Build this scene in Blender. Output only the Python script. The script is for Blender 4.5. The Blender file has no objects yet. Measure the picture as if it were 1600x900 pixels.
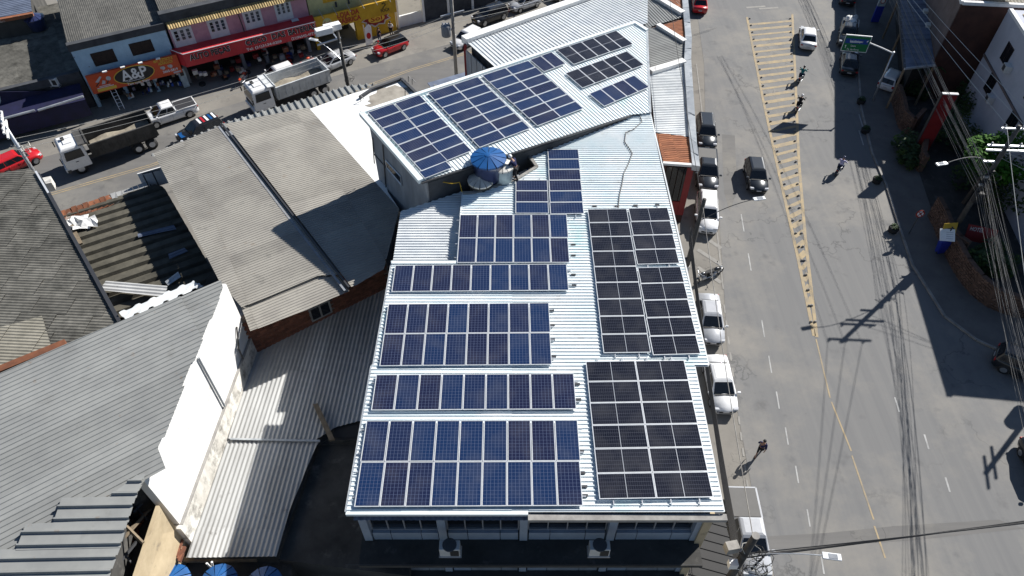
import bpy, bmesh, math, random
from mathutils import Vector, Matrix
random.seed(7)
SC = bpy.context.scene
COL = SC.collection
# ------------------------------------------------------------------ camera
PITCH = math.radians(48.0); FPX = 1110.0; CAMH = 40.0
cam_d = bpy.data.cameras.new('camera'); cam = bpy.data.objects.new('camera', cam_d); COL.objects.link(cam)
cam.location = (0, 0, CAMH); cam.rotation_euler = (math.pi/2 - PITCH, 0, 0)
cam_d.sensor_width = 36; cam_d.lens = 36*FPX/1600; cam_d.clip_start = .5; cam_d.clip_end = 3000
SC.camera = cam
# ------------------------------------------------------------------ sky, sun, exposure
SUN_EL = math.radians(35.0); SUN_DIR = Vector((1.08, .95, 1.438*math.tan(math.radians(35.0))*1.0)).normalized()
w = bpy.data.worlds.new('World'); SC.world = w; w.use_nodes = True
nt = w.node_tree; bg = nt.nodes['Background']
sky = nt.nodes.new('ShaderNodeTexSky'); sky.sky_type = 'NISHITA'; sky.sun_disc = False
sky.sun_elevation = SUN_EL; sky.sun_rotation = math.atan2(1.08, .95)
sky.air_density = 1.0; sky.dust_density = .2; sky.ozone_density = 3.0
nt.links.new(sky.outputs[0], bg.inputs[0]); bg.inputs[1].default_value = .05
sd = bpy.data.lights.new('sun', 'SUN'); sd.energy = 5.0; sd.angle = math.radians(.5); sd.color = (1, .965, .91)
sun = bpy.data.objects.new('sun', sd); COL.objects.link(sun); sun.location = (60, 50, 90)
sun.rotation_euler = (-SUN_DIR).to_track_quat('-Z', 'Y').to_euler()
SC.view_settings.view_transform = 'Standard'; SC.view_settings.look = 'None'
SC.view_settings.exposure = 0.72; SC.view_settings.gamma = 1

# ------------------------------------------------------------------ survey helpers (sight lines of the photograph to points of the place)
def ray(u, v):
    x = (u-800)/FPX; y = -(v-450)/FPX
    return Vector((x, math.cos(PITCH)+y*math.sin(PITCH), -math.sin(PITCH)+y*math.cos(PITCH)))
O = Vector((0, 0, CAMH))
def at(u, v, z=0.0):
    d = ray(u, v); return O + d*((z-CAMH)/d.z)
def onpl(u, v, pl):
    p, n = pl; d = ray(u, v); return O + d*((p-O).dot(n)/d.dot(n))
def plane(a, b, c):
    n = (b-a).cross(c-a).normalized()
    return (a, n if n.z > 0 else -n)
def flat(z): return (Vector((0, 0, z)), Vector((0, 0, 1)))
def hit(u, v, p0, p1):
    n = Vector((-(p1.y-p0.y), p1.x-p0.x, 0)).normalized()
    return onpl(u, v, (Vector((p0.x, p0.y, 0)), n))
def V(*a): return Vector(a)

# ------------------------------------------------------------------ object helpers
def tag(o, label=None, cat=None, group=None, kind=None):
    if label: o['label'] = label
    if cat: o['category'] = cat
    if group: o['group'] = group
    if kind: o['kind'] = kind
    return o
def thing(name, label, cat, loc=(0, 0, 0), rz=0, group=None):
    o = bpy.data.objects.new(name, None); COL.objects.link(o)
    o.empty_display_size = .3; o.location = loc; o.rotation_euler = (0, 0, rz)
    return tag(o, label, cat, group)
def base_of(parent):
    v = Vector((0, 0, 0)); p = parent
    while p: v += p.location; p = p.parent
    return v
class MB:
    def __init__(s): s.v = []; s.f = []; s.m = []; s.uv = {}
    def face(s, pts, m=0, uv=None):
        i = len(s.v); s.v += [Vector(p) for p in pts]; s.f.append(list(range(i, i+len(pts)))); s.m.append(m)
        if uv: s.uv[len(s.f)-1] = uv
        return s
    def mesh(s, vs, fs, m=0):
        i = len(s.v); s.v += [Vector(p) for p in vs]
        for f in fs: s.f.append([i+k for k in f]); s.m.append(m)
        return s
    def obox(s, c, ex, ey, ez, m=0):          # centre and half vectors
        c = Vector(c); ex = Vector(ex); ey = Vector(ey); ez = Vector(ez)
        vs = [c+ex*a+ey*b+ez*d for d in (-1, 1) for a, b in ((-1, -1), (1, -1), (1, 1), (-1, 1))]
        return s.mesh(vs, [(3, 2, 1, 0), (4, 5, 6, 7), (0, 1, 5, 4), (1, 2, 6, 5), (2, 3, 7, 6), (3, 0, 4, 7)], m)
    def box(s, c, size, rz=0, m=0):
        cx, sx = math.cos(rz), math.sin(rz)
        return s.obox(c, V(cx, sx, 0)*size[0]/2, V(-sx, cx, 0)*size[1]/2, V(0, 0, size[2]/2), m)
    def prism(s, poly, z0, z1, m=0):          # polygon of (x, y[, z]) from z0 up to z1 (z1 None: the points' own z)
        P = [Vector((p[0], p[1], 0)) for p in poly]
        if sum(P[i].x*P[(i+1) % len(P)].y-P[(i+1) % len(P)].x*P[i].y for i in range(len(P))) < 0: poly = list(reversed(poly))
        n = len(poly); b = [V(p[0], p[1], z0) for p in poly]; t = [V(p[0], p[1], p[2] if z1 is None else z1) for p in poly]
        return s.mesh(b+t, [tuple(range(n-1, -1, -1)), tuple(range(n, 2*n))]+[(i, (i+1) % n, n+(i+1) % n, n+i) for i in range(n)], m)
    def tube(s, path, r, n=6, m=0, cap=True):
        path = [Vector(p) for p in path]; k = len(path); rs = r if isinstance(r, (list, tuple)) else [r]*k
        vs = []; fs = []
        for i, p in enumerate(path):
            d = (path[min(i+1, k-1)]-path[max(i-1, 0)])
            d = d.normalized() if d.length > 1e-9 else V(0, 0, 1)
            a = d.cross(V(0, 0, 1) if abs(d.z) < .9 else V(1, 0, 0)).normalized(); b = d.cross(a)
            vs += [p+(a*math.cos(2*math.pi*j/n)+b*math.sin(2*math.pi*j/n))*rs[i] for j in range(n)]
        for i in range(k-1):
            fs += [(i*n+j, i*n+(j+1) % n, (i+1)*n+(j+1) % n, (i+1)*n+j) for j in range(n)]
        if cap: fs += [tuple(range(n-1, -1, -1)), tuple((k-1)*n+j for j in range(n))]
        return s.mesh(vs, fs, m)
    def lathe(s, c, prof, n=20, m=0):         # (radius, z) from bottom to top, about the vertical through c
        c = Vector(c); vs = []; fs = []
        for r, z in prof: vs += [c+V(r*math.cos(2*math.pi*j/n), r*math.sin(2*math.pi*j/n), z) for j in range(n)]
        for i in range(len(prof)-1):
            fs += [(i*n+j, i*n+(j+1) % n, (i+1)*n+(j+1) % n, (i+1)*n+j) for j in range(n)]
        fs += [tuple(range(n-1, -1, -1)), tuple((len(prof)-1)*n+j for j in range(n))]
        return s.mesh(vs, fs, m)
    def ball(s, c, r, n=8, k=6, m=0):
        r = r if isinstance(r, (list, tuple)) else (r, r, r); c = Vector(c); vs = [c-V(0, 0, r[2])]; fs = []
        for i in range(1, k):
            t = math.pi*i/k
            vs += [c+V(r[0]*math.sin(t)*math.cos(2*math.pi*j/n), r[1]*math.sin(t)*math.sin(2*math.pi*j/n), -r[2]*math.cos(t)) for j in range(n)]
        vs.append(c+V(0, 0, r[2])); L = len(vs)-1
        fs += [(0, 1+(j+1) % n, 1+j) for j in range(n)]
        for i in range(k-2): fs += [(1+i*n+j, 1+i*n+(j+1) % n, 1+(i+1)*n+(j+1) % n, 1+(i+1)*n+j) for j in range(n)]
        fs += [(L, 1+(k-2)*n+j, 1+(k-2)*n+(j+1) % n) for j in range(n)]
        return s.mesh(vs, fs, m)
    def data(s, name, mats, smooth=False, shift=None):
        me = bpy.data.meshes.new(name)
        me.from_pydata([p-shift for p in s.v] if shift else s.v, [], s.f)
        for mm in (mats if isinstance(mats, (list, tuple)) else [mats]): me.materials.append(mm)
        if any(s.m): me.polygons.foreach_set('material_index', s.m)
        if smooth: me.polygons.foreach_set('use_smooth', [True]*len(s.f))
        if s.uv:
            l = me.uv_layers.new(name='uv')
            for fi, uvs in s.uv.items():
                for k, li in enumerate(me.polygons[fi].loop_indices): l.data[li].uv = uvs[k]
        me.update(); return me
    def build(s, name, mats, parent=None, smooth=False, bevel=0, local=False, origin=None):
        """world coordinates unless local; a top-level mesh gets its origin at the middle of its base"""
        if parent is not None: sh = None if local else base_of(parent)
        else:
            if origin is None:
                xs = [p.x for p in s.v]; ys = [p.y for p in s.v]; zs = [p.z for p in s.v]
                origin = V((min(xs)+max(xs))/2, (min(ys)+max(ys))/2, min(zs))
            sh = origin
        o = bpy.data.objects.new(name, s.data(name, mats, smooth, sh)); COL.objects.link(o)
        if parent is not None: o.parent = parent
        else: o.location = sh
        if bevel:
            b = o.modifiers.new('bevel', 'BEVEL'); b.width = bevel; b.segments = 2; b.limit_method = 'ANGLE'
        return o
def link(name, me, parent=None, mtx=None):
    o = bpy.data.objects.new(name, me); COL.objects.link(o)
    if parent is not None: o.parent = parent
    if mtx is not None: o.matrix_local = mtx
    return o
def kids(o): return [c for c in o.children]
def copy_tree(o, parent=None):
    c = o.copy(); COL.objects.link(c)
    if parent is not None: c.parent = parent
    for ch in kids(o): copy_tree(ch, c)
    return c
def frame(x, y, z, loc):
    return Matrix(((x.x, y.x, z.x, loc.x), (x.y, y.y, z.y, loc.y), (x.z, y.z, z.z, loc.z), (0, 0, 0, 1)))

# ------------------------------------------------------------------ materials
MATS = {}
def mat(name, c, c2=None, rough=.7, metal=0, scale=1.5, amt=.5, bump=0, bscale=20, rand=0, spec=.4, stretch=None, spot=None, coord='world', detail=6, spot2=None, cracks=None):
    """two-tone procedural weathering: c to c2 through layered noise, optional stains and per-object tone"""
    m = bpy.data.materials.new(name); m.use_nodes = True; t = m.node_tree; N = t.nodes; L = t.links
    b = N['Principled BSDF']; b.inputs['Roughness'].default_value = rough; b.inputs['Metallic'].default_value = metal
    b.inputs['Specular IOR Level'].default_value = spec
    if coord == 'world': g = N.new('ShaderNodeNewGeometry').outputs['Position']
    else: g = N.new('ShaderNodeTexCoord').outputs['Object']
    if stretch:
        mp = N.new('ShaderNodeMapping'); mp.inputs['Rotation'].default_value = (0, 0, stretch[3] if len(stretch) > 3 else 0)
        mp.inputs['Scale'].default_value = stretch[:3]; L.new(g, mp.inputs[0]); gs = mp.outputs[0]
    else: gs = g
    c2 = c2 or tuple(x*.75 for x in c)
    n1 = N.new('ShaderNodeTexNoise'); n1.inputs['Scale'].default_value = scale; n1.inputs['Detail'].default_value = detail; n1.inputs['Roughness'].default_value = .65
    L.new(gs, n1.inputs['Vector'])
    r = N.new('ShaderNodeValToRGB'); r.color_ramp.elements[0].position = .5-.25*max(.2, amt); r.color_ramp.elements[1].position = .5+.25*max(.2, amt)
    r.color_ramp.elements[0].color = (*c2, 1); r.color_ramp.elements[1].color = (*c, 1); L.new(n1.outputs[0], r.inputs[0]); out = r.outputs[0]
    if spot:
        sc, s_scale, lo, hi = spot
        n2 = N.new('ShaderNodeTexNoise'); n2.inputs['Scale'].default_value = s_scale; n2.inputs['Detail'].default_value = 8; n2.inputs['Roughness'].default_value = .7; L.new(g, n2.inputs['Vector'])
        mr = N.new('ShaderNodeMapRange'); mr.inputs[1].default_value = lo; mr.inputs[2].default_value = hi; L.new(n2.outputs[0], mr.inputs[0])
        mx = N.new('ShaderNodeMixRGB'); L.new(mr.outputs[0], mx.inputs[0]); L.new(out, mx.inputs[1]); mx.inputs[2].default_value = (*sc, 1); out = mx.outputs[0]
    if spot2:
        sc, s_scale, lo, hi = spot2
        n2 = N.new('ShaderNodeTexNoise'); n2.inputs['Scale'].default_value = s_scale; n2.inputs['Detail'].default_value = 5; n2.inputs['Roughness'].default_value = .6
        ma = N.new('ShaderNodeVectorMath'); ma.operation = 'ADD'; ma.inputs[1].default_value = (31.7, 12.3, 5.1); L.new(g, ma.inputs[0]); L.new(ma.outputs[0], n2.inputs['Vector'])
        mr = N.new('ShaderNodeMapRange'); mr.inputs[1].default_value = lo; mr.inputs[2].default_value = hi; mr.inputs[4].default_value = .75; L.new(n2.outputs[0], mr.inputs[0])
        mx = N.new('ShaderNodeMixRGB'); L.new(mr.outputs[0], mx.inputs[0]); L.new(out, mx.inputs[1]); mx.inputs[2].default_value = (*sc, 1); out = mx.outputs[0]
    if cracks:
        wv = N.new('ShaderNodeTexNoise'); wv.inputs['Scale'].default_value = .8; wv.inputs['Detail'].default_value = 5; L.new(g, wv.inputs['Vector'])
        wm = N.new('ShaderNodeMixRGB'); wm.inputs[0].default_value = .22; L.new(g, wm.inputs[1]); ws = N.new('ShaderNodeVectorMath'); ws.operation = 'SCALE'; ws.inputs['Scale'].default_value = 14; L.new(wv.outputs['Color'], ws.inputs[0]); L.new(ws.outputs[0], wm.inputs[2])
        vo = N.new('ShaderNodeTexVoronoi'); vo.feature = 'DISTANCE_TO_EDGE'; vo.inputs['Scale'].default_value = cracks[0]; L.new(wm.outputs[0], vo.inputs['Vector'])
        mr = N.new('ShaderNodeMapRange'); mr.inputs[1].default_value = 0; mr.inputs[2].default_value = cracks[1]; mr.inputs[3].default_value = 1; mr.inputs[4].default_value = 0; L.new(vo.outputs['Distance'], mr.inputs[0])
        nm = N.new('ShaderNodeTexNoise'); nm.inputs['Scale'].default_value = .11; L.new(g, nm.inputs['Vector']); m2 = N.new('ShaderNodeMapRange'); m2.inputs[1].default_value = .48; m2.inputs[2].default_value = .60; m2.inputs[4].default_value = .55; L.new(nm.outputs[0], m2.inputs[0])
        ml = N.new('ShaderNodeMath'); ml.operation = 'MULTIPLY'; L.new(mr.outputs[0], ml.inputs[0]); L.new(m2.outputs[0], ml.inputs[1])
        mx = N.new('ShaderNodeMixRGB'); L.new(ml.outputs[0], mx.inputs[0]); L.new(out, mx.inputs[1]); mx.inputs[2].default_value = (.05, .05, .05, 1); out = mx.outputs[0]
    if rand:
        oi = N.new('ShaderNodeObjectInfo'); mr = N.new('ShaderNodeMapRange'); mr.inputs[3].default_value = 1-rand; mr.inputs[4].default_value = 1+rand
        L.new(oi.outputs['Random'], mr.inputs[0]); mx = N.new('ShaderNodeVectorMath'); mx.operation = 'SCALE'
        L.new(out, mx.inputs[0]); L.new(mr.outputs[0], mx.inputs['Scale']); out = mx.outputs[0]
    L.new(out, b.inputs['Base Color'])
    if bump:
        n3 = N.new('ShaderNodeTexNoise'); n3.inputs['Scale'].default_value = bscale; n3.inputs['Detail'].default_value = 4; L.new(g, n3.inputs['Vector'])
        bp = N.new('ShaderNodeBump'); bp.inputs['Strength'].default_value = bump; bp.inputs['Distance'].default_value = .02; L.new(n3.outputs[0], bp.inputs['Height']); L.new(bp.outputs[0], b.inputs['Normal'])
    MATS[name] = m; return m
def plain(name, c, rough=.5, metal=0, spec=.5, coat=0):
    m = mat(name, c, tuple(x*.88 for x in c), rough=rough, metal=metal, scale=3, amt=.8, coord='obj', spec=spec, detail=3)
    m.node_tree.nodes['Principled BSDF'].inputs['Coat Weight'].default_value = coat
    return m
def cellmat(name, ca, cb, line, lw, rough=.12):
    m = bpy.data.materials.new(name); m.use_nodes = True; t = m.node_tree; N = t.nodes; L = t.links; b = N['Principled BSDF']
    b.inputs['Roughness'].default_value = rough; b.inputs['Specular IOR Level'].default_value = .45
    oi = N.new('ShaderNodeObjectInfo'); r = N.new('ShaderNodeValToRGB'); e = r.color_ramp.elements
    e[0].color = (*ca, 1); e[1].color = (*cb, 1); e[0].position = .25; e[1].position = .8
    L.new(oi.outputs['Random'], r.inputs[0])
    n1 = N.new('ShaderNodeTexNoise'); n1.inputs['Scale'].default_value = 1.1; n1.inputs['Detail'].default_value = 5
    g = N.new('ShaderNodeNewGeometry'); L.new(g.outputs['Position'], n1.inputs['Vector'])
    dm = N.new('ShaderNodeMapRange'); dm.inputs[1].default_value = .45; dm.inputs[2].default_value = .75; dm.inputs[4].default_value = .10; L.new(n1.outputs[0], dm.inputs[0])
    du = N.new('ShaderNodeMixRGB'); L.new(dm.outputs[0], du.inputs[0]); L.new(r.outputs[0], du.inputs[1]); du.inputs[2].default_value = (.25, .24, .23, 1)
    uv = N.new('ShaderNodeUVMap'); sx = N.new('ShaderNodeSeparateXYZ'); L.new(uv.outputs[0], sx.inputs[0])
    outs = []
    for k in (0, 1):
        f = N.new('ShaderNodeMath'); f.operation = 'FRACT'; L.new(sx.outputs[k], f.inputs[0])
        a = N.new('ShaderNodeMath'); a.operation = 'SUBTRACT'; L.new(f.outputs[0], a.inputs[0]); a.inputs[1].default_value = .5
        a2 = N.new('ShaderNodeMath'); a2.operation = 'ABSOLUTE'; L.new(a.outputs[0], a2.inputs[0])
        c = N.new('ShaderNodeMath'); c.operation = 'GREATER_THAN'; L.new(a2.outputs[0], c.inputs[0]); c.inputs[1].default_value = .5-lw[k]; outs.append(c)
    mx = N.new('ShaderNodeMath'); mx.operation = 'MAXIMUM'; L.new(outs[0].outputs[0], mx.inputs[0]); L.new(outs[1].outputs[0], mx.inputs[1])
    mm = N.new('ShaderNodeMixRGB'); L.new(mx.outputs[0], mm.inputs[0]); L.new(du.outputs[0], mm.inputs[1]); mm.inputs[2].default_value = (*line, 1)
    L.new(mm.outputs[0], b.inputs['Base Color']); return m

M = {}
M['cell_blue'] = cellmat('blue_cells', (.012, .015, .041), (.009, .024, .074), (.090, .112, .185), (.040, .030))
M['cell_dark'] = cellmat('dark_cells', (.008, .009, .015), (.012, .013, .020), (.065, .068, .085), (.045, .04))
M['alu'] = plain('aluminium', (.72, .74, .76), .35, .3)
M['white_sheet'] = mat('white_metal_sheet', (.78, .80, .80), (.60, .70, .73), rough=.45, scale=.5, amt=.9, rand=.05, spot=((.46, .68, .68), .16, .58, .72), spec=.5, spot2=((.50, .50, .47), 1.4, .60, .76))
M['white_sheet_b'] = mat('white_metal_sheet_dusty', (.68, .70, .70), (.55, .58, .60), rough=.5, scale=.8, rand=.05, spec=.45)
M['grey_sheet'] = mat('grey_metal_sheet', (.27, .275, .265), (.22, .225, .22), rough=.55, scale=.5, rand=.09, spot=((.19, .19, .18), .7, .58, .75), spot2=((.20, .15, .11), 2.2, .66, .78))
M['shed_sheet'] = mat('beige_grey_sheet', (.33, .312, .275), (.255, .24, .215), rough=.65, scale=.45, rand=.11, spot2=((.22, .16, .11), 1.8, .64, .78), spot=((.21, .20, .18), .9, .58, .75))
M['low_sheet'] = mat('pale_corrugated_sheet', (.45, .455, .45), (.30, .30, .295), rough=.7, scale=.9, amt=.9, rand=.08, stretch=(1, .25, 1), spot=((.14, .13, .12), 1.3, .62, .75))
M['fibre'] = mat('old_fibre_cement', (.165, .158, .138), (.075, .073, .064), rough=.95, scale=1.6, amt=.8, rand=.22, bump=.3, bscale=12, spot=((.03, .03, .026), .5, .5, .7))
M['fibre_pale'] = mat('pale_fibre_cement', (.30, .28, .23), (.17, .16, .13), rough=.95, scale=1.4, amt=.9, rand=.12, bump=.3, bscale=12)
M['fibre_shop'] = mat('mottled_fibre_cement', (.125, .12, .108), (.062, .062, .058), rough=.95, scale=2.2, amt=.8, rand=.13, bump=.2)
M['channel'] = mat('mossy_channel_sheet', (.12, .11, .085), (.045, .042, .033), rough=.95, scale=1.2, amt=.9, rand=.15, bump=.3, bscale=9)
M['dark_sheet'] = mat('blue_dark_sheet', (.16, .19, .26), (.11, .13, .18), rough=.5, scale=1, rand=.08)
M['rust'] = mat('rusty_sheet', (.30, .11, .05), (.12, .05, .03), rough=.85, scale=1.6, amt=1, rand=.3, spot=((.45, .42, .38), 1.1, .58, .66))
M['terracotta'] = mat('clay_tile', (.42, .17, .08), (.27, .10, .05), rough=.8, scale=2, amt=.9, rand=.22)
M['tile_yellow'] = mat('sandy_clay_tile', (.40, .30, .14), (.25, .17, .07), rough=.8, scale=2, rand=.25)
M['lining'] = mat('weathered_flashing', (.55, .57, .58), (.30, .33, .36), rough=.45, metal=.3, scale=.8, amt=.9, spot=((.22, .24, .27), 1.3, .55, .68))
M['white_wall'] = mat('white_painted_wall', (.80, .80, .79), (.68, .67, .65), rough=.9, scale=.7, amt=.8, stretch=(2, 2, .4), bump=.1, spot2=((.40, .38, .34), 1.1, .63, .78))
M['stained_wall'] = mat('stained_white_wall', (.78, .76, .71), (.42, .40, .36), rough=.9, scale=1.0, amt=.9, stretch=(1.6, 1.6, .5), spot=((.20, .19, .17), 1.3, .50, .66), bump=.15)
M['tan_wall'] = mat('tan_render', (.55, .45, .30), (.38, .30, .19), rough=.95, scale=.9, amt=.9, bump=.2, spot=((.20, .17, .13), 1.4, .58, .75))
M['grey_wall'] = mat('grey_render', (.30, .32, .35), (.17, .18, .20), rough=.9, scale=.9, amt=.9, stretch=(1.5, 1.5, .4), bump=.15)
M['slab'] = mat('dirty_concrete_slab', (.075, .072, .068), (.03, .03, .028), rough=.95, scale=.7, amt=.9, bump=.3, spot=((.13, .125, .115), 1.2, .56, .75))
M['white_roof'] = mat('white_waterproofing', (.84, .84, .82), (.74, .74, .72), rough=.8, scale=.5, spot=((.68, .67, .64), 1.5, .60, .78))
M['stain'] = mat('grey_dirt', (.38, .35, .30), (.22, .20, .17), rough=.95, scale=1.2, amt=.8)
M['brick_red'] = mat('hollow_brick', (.22, .088, .052), (.13, .055, .036), rough=.95, scale=3, amt=.8, rand=.3)
M['mortar'] = mat('mortar', (.22, .18, .15), (.14, .11, .09), rough=.95, scale=2)
M['stone'] = mat('garden_wall_stone', (.17, .105, .075), (.09, .055, .042), rough=.95, scale=3, amt=.8, rand=.25)
M['asphalt'] = mat('asphalt', (.174, .172, .168), (.134, .135, .137), rough=.85, scale=.9, amt=1.0, stretch=(1.9, .05, 1, .10), bump=.12, bscale=45, spot=((.22, .208, .188), .10, .48, .66), spot2=((.095, .095, .097), .55, .60, .74), cracks=(.16, .014))
M['asphalt_side'] = mat('side_street_asphalt', (.160, .155, .150), (.120, .117, .113), rough=.88, scale=.9, amt=.9, stretch=(.08, 1.4, 1, -.50), bump=.12, bscale=45, spot=((.20, .19, .17), .14, .5, .68), spot2=((.08, .078, .075), .6, .60, .74), cracks=(.18, .014))
M['ground'] = mat('worn_concrete_ground', (.235, .22, .195), (.165, .155, .14), rough=.95, scale=.35, amt=.9, bump=.15, bscale=30, spot=((.10, .095, .088), .6, .57, .75), spot2=((.30, .285, .25), .25, .55, .7), cracks=(.3, .012))
M['pave'] = mat('pavement_concrete', (.155, .148, .14), (.105, .10, .096), rough=.95, scale=.6, amt=.9, bump=.15, spot=((.09, .085, .08), 1.0, .58, .75))
M['kerb'] = mat('kerb_concrete', (.30, .29, .27), (.20, .19, .18), rough=.9, scale=1.2)
M['paint_white'] = mat('white_road_paint', (.46, .46, .45), (.20, .20, .198), rough=.8, scale=1.3, amt=1.0)
M['paint_faded'] = mat('faded_white_road_paint', (.30, .29, .27), (.20, .19, .175), rough=.85, scale=1.5, amt=1.0)
M['paint_yellow'] = mat('yellow_road_paint', (.42, .315, .165), (.20, .18, .15), rough=.8, scale=1.2, amt=1.0)
M['concrete'] = mat('cast_concrete', (.33, .32, .30), (.22, .21, .20), rough=.9, scale=1.5, bump=.15, coord='obj')
M['pole_dark'] = mat('dark_stained_pole', (.10, .095, .09), (.05, .048, .045), rough=.9, scale=1.5, coord='obj')
M['galv'] = plain('galvanised_steel', (.55, .57, .60), .35, .6)
M['steel'] = plain('dark_steel', (.06, .062, .068), .45, .3)
M['wire'] = plain('cable_black', (.022, .022, .024), .6)
M['wire_grey'] = plain('grey_cable_sheath', (.20, .195, .185), .6)
M['wire_pale'] = plain('bare_aluminium_cable', (.55, .54, .50), .4, .4)
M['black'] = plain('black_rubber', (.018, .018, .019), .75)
M['glass'] = plain('dark_window_glass', (.012, .015, .02), .08, 0, .6)
M['glass_b'] = plain('blue_grey_window_glass', (.05, .065, .085), .1, 0, .6)
M['rim'] = plain('alloy_rim', (.45, .46, .48), .3, .7)
M['lamp'] = plain('headlight_lens', (.65, .66, .68), .12, .2)
M['tail'] = plain('red_tail_lens', (.40, .02, .02), .2)
M['plate'] = plain('plate_white', (.55, .55, .55), .4)
for k, c in dict(white=(.80, .80, .80), silver=(.50, .51, .53), grey=(.09, .10, .11), graphite=(.035, .04, .047), blackp=(.014, .015, .018), red=(.50, .015, .02), navy=(.03, .04, .11), offwhite=(.62, .62, .60)).items():
    M['car_'+k] = plain('car_paint_'+k, c, .28, .15 if k in ('silver', 'grey', 'graphite') else 0, .5, .6)
M['cover'] = plain('grey_vinyl_cover', (.115, .112, .108), .7)
M['blue_shop'] = mat('peeling_blue_wall', (.40, .58, .72), (.32, .48, .62), rough=.9, scale=1.2, spot=((.10, .11, .12), 1.0, .64, .67), bump=.1)
M['pink'] = mat('faded_pink_wall', (.52, .30, .36), (.42, .23, .29), rough=.9, scale=1.2, spot=((.25, .16, .20), 1.2, .62, .75), bump=.1)
M['yellow_wall'] = mat('ochre_yellow_wall', (.60, .36, .03), (.50, .29, .02), rough=.85, scale=1)
M['lime_wall'] = mat('pale_lime_wall', (.52, .52, .27), (.38, .38, .20), rough=.9, scale=1, spot=((.2, .2, .13), 1.2, .6, .75))
M['navy_cloth'] = mat('navy_awning', (.012, .013, .055), (.008, .009, .035), rough=.7, scale=1.2)
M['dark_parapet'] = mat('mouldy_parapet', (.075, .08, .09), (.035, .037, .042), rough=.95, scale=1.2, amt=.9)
M['cream'] = mat('cream_render', (.46, .48, .54), (.40, .42, .48), rough=.9, scale=.6, bump=.08)
M['brown_wall'] = mat('brown_render', (.085, .040, .030), (.055, .027, .022), rough=.9, scale=.8)
M['taupe_wall'] = mat('taupe_render', (.17, .135, .13), (.12, .095, .09), rough=.9, scale=.8, bump=.15)
M['pane_wall'] = mat('painted_spandrel', (.31, .36, .43), (.23, .27, .33), rough=.8, scale=1.2, amt=.9)
M['shutter'] = plain('window_white_paint', (.62, .66, .70), .5)
M['shutter_dark'] = mat('brown_louvre', (.035, .022, .018), (.02, .013, .012), rough=.7, scale=3)
M['sign_orange'] = mat('orange_red_sign', (.62, .085, .025), (.54, .07, .02), rough=.5, scale=.8)
M['sign_red'] = mat('red_sign', (.25, .022, .024), (.20, .017, .018), rough=.5, scale=.8)
M['txt_white'] = plain('white_lettering', (.82, .82, .82), .5)
M['txt_black'] = plain('black_lettering', (.015, .015, .018), .5)
M['txt_grey'] = plain('grey_lettering', (.50, .50, .52), .5)
M['txt_yellow'] = plain('yellow_lettering', (.75, .50, .06), .5)
M['txt_red'] = plain('red_lettering', (.36, .03, .012), .5)
M['canopy_red'] = mat('red_canopy_sign', (.56, .035, .045), (.46, .025, .035), rough=.5, scale=.8)
M['sign_green'] = plain('green_road_sign', (.012, .16, .06), .4)
M['sign_blue'] = plain('blue_road_sign', (.015, .06, .30), .4)
M['sign_yellow'] = plain('yellow_road_sign', (.50, .31, .015), .5)
M['blue_box'] = plain('blue_plastic', (.015, .035, .33), .5)
M['tank_blue'] = mat('blue_water_tank', (.008, .085, .27), (.006, .065, .21), rough=.45, scale=2)
M['tank_pale'] = mat('pale_water_tank', (.42, .50, .53), (.30, .36, .40), rough=.6, scale=2)
M['lid_pale'] = mat('pale_tank_lid', (.68, .66, .62), (.50, .48, .44), rough=.7, scale=1.5)
M['wood'] = mat('weathered_timber', (.24, .19, .13), (.13, .10, .07), rough=.9, scale=3, amt=.8, rand=.2)
M['plastic_white'] = mat('crumpled_white_plastic', (.78, .78, .76), (.55, .55, .54), rough=.5, scale=2)
M['soil'] = mat('load_of_sand', (.30, .27, .21), (.22, .19, .15), rough=.98, scale=1.5, bump=.4)
M['bed_dark'] = mat('dark_dump_body', (.07, .068, .066), (.035, .034, .033), rough=.75, scale=1.2, coord='obj')
M['bed_white'] = mat('scuffed_white_dump_body', (.60, .62, .63), (.42, .44, .45), rough=.6, scale=1.2, coord='obj')
M['leaf'] = mat('leaf', (.055, .15, .014), (.025, .08, .008), rough=.8, spec=.15, scale=2.5, amt=1, rand=.1)
M['leaf_dark'] = mat('leaf_dark', (.04, .075, .02), (.02, .042, .012), rough=.75, scale=2.5, amt=1, rand=.1)
M['leaf_mid'] = mat('leaf_mid', (.085, .125, .03), (.04, .07, .016), rough=.75, scale=2.5, amt=1, rand=.15, spec=.2)
M['bark'] = mat('bark', (.14, .11, .08), (.08, .06, .045), rough=.95, scale=4)
M['skin'] = plain('skin', (.30, .165, .11), .6)
M['tyre_red'] = plain('orange_red_paint', (.50, .06, .02), .5)
for k, c in dict(navy=(.012, .016, .07), blackc=(.015, .015, .018), jean=(.03, .045, .09), teal=(.03, .22, .22), lilac=(.48, .46, .66), whitec=(.72, .72, .72), khaki=(.25, .22, .16), dark_red=(.18, .03, .03)).items():
    M['cl_'+k] = mat('cloth_'+k, c, tuple(x*.75 for x in c), rough=.9, scale=6, coord='obj')

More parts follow.
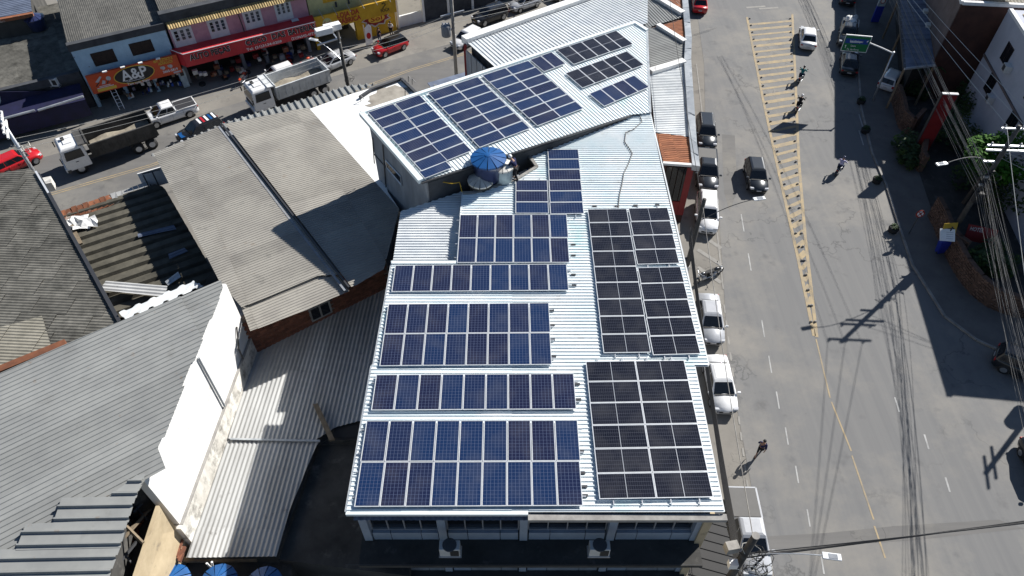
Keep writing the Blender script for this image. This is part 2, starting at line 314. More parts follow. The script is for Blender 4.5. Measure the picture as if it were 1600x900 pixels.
# ================================================================== GROUND, ROADS, MARKINGS
def flatpoly(name, m, pts, z, label=None):
    b = MB(); P = [V(p[0], p[1], z) for p in pts]
    a = sum(P[i].x*P[(i+1) % len(P)].y-P[(i+1) % len(P)].x*P[i].y for i in range(len(P)))
    if a < 0: P.reverse()
    o = b.face(P).build(name, m); tag(o, kind='structure'); return o
def off(p, q, d):                      # shift a line sideways (right of p->q positive)
    n = V(q.y-p.y, -(q.x-p.x), 0).normalized()*d; return p+n, q+n
flatpoly('ground', M['ground'], [(-900, -300), (900, -300), (900, 1500), (-900, 1500)], 0)
G1, G2 = at(160, 166), at(611, 49)                 # foot of the shop fronts across the side street
SD = (G2-G1).normalized(); SN = V(SD.y, -SD.x, 0)  # along the side street; from the shops towards it
# side street
a0 = G1-SD*70+SN*6.6; b0 = G1+SD*110+SN*5.0; a1 = G1-SD*70+SN*16.5; b1 = G1+SD*110+SN*13.5
flatpoly('side_street', M['asphalt_side'], [a0, b0, b1, a1], .008)
# main road
west = [at(u, v) for u, v in ((1210, 900), (1174, 760), (1137, 560), (1131, 450), (1123, 330), (1102, 190), (1100, 100), (1092, 40), (1086, 0))]
dN = (west[-1]-west[-2]).normalized(); dS = (west[0]-west[1]).normalized()
west = [west[0]+dS*40]+west+[west[-1]+dN*90]
east = [at(u, v) for u, v in ((1335, 0), (1340, 100), (1345, 170), (1362, 240), (1384, 290), (1405, 357), (1425, 415), (1447, 450), (1475, 495), (1525, 532), (1575, 555), (1640, 570))]
east = [east[0]+V(14, 90, 0)]+east+[V(70, 33, 0), V(70, -40, 0)]
flatpoly('main_road', M['asphalt'], west+east, .012)
walk = east[:-1]
o = MB().prism([(p.x, p.y) for p in walk[:-1]]+[(70, 33.5), (95, 33.5), (95, 170)], -.05, .13).build('east_pavement', M['pave']); tag(o, kind='structure')
b = MB()
for i in range(len(walk)-2):
    p, q = walk[i], walk[i+1]; L = (q-p).length; n = max(1, int(L/1.0))
    for k in range(min(n, 40)):
        c = p.lerp(q, (k+.5)/n); d = (q-p).normalized()
        b.obox(c+V(0, 0, .06), d*(L/n/2-.012), V(d.y, -d.x, 0)*.085, V(0, 0, .095))
tag(b.build('kerb', M['kerb']), kind='structure')
def strip(b, p, q, wd, z, m=0):
    d = (q-p).normalized(); n = V(-d.y, d.x, 0)*wd/2
    b.face([V(*(p-n).xy, z), V(*(q-n).xy, z), V(*(q+n).xy, z), V(*(p+n).xy, z)], m)
yl = [at(u, v) for u, v in ((1167, 27), (1192, 155), (1218, 275), (1246, 400), (1272, 525))]
yr = [at(u, v) for u, v in ((1238, 22), (1243, 130), (1248, 250), (1258, 370), (1276, 527))]
b = MB()
for Ls in (yl, yr):
    for i in range(4): strip(b, Ls[i], Ls[i+1], .24, .024)
def along(Ls, y):
    for i in range(len(Ls)-1):
        if Ls[i+1].y <= y <= Ls[i].y:
            return Ls[i].lerp(Ls[i+1], (Ls[i].y-y)/(Ls[i].y-Ls[i+1].y))
    return Ls[-1]
y = yl[0].y-1.2; k = 0
while y > yl[-1].y+3:
    p = along(yl, y-.55); q = along(yr, y+.35)
    if (q-p).length > .6:
        d = (q-p).normalized(); strip(b, p+d*.12, q-d*.12, .42+.09*math.sin(k*2.1), .020)
    y -= 1.2; k += 1
for i, (u0, v0, u1, v1) in enumerate(((1275, 530, 1297, 622), (1299, 628, 1330, 705), (1331, 712, 1365, 812), (1366, 822, 1383, 872))):
    strip(b, at(u0, v0), at(u1, v1), .10, .020)
sy = [at(60, 309), at(235, 259), at(640, 110), at(760, 74)]
for dd in (-.14, .14):
    for i in range(3):
        p, q = off(sy[i], sy[i+1], dd); strip(b, p, q, .11, .020)
tag(b.build('yellow_road_marking', M['paint_yellow']), kind='structure')
b = MB()
for u, v in ((1158, 335), (1169, 396), (1190, 500), (1201, 556), (1213, 612), (1227, 668), (1243, 728), (1261, 796), (1283, 870)):
    p = at(u, v); q = at(u+4.5, v+27); strip(b, p, q, .09, .020)
for u, v in ((1401, 632), (1447, 690), (1480, 757), (1345, 190), (1345, 215)): strip(b, at(u-3, v-11), at(u+4, v+12), .11, .020)
tag(b.build('white_lane_marking', M['paint_white']), kind='structure')
b = MB()
for i in range(13):
    t = i/12; v = 476+t*(775-476); u = 1131+t*(1170-1131); strip(b, at(u, v), at(u+1.8, v+13), .12, .020)
for (u0, v0, u1, v1) in ((1088, 100, 1098, 185), (1120, 360, 1130, 452)): strip(b, at(u0, v0), at(u1, v1), .12, .020)
for v in (386, 412, 440): strip(b, at(1090, v-22), at(1127, v+2), .35, .016)
for (u, v) in ((1180, 12), (1200, 14)): strip(b, at(u-14, v), at(u+16, v-2), .35, .020)
tag(b.build('parking_marking', M['paint_faded']), kind='structure')
flatpoly('asphalt_patch', M['asphalt_side'], [at(u, v) for u, v in ((1200, 838), (1290, 833), (1400, 822), (1560, 812), (1600, 826), (1420, 845), (1205, 858))], .016)
flatpoly('asphalt_patch', M['asphalt_side'], [at(u, v) for u, v in ((1128, 210), (1148, 212), (1152, 300), (1140, 330), (1131, 300))], .016)
# road studs on both edges of the hatched median
st = MB().prism([(-.09, -.06), (.09, -.06), (.09, .06), (-.09, .06)], 0, .04).obox((0, 0, .085), (.06, 0, 0), (0, .045, 0), (0, 0, .05)).data('road_stud', M['kerb'])
i = 0
for Ls, sd_ in ((yl, .28), (yr, -.28)):
    y = yl[0].y-.4
    while y > yl[-1].y+.3:
        p = along(Ls, y); o = link('road_stud', st); o.location = (p.x+sd_, p.y, .022)
        tag(o, 'small raised stud along the edge of the yellow hatched median', 'road stud', 'studs along the hatched median'); y -= 1.55

# ================================================================== ROOFS
def clip2(P, ax, lo, hi):
    for s, lim in ((1, lo), (-1, hi)):
        if not P: return P
        R = []
        for i in range(len(P)):
            A, B = P[i], P[(i+1) % len(P)]; da = s*(A[ax]-lim); db = s*(B[ax]-lim)
            if da >= 0: R.append(A)
            if (da > 0) != (db > 0) and abs(da-db) > 1e-12:
                t = da/(da-db); R.append((A[0]+(B[0]-A[0])*t, A[1]+(B[1]-A[1])*t))
        P = R
    return P
def area2(P): return abs(sum(P[i][0]*P[(i+1) % len(P)][1]-P[(i+1) % len(P)][0]*P[i][1] for i in range(len(P))))/2
MAINP = [(0, 0), (.50, 0), (.67, 1), (.90, 1), (1, 0)]
TRAP = [(0, 0), (.58, 0), (.68, 1), (.90, 1), (1, 0)]
RIBN = [(0, 0), (.72, 0), (.80, 1), (.92, 1), (1, 0)]
SINE = [(i/6, .5-.5*math.cos(2*math.pi*i/6)) for i in range(7)]
CHAN = [(0, 0), (.22, 0), (.34, 1), (.88, 1), (1, 0)]
TILE = [(i/4, math.sin(math.pi*i/4)) for i in range(5)]
def sheets(name, m, parent, poly, rib, pitch=.2, h=.035, prof=RIBN, W=5, L=1e9, lap=.012, wob=.006, joined=False, phase=0.0, jag=0):
    poly = [Vector(p) for p in poly]; n = Vector((0, 0, 0))
    for i in range(len(poly)): n += poly[i].cross(poly[(i+1) % len(poly)])
    n.normalize(); n = n if n.z > 0 else -n
    e1 = Vector((rib.x, rib.y, 0)); e1 = (e1-n*e1.dot(n)).normalized(); e2 = n.cross(e1); c = poly[0].dot(n)
    P = [(p.dot(e1), p.dot(e2)) for p in poly]
    bl = min(p[1] for p in P); bh = max(p[1] for p in P); al = min(p[0] for p in P); ah = max(p[0] for p in P)
    sh = base_of(parent); one = MB()
    for kb in range(math.floor(bl/(pitch*W)), math.floor(bh/(pitch*W))+1):
        off_a = phase*(kb % 2)
        PB = P
        if jag:
            QB = clip2(P, 1, kb*pitch*W, (kb+1)*pitch*W); jj = random.uniform(-jag, jag)
            mx_ = max((p[0] for p in QB), default=0); PB = [(p[0]+(jj if p[0] > mx_-1.5 else 0), p[1]) for p in QB]
        k0, k1 = (0, 0) if L > 1e8 else (math.floor((al-off_a)/L), math.floor((ah-off_a)/L))
        for ka in range(k0, k1+1):
            Q = PB if L > 1e8 else clip2(PB, 0, ka*L+off_a, (ka+1)*L+off_a)
            Q = clip2(Q, 1, kb*pitch*W, (kb+1)*pitch*W)
            if len(Q) < 3 or area2(Q) < .02: continue
            mb = one if joined else MB(); lift = random.uniform(0, wob); a00 = (ka*L+off_a) if L < 1e8 else al
            for r in range(kb*W, kb*W+W):
                for s in range(len(prof)-1):
                    f0, h0 = prof[s]; f1, h1 = prof[s+1]; b0_, b1_ = (r+f0)*pitch, (r+f1)*pitch
                    R = clip2(Q, 1, b0_, b1_)
                    if len(R) < 3 or area2(R) < 1e-5: continue
                    pts = []
                    for a, bb in R:
                        hh = h0+(h1-h0)*(bb-b0_)/(b1_-b0_)
                        sl = lap*(a-a00)/L if L < 1e8 else 0
                        pts.append(e1*a+e2*bb+n*(c+hh*h+lift+sl))
                    mb.face(pts)
            if not joined and mb.f: mb.build(name, m, parent)
    if joined and one.f: tag(one.build(name, m, parent), kind='stuff')
def px(lst, pl): return [onpl(u, v, pl) for u, v in lst]
def body(parent, name, m, poly, z0, z1=None): return MB().prism([(p.x, p.y, p.z) for p in poly], z0, z1).build(name, m, parent)
def gutter(name, m, parent, pts, r=.09):
    b = MB()
    for i in range(len(pts)-1):
        p, q = Vector(pts[i]), Vector(pts[i+1]); d = (q-p).normalized(); nn = V(-d.y, d.x, 0).normalized()
        b.obox((p+q)/2, (q-p)/2, nn*r, V(0, 0, r*.8))
    return b.build(name, m, parent)
E1 = V(1, 0, 0)

# ------------------------------------------------------------------ main commercial building
ZM = 13.3; RM = flat(ZM)
mainb = thing('commercial_building', 'long white-roofed commercial building carrying most of the solar panels', 'building', (1, 22, 0))
pieces = [[(541, 800), (1131, 800), (1085, 571), (581, 571)],
          [(584, 571), (1107, 571), (1067, 408), (613, 408)],
          [(712, 408), (806, 408), (806, 280), (723, 304)],
          [(806, 408), (1067, 408), (1033, 262), (839, 262), (806, 280)],
          [(839, 262), (1033, 262), (1016, 177), (985, 179), (865, 224), (824, 240)]]
for pc in pieces:
    sheets('roof_sheet', M['white_sheet'], mainb, px(pc, RM), E1, .205, .044, MAINP, W=5, L=40)
Rsub = flat(12.9)
subq = px([(614, 408), (713, 408), (724, 299), (626, 331)], Rsub)
sheets('roof_sheet', M['white_sheet_b'], mainb, subq, E1, .205, .044, MAINP, W=5, L=40)
def ins(poly, k): c = sum(poly, Vector((0, 0, 0)))/len(poly); return [c+(p-c)*k for p in poly]
# body: front block with real storeys, then the rear
xl, xr, yf = -6.4, 8.0, 12.75; xm = (xl+xr)/2
wallb = MB()
fl = [at(581, 571, 13.0), at(1085, 571, 13.0), at(1030, 250, 13.0), at(845, 262, 13.0), at(723, 306, 13.0), at(634, 332, 13.0)]
wallb.prism([(xl+.25, 13.6), (xr-.1, 13.6), (fl[2].x-.8, fl[2].y-.3), (fl[3].x+.1, fl[3].y-.4), (at(806, 283, 12).x, at(806, 283, 12).y-.3), (subq[2].x, subq[2].y-.35), (subq[3].x+.3, subq[3].y-.3)], 0, 12.75)
wallb.prism([(fl[2].x-5.2, fl[2].y-.8), (fl[2].x-.9, fl[2].y-.8), (at(1012, 180, 13).x-.4, at(1012, 180, 13).y-.3), (at(985, 182, 13).x, at(985, 182, 13).y-.3), (at(868, 228, 13).x+.3, at(868, 228, 13).y-.3)], 0, 12.7)
wallb.build('wall', M['grey_wall'], mainb)
# front: floors, window bands, white spandrels, ledges
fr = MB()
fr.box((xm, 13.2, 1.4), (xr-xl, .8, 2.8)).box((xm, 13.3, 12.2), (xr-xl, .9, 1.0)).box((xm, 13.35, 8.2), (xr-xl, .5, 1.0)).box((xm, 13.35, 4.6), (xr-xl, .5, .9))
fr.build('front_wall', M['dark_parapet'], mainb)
bays = [(-5.9, -2.75), (-2.05, 1.1), (1.75, 3.55), (4.1, 6.9)]
bays = [(-6.1, -3.22), (-2.8, .28), (.72, 4.08), (4.55, 7.82)]
for z0, zs in ((9.15, 'up'), (5.5, 'low')):
    for i, (x0, x1) in enumerate(bays):
        sp = MB(); nP = 3
        edges = [x0, x0+(x1-x0)*.28, x0+(x1-x0)*.74, x1]
        for k in range(3):
            MB().box(((edges[k]+edges[k+1])/2, yf+.28, z0+.36), (edges[k+1]-edges[k]-.03, .5, .70)).build('spandrel_panel', M['pane_wall'] if z0 > 6 or k == 0 else M['grey_wall'], mainb)
        wf = MB(); zz0, zz1 = z0+.76, z0+2.35
        for k in range(5):
            xx = x0+(x1-x0)*k/4; wf.box((xx, yf+.20, (zz0+zz1)/2), (.05, .07, zz1-zz0))
        wf.box(((x0+x1)/2, yf+.20, zz0), (x1-x0, .09, .06)).box(((x0+x1)/2, yf+.20, zz1), (x1-x0, .09, .06))
        if i in (1, 2): wf.box((x0+(x1-x0)*.5, yf+.18, zz1-.42), ((x1-x0)*.5, .06, .04))
        wn = wf.build('window', M['galv'], mainb)
        for k in range(4):
            MB().box((x0+(x1-x0)*(k+.5)/4, yf+.25, (zz0+zz1)/2), ((x1-x0)/4-.06, .03, zz1-zz0-.06)).build('pane', M['glass'], wn)
    for xx in (xl+.1, -3.01, .5, 4.31, xr-.02): MB().box((xx, yf+.19, z0+1.35), (.34, .5, 2.5)).build('pillar', M['pane_wall'], mainb)
    MB().box((xm, yf-.35, z0-.12), (xr-xl+.5, 1.55, .22)).build('ledge', M['slab'], mainb)
    MB().tube([(xl-.8, yf-1.1, z0+.04), (xr+.2, yf-1.1, z0+.04)], .014).build('ledge_rail', M['steel'], mainb)
MB().box((xr+.22, 14.6, 5.95), (.36, 4.0, 11.9)).build('side_wall', M['tan_wall'], mainb)
# eave: pale gutter, corrugated soffit edge, timber fascia
p0, p1 = at(541, 801.5, 13.24), at(825, 801.5, 13.24); p2 = at(1131, 801.5, 13.2)
gutter('gutter', M['white_sheet'], mainb, [p0, p1], .10)
gutter('fascia', M['concrete'], mainb, [p1+V(0, -.16, -.12), p2+V(.1, -.16, -.12)], .13)
sheets('eave_sheet', M['dark_sheet'], mainb, [V(-6.3, 12.02, 12.85), V(7.9, 12.02, 12.85), V(7.9, 12.9, 13.0), V(-6.3, 12.9, 13.0)], V(0, 1, 0), .25, .05, SINE, W=8)
for a, b_ in (((541, 800), (581, 572)), ((584, 571), (613, 408))):
    gutter('edge_flashing', M['lining'], mainb, [at(*a, 13.3)+V(-.02, 0, 0), at(*b_, 13.3)+V(-.02, 0, 0)], .045)
for a, b_ in (((1131, 800), (1085, 572)), ((1107, 571), (1016, 177)), ((1085, 571.5), (1107, 571.5))):
    gutter('edge_flashing', M['white_sheet_b'], mainb, [at(*a, 13.27), at(*b_, 13.27)], .04)
gutter('ridge_cap', M['white_sheet'], mainb, [at(612, 411, 13.33), at(716, 411, 13.33)], .10)
gutter('ridge_cap', M['white_sheet'], mainb, [at(714, 408, 13.3), at(723, 300, 13.3)], .05)
pth = [(723, 302), (745, 301), (806, 281), (839, 261), (824, 240), (862, 225)]
gutter('notch_kerb', M['kerb'], mainb, [at(u, v, 13.34) for u, v in pth], .09)
# cable running down the roof
cp = [(1000, 181), (1003, 190), (990, 202), (978, 207), (976, 222), (984, 233), (988, 240), (982, 256), (975, 270), (972, 288), (968, 305), (966, 325)]
MB().tube([at(u, v, 13.37) for u, v in cp], .03, 5).build('roof_cable', M['wire'], mainb)

# ------------------------------------------------------------------ upper (rear) building with its own turned roof
zFL, zFR, zBL = 14.6, 13.55, 15.4
A_, B_, C_ = at(658, 284, zFL), at(985, 179.5, zFR), at(565, 178, zBL)
PU = plane(A_, B_, C_)
rear = thing('rear_building', 'upper building with turned white sheet roof and bare grey west wall', 'building', (0, 40, 0))
uq = px([(658, 284), (985, 179.5), (1016, 176.5), (1011, 49), (992, 37), (565, 178)], PU)
RU = (onpl(565, 178, PU)-onpl(658, 284, PU))
sheets('roof_sheet', M['white_sheet'], rear, uq, RU, .235, .04, TRAP, W=4, L=60)
low = [p-V(0, 0, .14) for p in ins(uq, .975)]
body(rear, 'wall', M['grey_wall'], low, 0)
gutter('edge_flashing', M['white_sheet'], rear, [uq[5]+V(0, 0, .03), uq[0]+V(0, 0, .03)], .16)
gutter('edge_flashing', M['white_sheet'], rear, [uq[5]+V(0, 0, .05), uq[4]+V(0, 0, .05), uq[3]+V(0, 0, .05)], .13)
gutter('edge_flashing', M['lining'], rear, [uq[3], uq[2]], .07)
# its west wall: metal-framed louvre window and cladding lines
wa, wb = low[5], low[0]
def wallpt(u, v, k=.05):
    p = hit(u, v, V(wa.x, wa.y, 0), V(wb.x, wb.y, 0)); d = (wb-wa); nn = V(d.y, -d.x, 0).normalized()
    if nn.x > 0: nn = -nn
    return p+nn*k
wq = [wallpt(*q) for q in ((604, 250), (627, 275), (629, 289), (606, 262))]
fb = MB()
for i in range(4): fb.tube([wq[i], wq[(i+1) % 4]], .05, 4)
wn = fb.build('window', M['galv'], rear)
for k in range(6):
    t0, t1 = k/6+.01, (k+1)/6-.01; a, b_ = wq[0].lerp(wq[1], t0), wq[0].lerp(wq[1], t1); c, d = wq[3].lerp(wq[2], t1), wq[3].lerp(wq[2], t0)
    nn = V(-.02, -.01, 0); mb = MB().face([a, b_, c, d]).face([a+nn, b_+nn, (b_+c)/2+nn, (a+d)/2+nn]); mb.build('pane', M['glass'], wn)
for a, b_ in (((583, 215), (586, 255)), ((599, 226), (604, 292)), ((585, 240), (605, 262))):
    MB().tube([wallpt(*a), wallpt(*b_)], .035, 4).build('wall_batten', M['steel'], rear)
# dark wall facing the notch
MB().obox((low[0]+low[1])/2+V(.02, -.06, -1.0), (low[1]-low[0])/2*.98, V(.02, .05, 0), V(0, 0, .9)).build('notch_wall', M['dark_parapet'], rear)
gutter('gutter', M['steel'], rear, [uq[0]+V(.02, -.05, -.05), uq[1]+V(.02, -.05, -.05)], .06)

# ------------------------------------------------------------------ long white shed behind
shed2 = thing('long_shed', 'long white striped shed roof behind the upper solar roof', 'building', (4, 58, 0))
PW = plane(at(731, 68, 12.2), at(1060, -26, 12.2), at(778, 108, 13.4))
q = px([(731, 68), (778, 110), (985, 47), (1012, 36), (1012, -30)], PW)
sheets('roof_sheet', M['white_sheet_b'], shed2, q, (q[1]-q[0]), .30, .05, TRAP, W=5, L=60)
body(shed2, 'wall', M['dark_parapet'], [p-V(0, 0, .15) for p in ins(q, .97)], 0)
gutter('white_fascia', M['white_wall'], shed2, [q[0]+V(-.3, .3, .05), q[4]+V(-.3, .3, .05)], .35)
wl0, wl1 = q[0]-V(.12, 0, 0), q[1]-V(.12, 0, 0)
for k in range(5):
    a, b_ = wl0.lerp(wl1, k/5+.01), wl0.lerp(wl1, (k+1)/5-.01)
    MB().obox((a+b_)/2-V(.06, .03, 2.6), (b_-a)/2, V(.03, .02, 0), V(0, 0, 2.1)).build('cladding_panel', M['grey_wall'], shed2)
MB().obox((wl0+wl1)/2-V(.14, .06, 5.6), (wl1-wl0)/2, V(.03, .02, 0), V(0, 0, .7)).obox(wl0-V(.1, -.05, 3.3), V(.12, 0, 0), V(0, .12, 0), V(0, 0, 3.2)).build('red_trim', M['sign_red'], shed2)

# ------------------------------------------------------------------ low shop strip along the main road
ZS = 6.0; RS = flat(ZS)
strp = thing('roadside_shop_row', 'narrow low shop row of tiles, sheets and pale parapet beside the main road', 'building', (13, 55, 0))
def sp(l): return px(l, RS)
tiled = [[(1034, 41), (1067, 31), (1070, 62)], [(1034, -10), (1064, -10), (1067, 20)], [(1024, 208), (1077, 215), (1082, 257), (1036, 253)]]
for t in tiled: sheets('roof_tile', M['terracotta'], strp, sp(t), V(1, .05, 0), .26, .06, TILE, W=1, L=1.0, lap=.05)
sheets('roof_sheet', M['grey_sheet'], strp, sp([(1011, 46), (1030, 42), (1070, 67), (1068, 96), (1015, 110)]), V(1, .45, 0), .25, .05, TRAP, W=4)
sheets('roof_sheet', M['white_sheet_b'], strp, sp([(1015, 117), (1068, 99), (1077, 214), (1024, 207)]), V(1, -.05, 0), .25, .04, RIBN, W=4)
sheets('roof_sheet', M['grey_sheet'], strp, sp([(990, 50), (1069, 26), (1064, -30), (980, -30)]), V(.35, -1, 0), .30, .05, TRAP, W=4)
for a, b_, r in (((1016, 113), (1069, 97), .32), ((1028, 40), (1070, 66), .25), ((1020, -6), (1067, 22), .3), ((1036, 255), (1093, 259), .12)):
    gutter('roof_rib', M['white_wall'], strp, [at(*a, ZS+.1), at(*b_, ZS+.1)], r)
inn = [(1065, -12), (1071, 57), (1069, 95), (1077, 215), (1082, 258)]; out = [(1074, -12), (1081, 58), (1080, 92), (1089, 224), (1094, 260)]
for i in range(4):
    n = 3 if i in (0, 2) else 2
    for k in range(n):
        a = [at(*Vector(inn[i]).lerp(Vector(inn[i+1]), (k+t)/n), ZS+.25) for t in (0.01, .99)]
        c = [at(*Vector(out[i]).lerp(Vector(out[i+1]), (k+t)/n), ZS+.30+.06*((i+k) % 2)) for t in (0.01, .99)]
        mb = MB(); P = [a[0], c[0], c[1], a[1]]; mb.mesh(P+[p-V(0, 0, .5) for p in P], [(0, 1, 2, 3), (4, 7, 6, 5), (0, 4, 5, 1), (1, 5, 6, 2), (2, 6, 7, 3), (3, 7, 4, 0)])
        mb.build('parapet_panel', M['lining'], strp)
foot = [at(*p, ZS) for p in ((1018, 40), (1070, -10), (1074, 60), (1073, 95), (1081, 218), (1085, 257), (1042, 254), (1015, 170))]
body(strp, 'wall', M['brown_wall'], foot, 0, ZS-.12)
ea, eb = at(1042, 255.5, ZS), at(1085, 258, ZS); dn = V(0, -.06, 0)
MB().obox((ea+eb)/2+dn-V(0, 0, 4.35), (eb-ea)/2, V(0, .03, 0), V(0, 0, .7)).obox(eb+dn-V(.25, 0, 2.6), V(.25, 0, 0), V(0, .04, 0), V(0, 0, 2.4)).build('red_trim', M['sign_red'], strp)
for k in range(4):
    a, b_ = ea.lerp(eb, k*.22+.02), ea.lerp(eb, k*.22+.21)
    MB().obox((a+b_)/2+dn-V(0, 0, 1.9), (b_-a)/2, V(0, .03, 0), V(0, 0, 1.65)).build('glazed_panel', M['glass'], strp)

# ------------------------------------------------------------------ beige-grey shed with its middle gutter
ZG = 10.4
shed = thing('grey_shed', 'large beige-grey sheet-roofed shed with a gutter down its middle', 'building', (-15, 36, 0))
mid_t, mid_b = at(348, 196, ZG+.12), at(546, 451, ZG+.12)
PGl = plane(mid_t, mid_b, at(240, 240, ZG-.1)); PGr = plane(mid_t, mid_b, at(624, 328, ZG-.1))
rg = (at(345, 196, ZG)-at(240, 240, ZG))
rg = V(SD.x, SD.y, 0)
ql = px([(240, 240), (345, 197), (529, 430), (497, 431), (378, 481), (343, 440)], PGl)
sheets('roof_sheet', M['shed_sheet'], shed, ql, rg, .20, .03, TRAP, W=6, L=9.5, lap=.03)
ql2 = [p-V(0, 0, .16) for p in px([(376, 478), (497, 429), (529, 430), (545, 452), (478, 482), (390, 515)], PGl)]
sheets('roof_sheet', M['shed_sheet'], shed, ql2, rg, .20, .03, TRAP, W=6, L=9.5, lap=.03)
qr = px([(352, 194), (482, 168), (624, 327), (600, 421), (550, 450)], PGr)
sheets('roof_sheet', M['shed_sheet'], shed, qr, rg, .20, .03, TRAP, W=6, L=7, lap=.03)
_w0, _w1 = at(391, 556, 6.9), at(612, 446, 6.9); _n = V(_w1.y-_w0.y, -(_w1.x-_w0.x), 0).normalized()*-.45; _d = (_w1-_w0).normalized()
MB().prism([(p.x, p.y) for p in (at(262, 240, 10.0), at(345, 202, 10.0), at(478, 176, 10.0), at(612, 330, 10.0), _w1+_n-_d*.6, _w0+_n+_d*.3, at(352, 440, 10.0))], 0, 9.75).build('wall', M['grey_wall'], shed)
b = MB(); d = (mid_b-mid_t); nn = V(-d.y, d.x, 0).normalized()
b.obox((mid_t+mid_b)/2+V(0, 0, .05), d/2, nn*.05, V(0, 0, .10)); b.build('gutter_wall', M['steel'], shed)
b = MB(); b.obox((mid_t+mid_b)/2+nn*-.26+V(0, 0, .0), d/2, nn*.07, V(0, 0, .03)); b.build('gutter', M['grey_wall'], shed)
# front lean-to with wide ribs along the side street
lt = px([(347, 199), (352, 190), (400, 180), (545, 134), (590, 131), (572, 143), (484, 170), (400, 190)], flat(9.9))
lt = [onpl(u, v, flat(9.9)) for u, v in ((240, 233), (348, 193), (545, 134), (590, 131), (486, 170), (347, 201), (250, 240))]
sheets('lean_to_sheet', M['grey_sheet'], shed, [lt[1], lt[2], lt[3], lt[4], lt[5]], SN, .5, .12, TRAP, W=3)
sheets('lean_to_sheet', M['grey_sheet'], shed, px([(236, 243), (346, 195), (346, 199), (240, 247)], flat(9.8)), SN, .5, .12, TRAP, W=3)
# brick wall that closes the shed towards the low roof, real courses
wb0, wb1 = at(391, 556, 6.9), at(612, 446, 6.9)
bw = thing('brick_wall', 'red hollow-brick wall under the edge of the beige shed roof', 'wall', (wb0.x, wb0.y, 6.4))
dW = V(wb1.x-wb0.x, wb1.y-wb0.y, 0); LW = dW.length; dW.normalize(); nW = V(dW.y, -dW.x, 0)
MB().obox(V((wb0.x+wb1.x)/2, (wb0.y+wb1.y)/2, 8.0)-nW*.12+dW*.15, dW*(LW/2-.2), nW*.1, V(0, 0, 1.95)).build('wall_core', M['mortar'], bw)
bm_ = MB().box((0, 0, 0), (.37, .08, .17)).data('brick', M['brick_red'])
stf = MB(); cnt = 0; wZ = hit(500, 485, wb0, wb1).z; sW = (hit(500, 484, wb0, wb1)-V(wb0.x, wb0.y, 0)).dot(dW)
for r in range(17):
    for k in range(int(LW/.39)+1):
        s = k*.39+(.19 if r % 2 else 0); z = 6.45+r*.19
        if s > LW-.2 or s < .35 or (sW-.7 < s < sW+.7 and wZ-.6 < z < wZ+.6): continue
        c = V(wb0.x, wb0.y, z)+dW*s+nW*(.005+random.uniform(0, .014))
        if r >= 4 and cnt < 300:
            link('brick', bm_, bw, frame(dW, -nW, V(0, 0, 1), c-bw.location)); cnt += 1
        else: stf.obox(c, dW*.185, nW*.04, V(0, 0, .085))
tag(stf.build('brick_courses', M['brick_red'], bw), kind='stuff')
wc = V(wb0.x, wb0.y, wZ)+dW*sW+nW*.03
fm = MB()
for sx in (-.62, 0, .62): fm.obox(wc+dW*sx, dW*.05, nW*.06, V(0, 0, .55))
for sz in (-.52, .52): fm.obox(wc+V(0, 0, sz), dW*.66, nW*.055, V(0, 0, .05))
wn = fm.build('window', M['concrete'], bw)
for sx in (-.31, .31): MB().obox(wc+dW*sx, dW*.25, nW*.02, V(0, 0, .47)).build('pane', M['glass'], wn)
# white flat roof between shed and rear building
wr = thing('white_flat_roof_building', 'building with a plain bright white flat roof beside the rear building', 'building', (-11, 42, 0))
P1 = [at(u, v, 10.3) for u, v in ((484, 170), (548, 147), (627, 124), (655, 150), (570, 182), (590, 232), (606, 300), (624, 327))]
MB().prism([(p.x, p.y) for p in P1], 0, 10.3).build('wall', M['white_roof'], wr)
gutter('parapet', M['dark_parapet'], wr, [at(u, v, 10.45) for u, v in ((562, 152), (580, 140), (627, 123), (655, 150))], .10)
bs = MB()
for u, v, r in ((606, 150, 1.3), (596, 158, .9), (622, 143, 1.0), (589, 165, .7), (632, 152, .6), (614, 160, .6)):
    c = at(u, v, 10.31+.002*r); bs.face([c+V(math.cos(t*.524)*r*(1+.35*math.sin(t*2.7+u)), math.sin(t*.524)*r*(1+.3*math.cos(t*1.9+v))*.8, .003*r) for t in range(12)])
bs.build('dirt_stain', M['stain'], wr)
for (u, v) in ((564, 158), (638, 128), (644, 132), (633, 150)):
    p = at(u, v, 10.3); MB().tube([p, p+V(.05, 0, .5)], .03, 5).tube([p+V(.05, 0, .5), p+V(.3, -.2, .3)], .025, 5).build('rebar_stub', M['steel'], wr)
aw = thing('street_awning', 'small ribbed awning roof with a dark panel beside the street pole', 'awning', tuple(at(690, 135, 0)))
sheets('awning_sheet', M['grey_sheet'], aw, px([(650, 150), (682, 132), (690, 140), (662, 158)], flat(9.2)), SN, .4, .1, TRAP, W=2)
MB().obox(at(706, 130, 9.1), SD*1.7, SN*.9, V(0, 0, .05)).build('dark_panel', M['dark_sheet'], aw)
MB().tube([at(706, 130, 9.0), at(706, 130, 9.0)-V(0, 0, 9)], .08).build('post', M['steel'], aw)
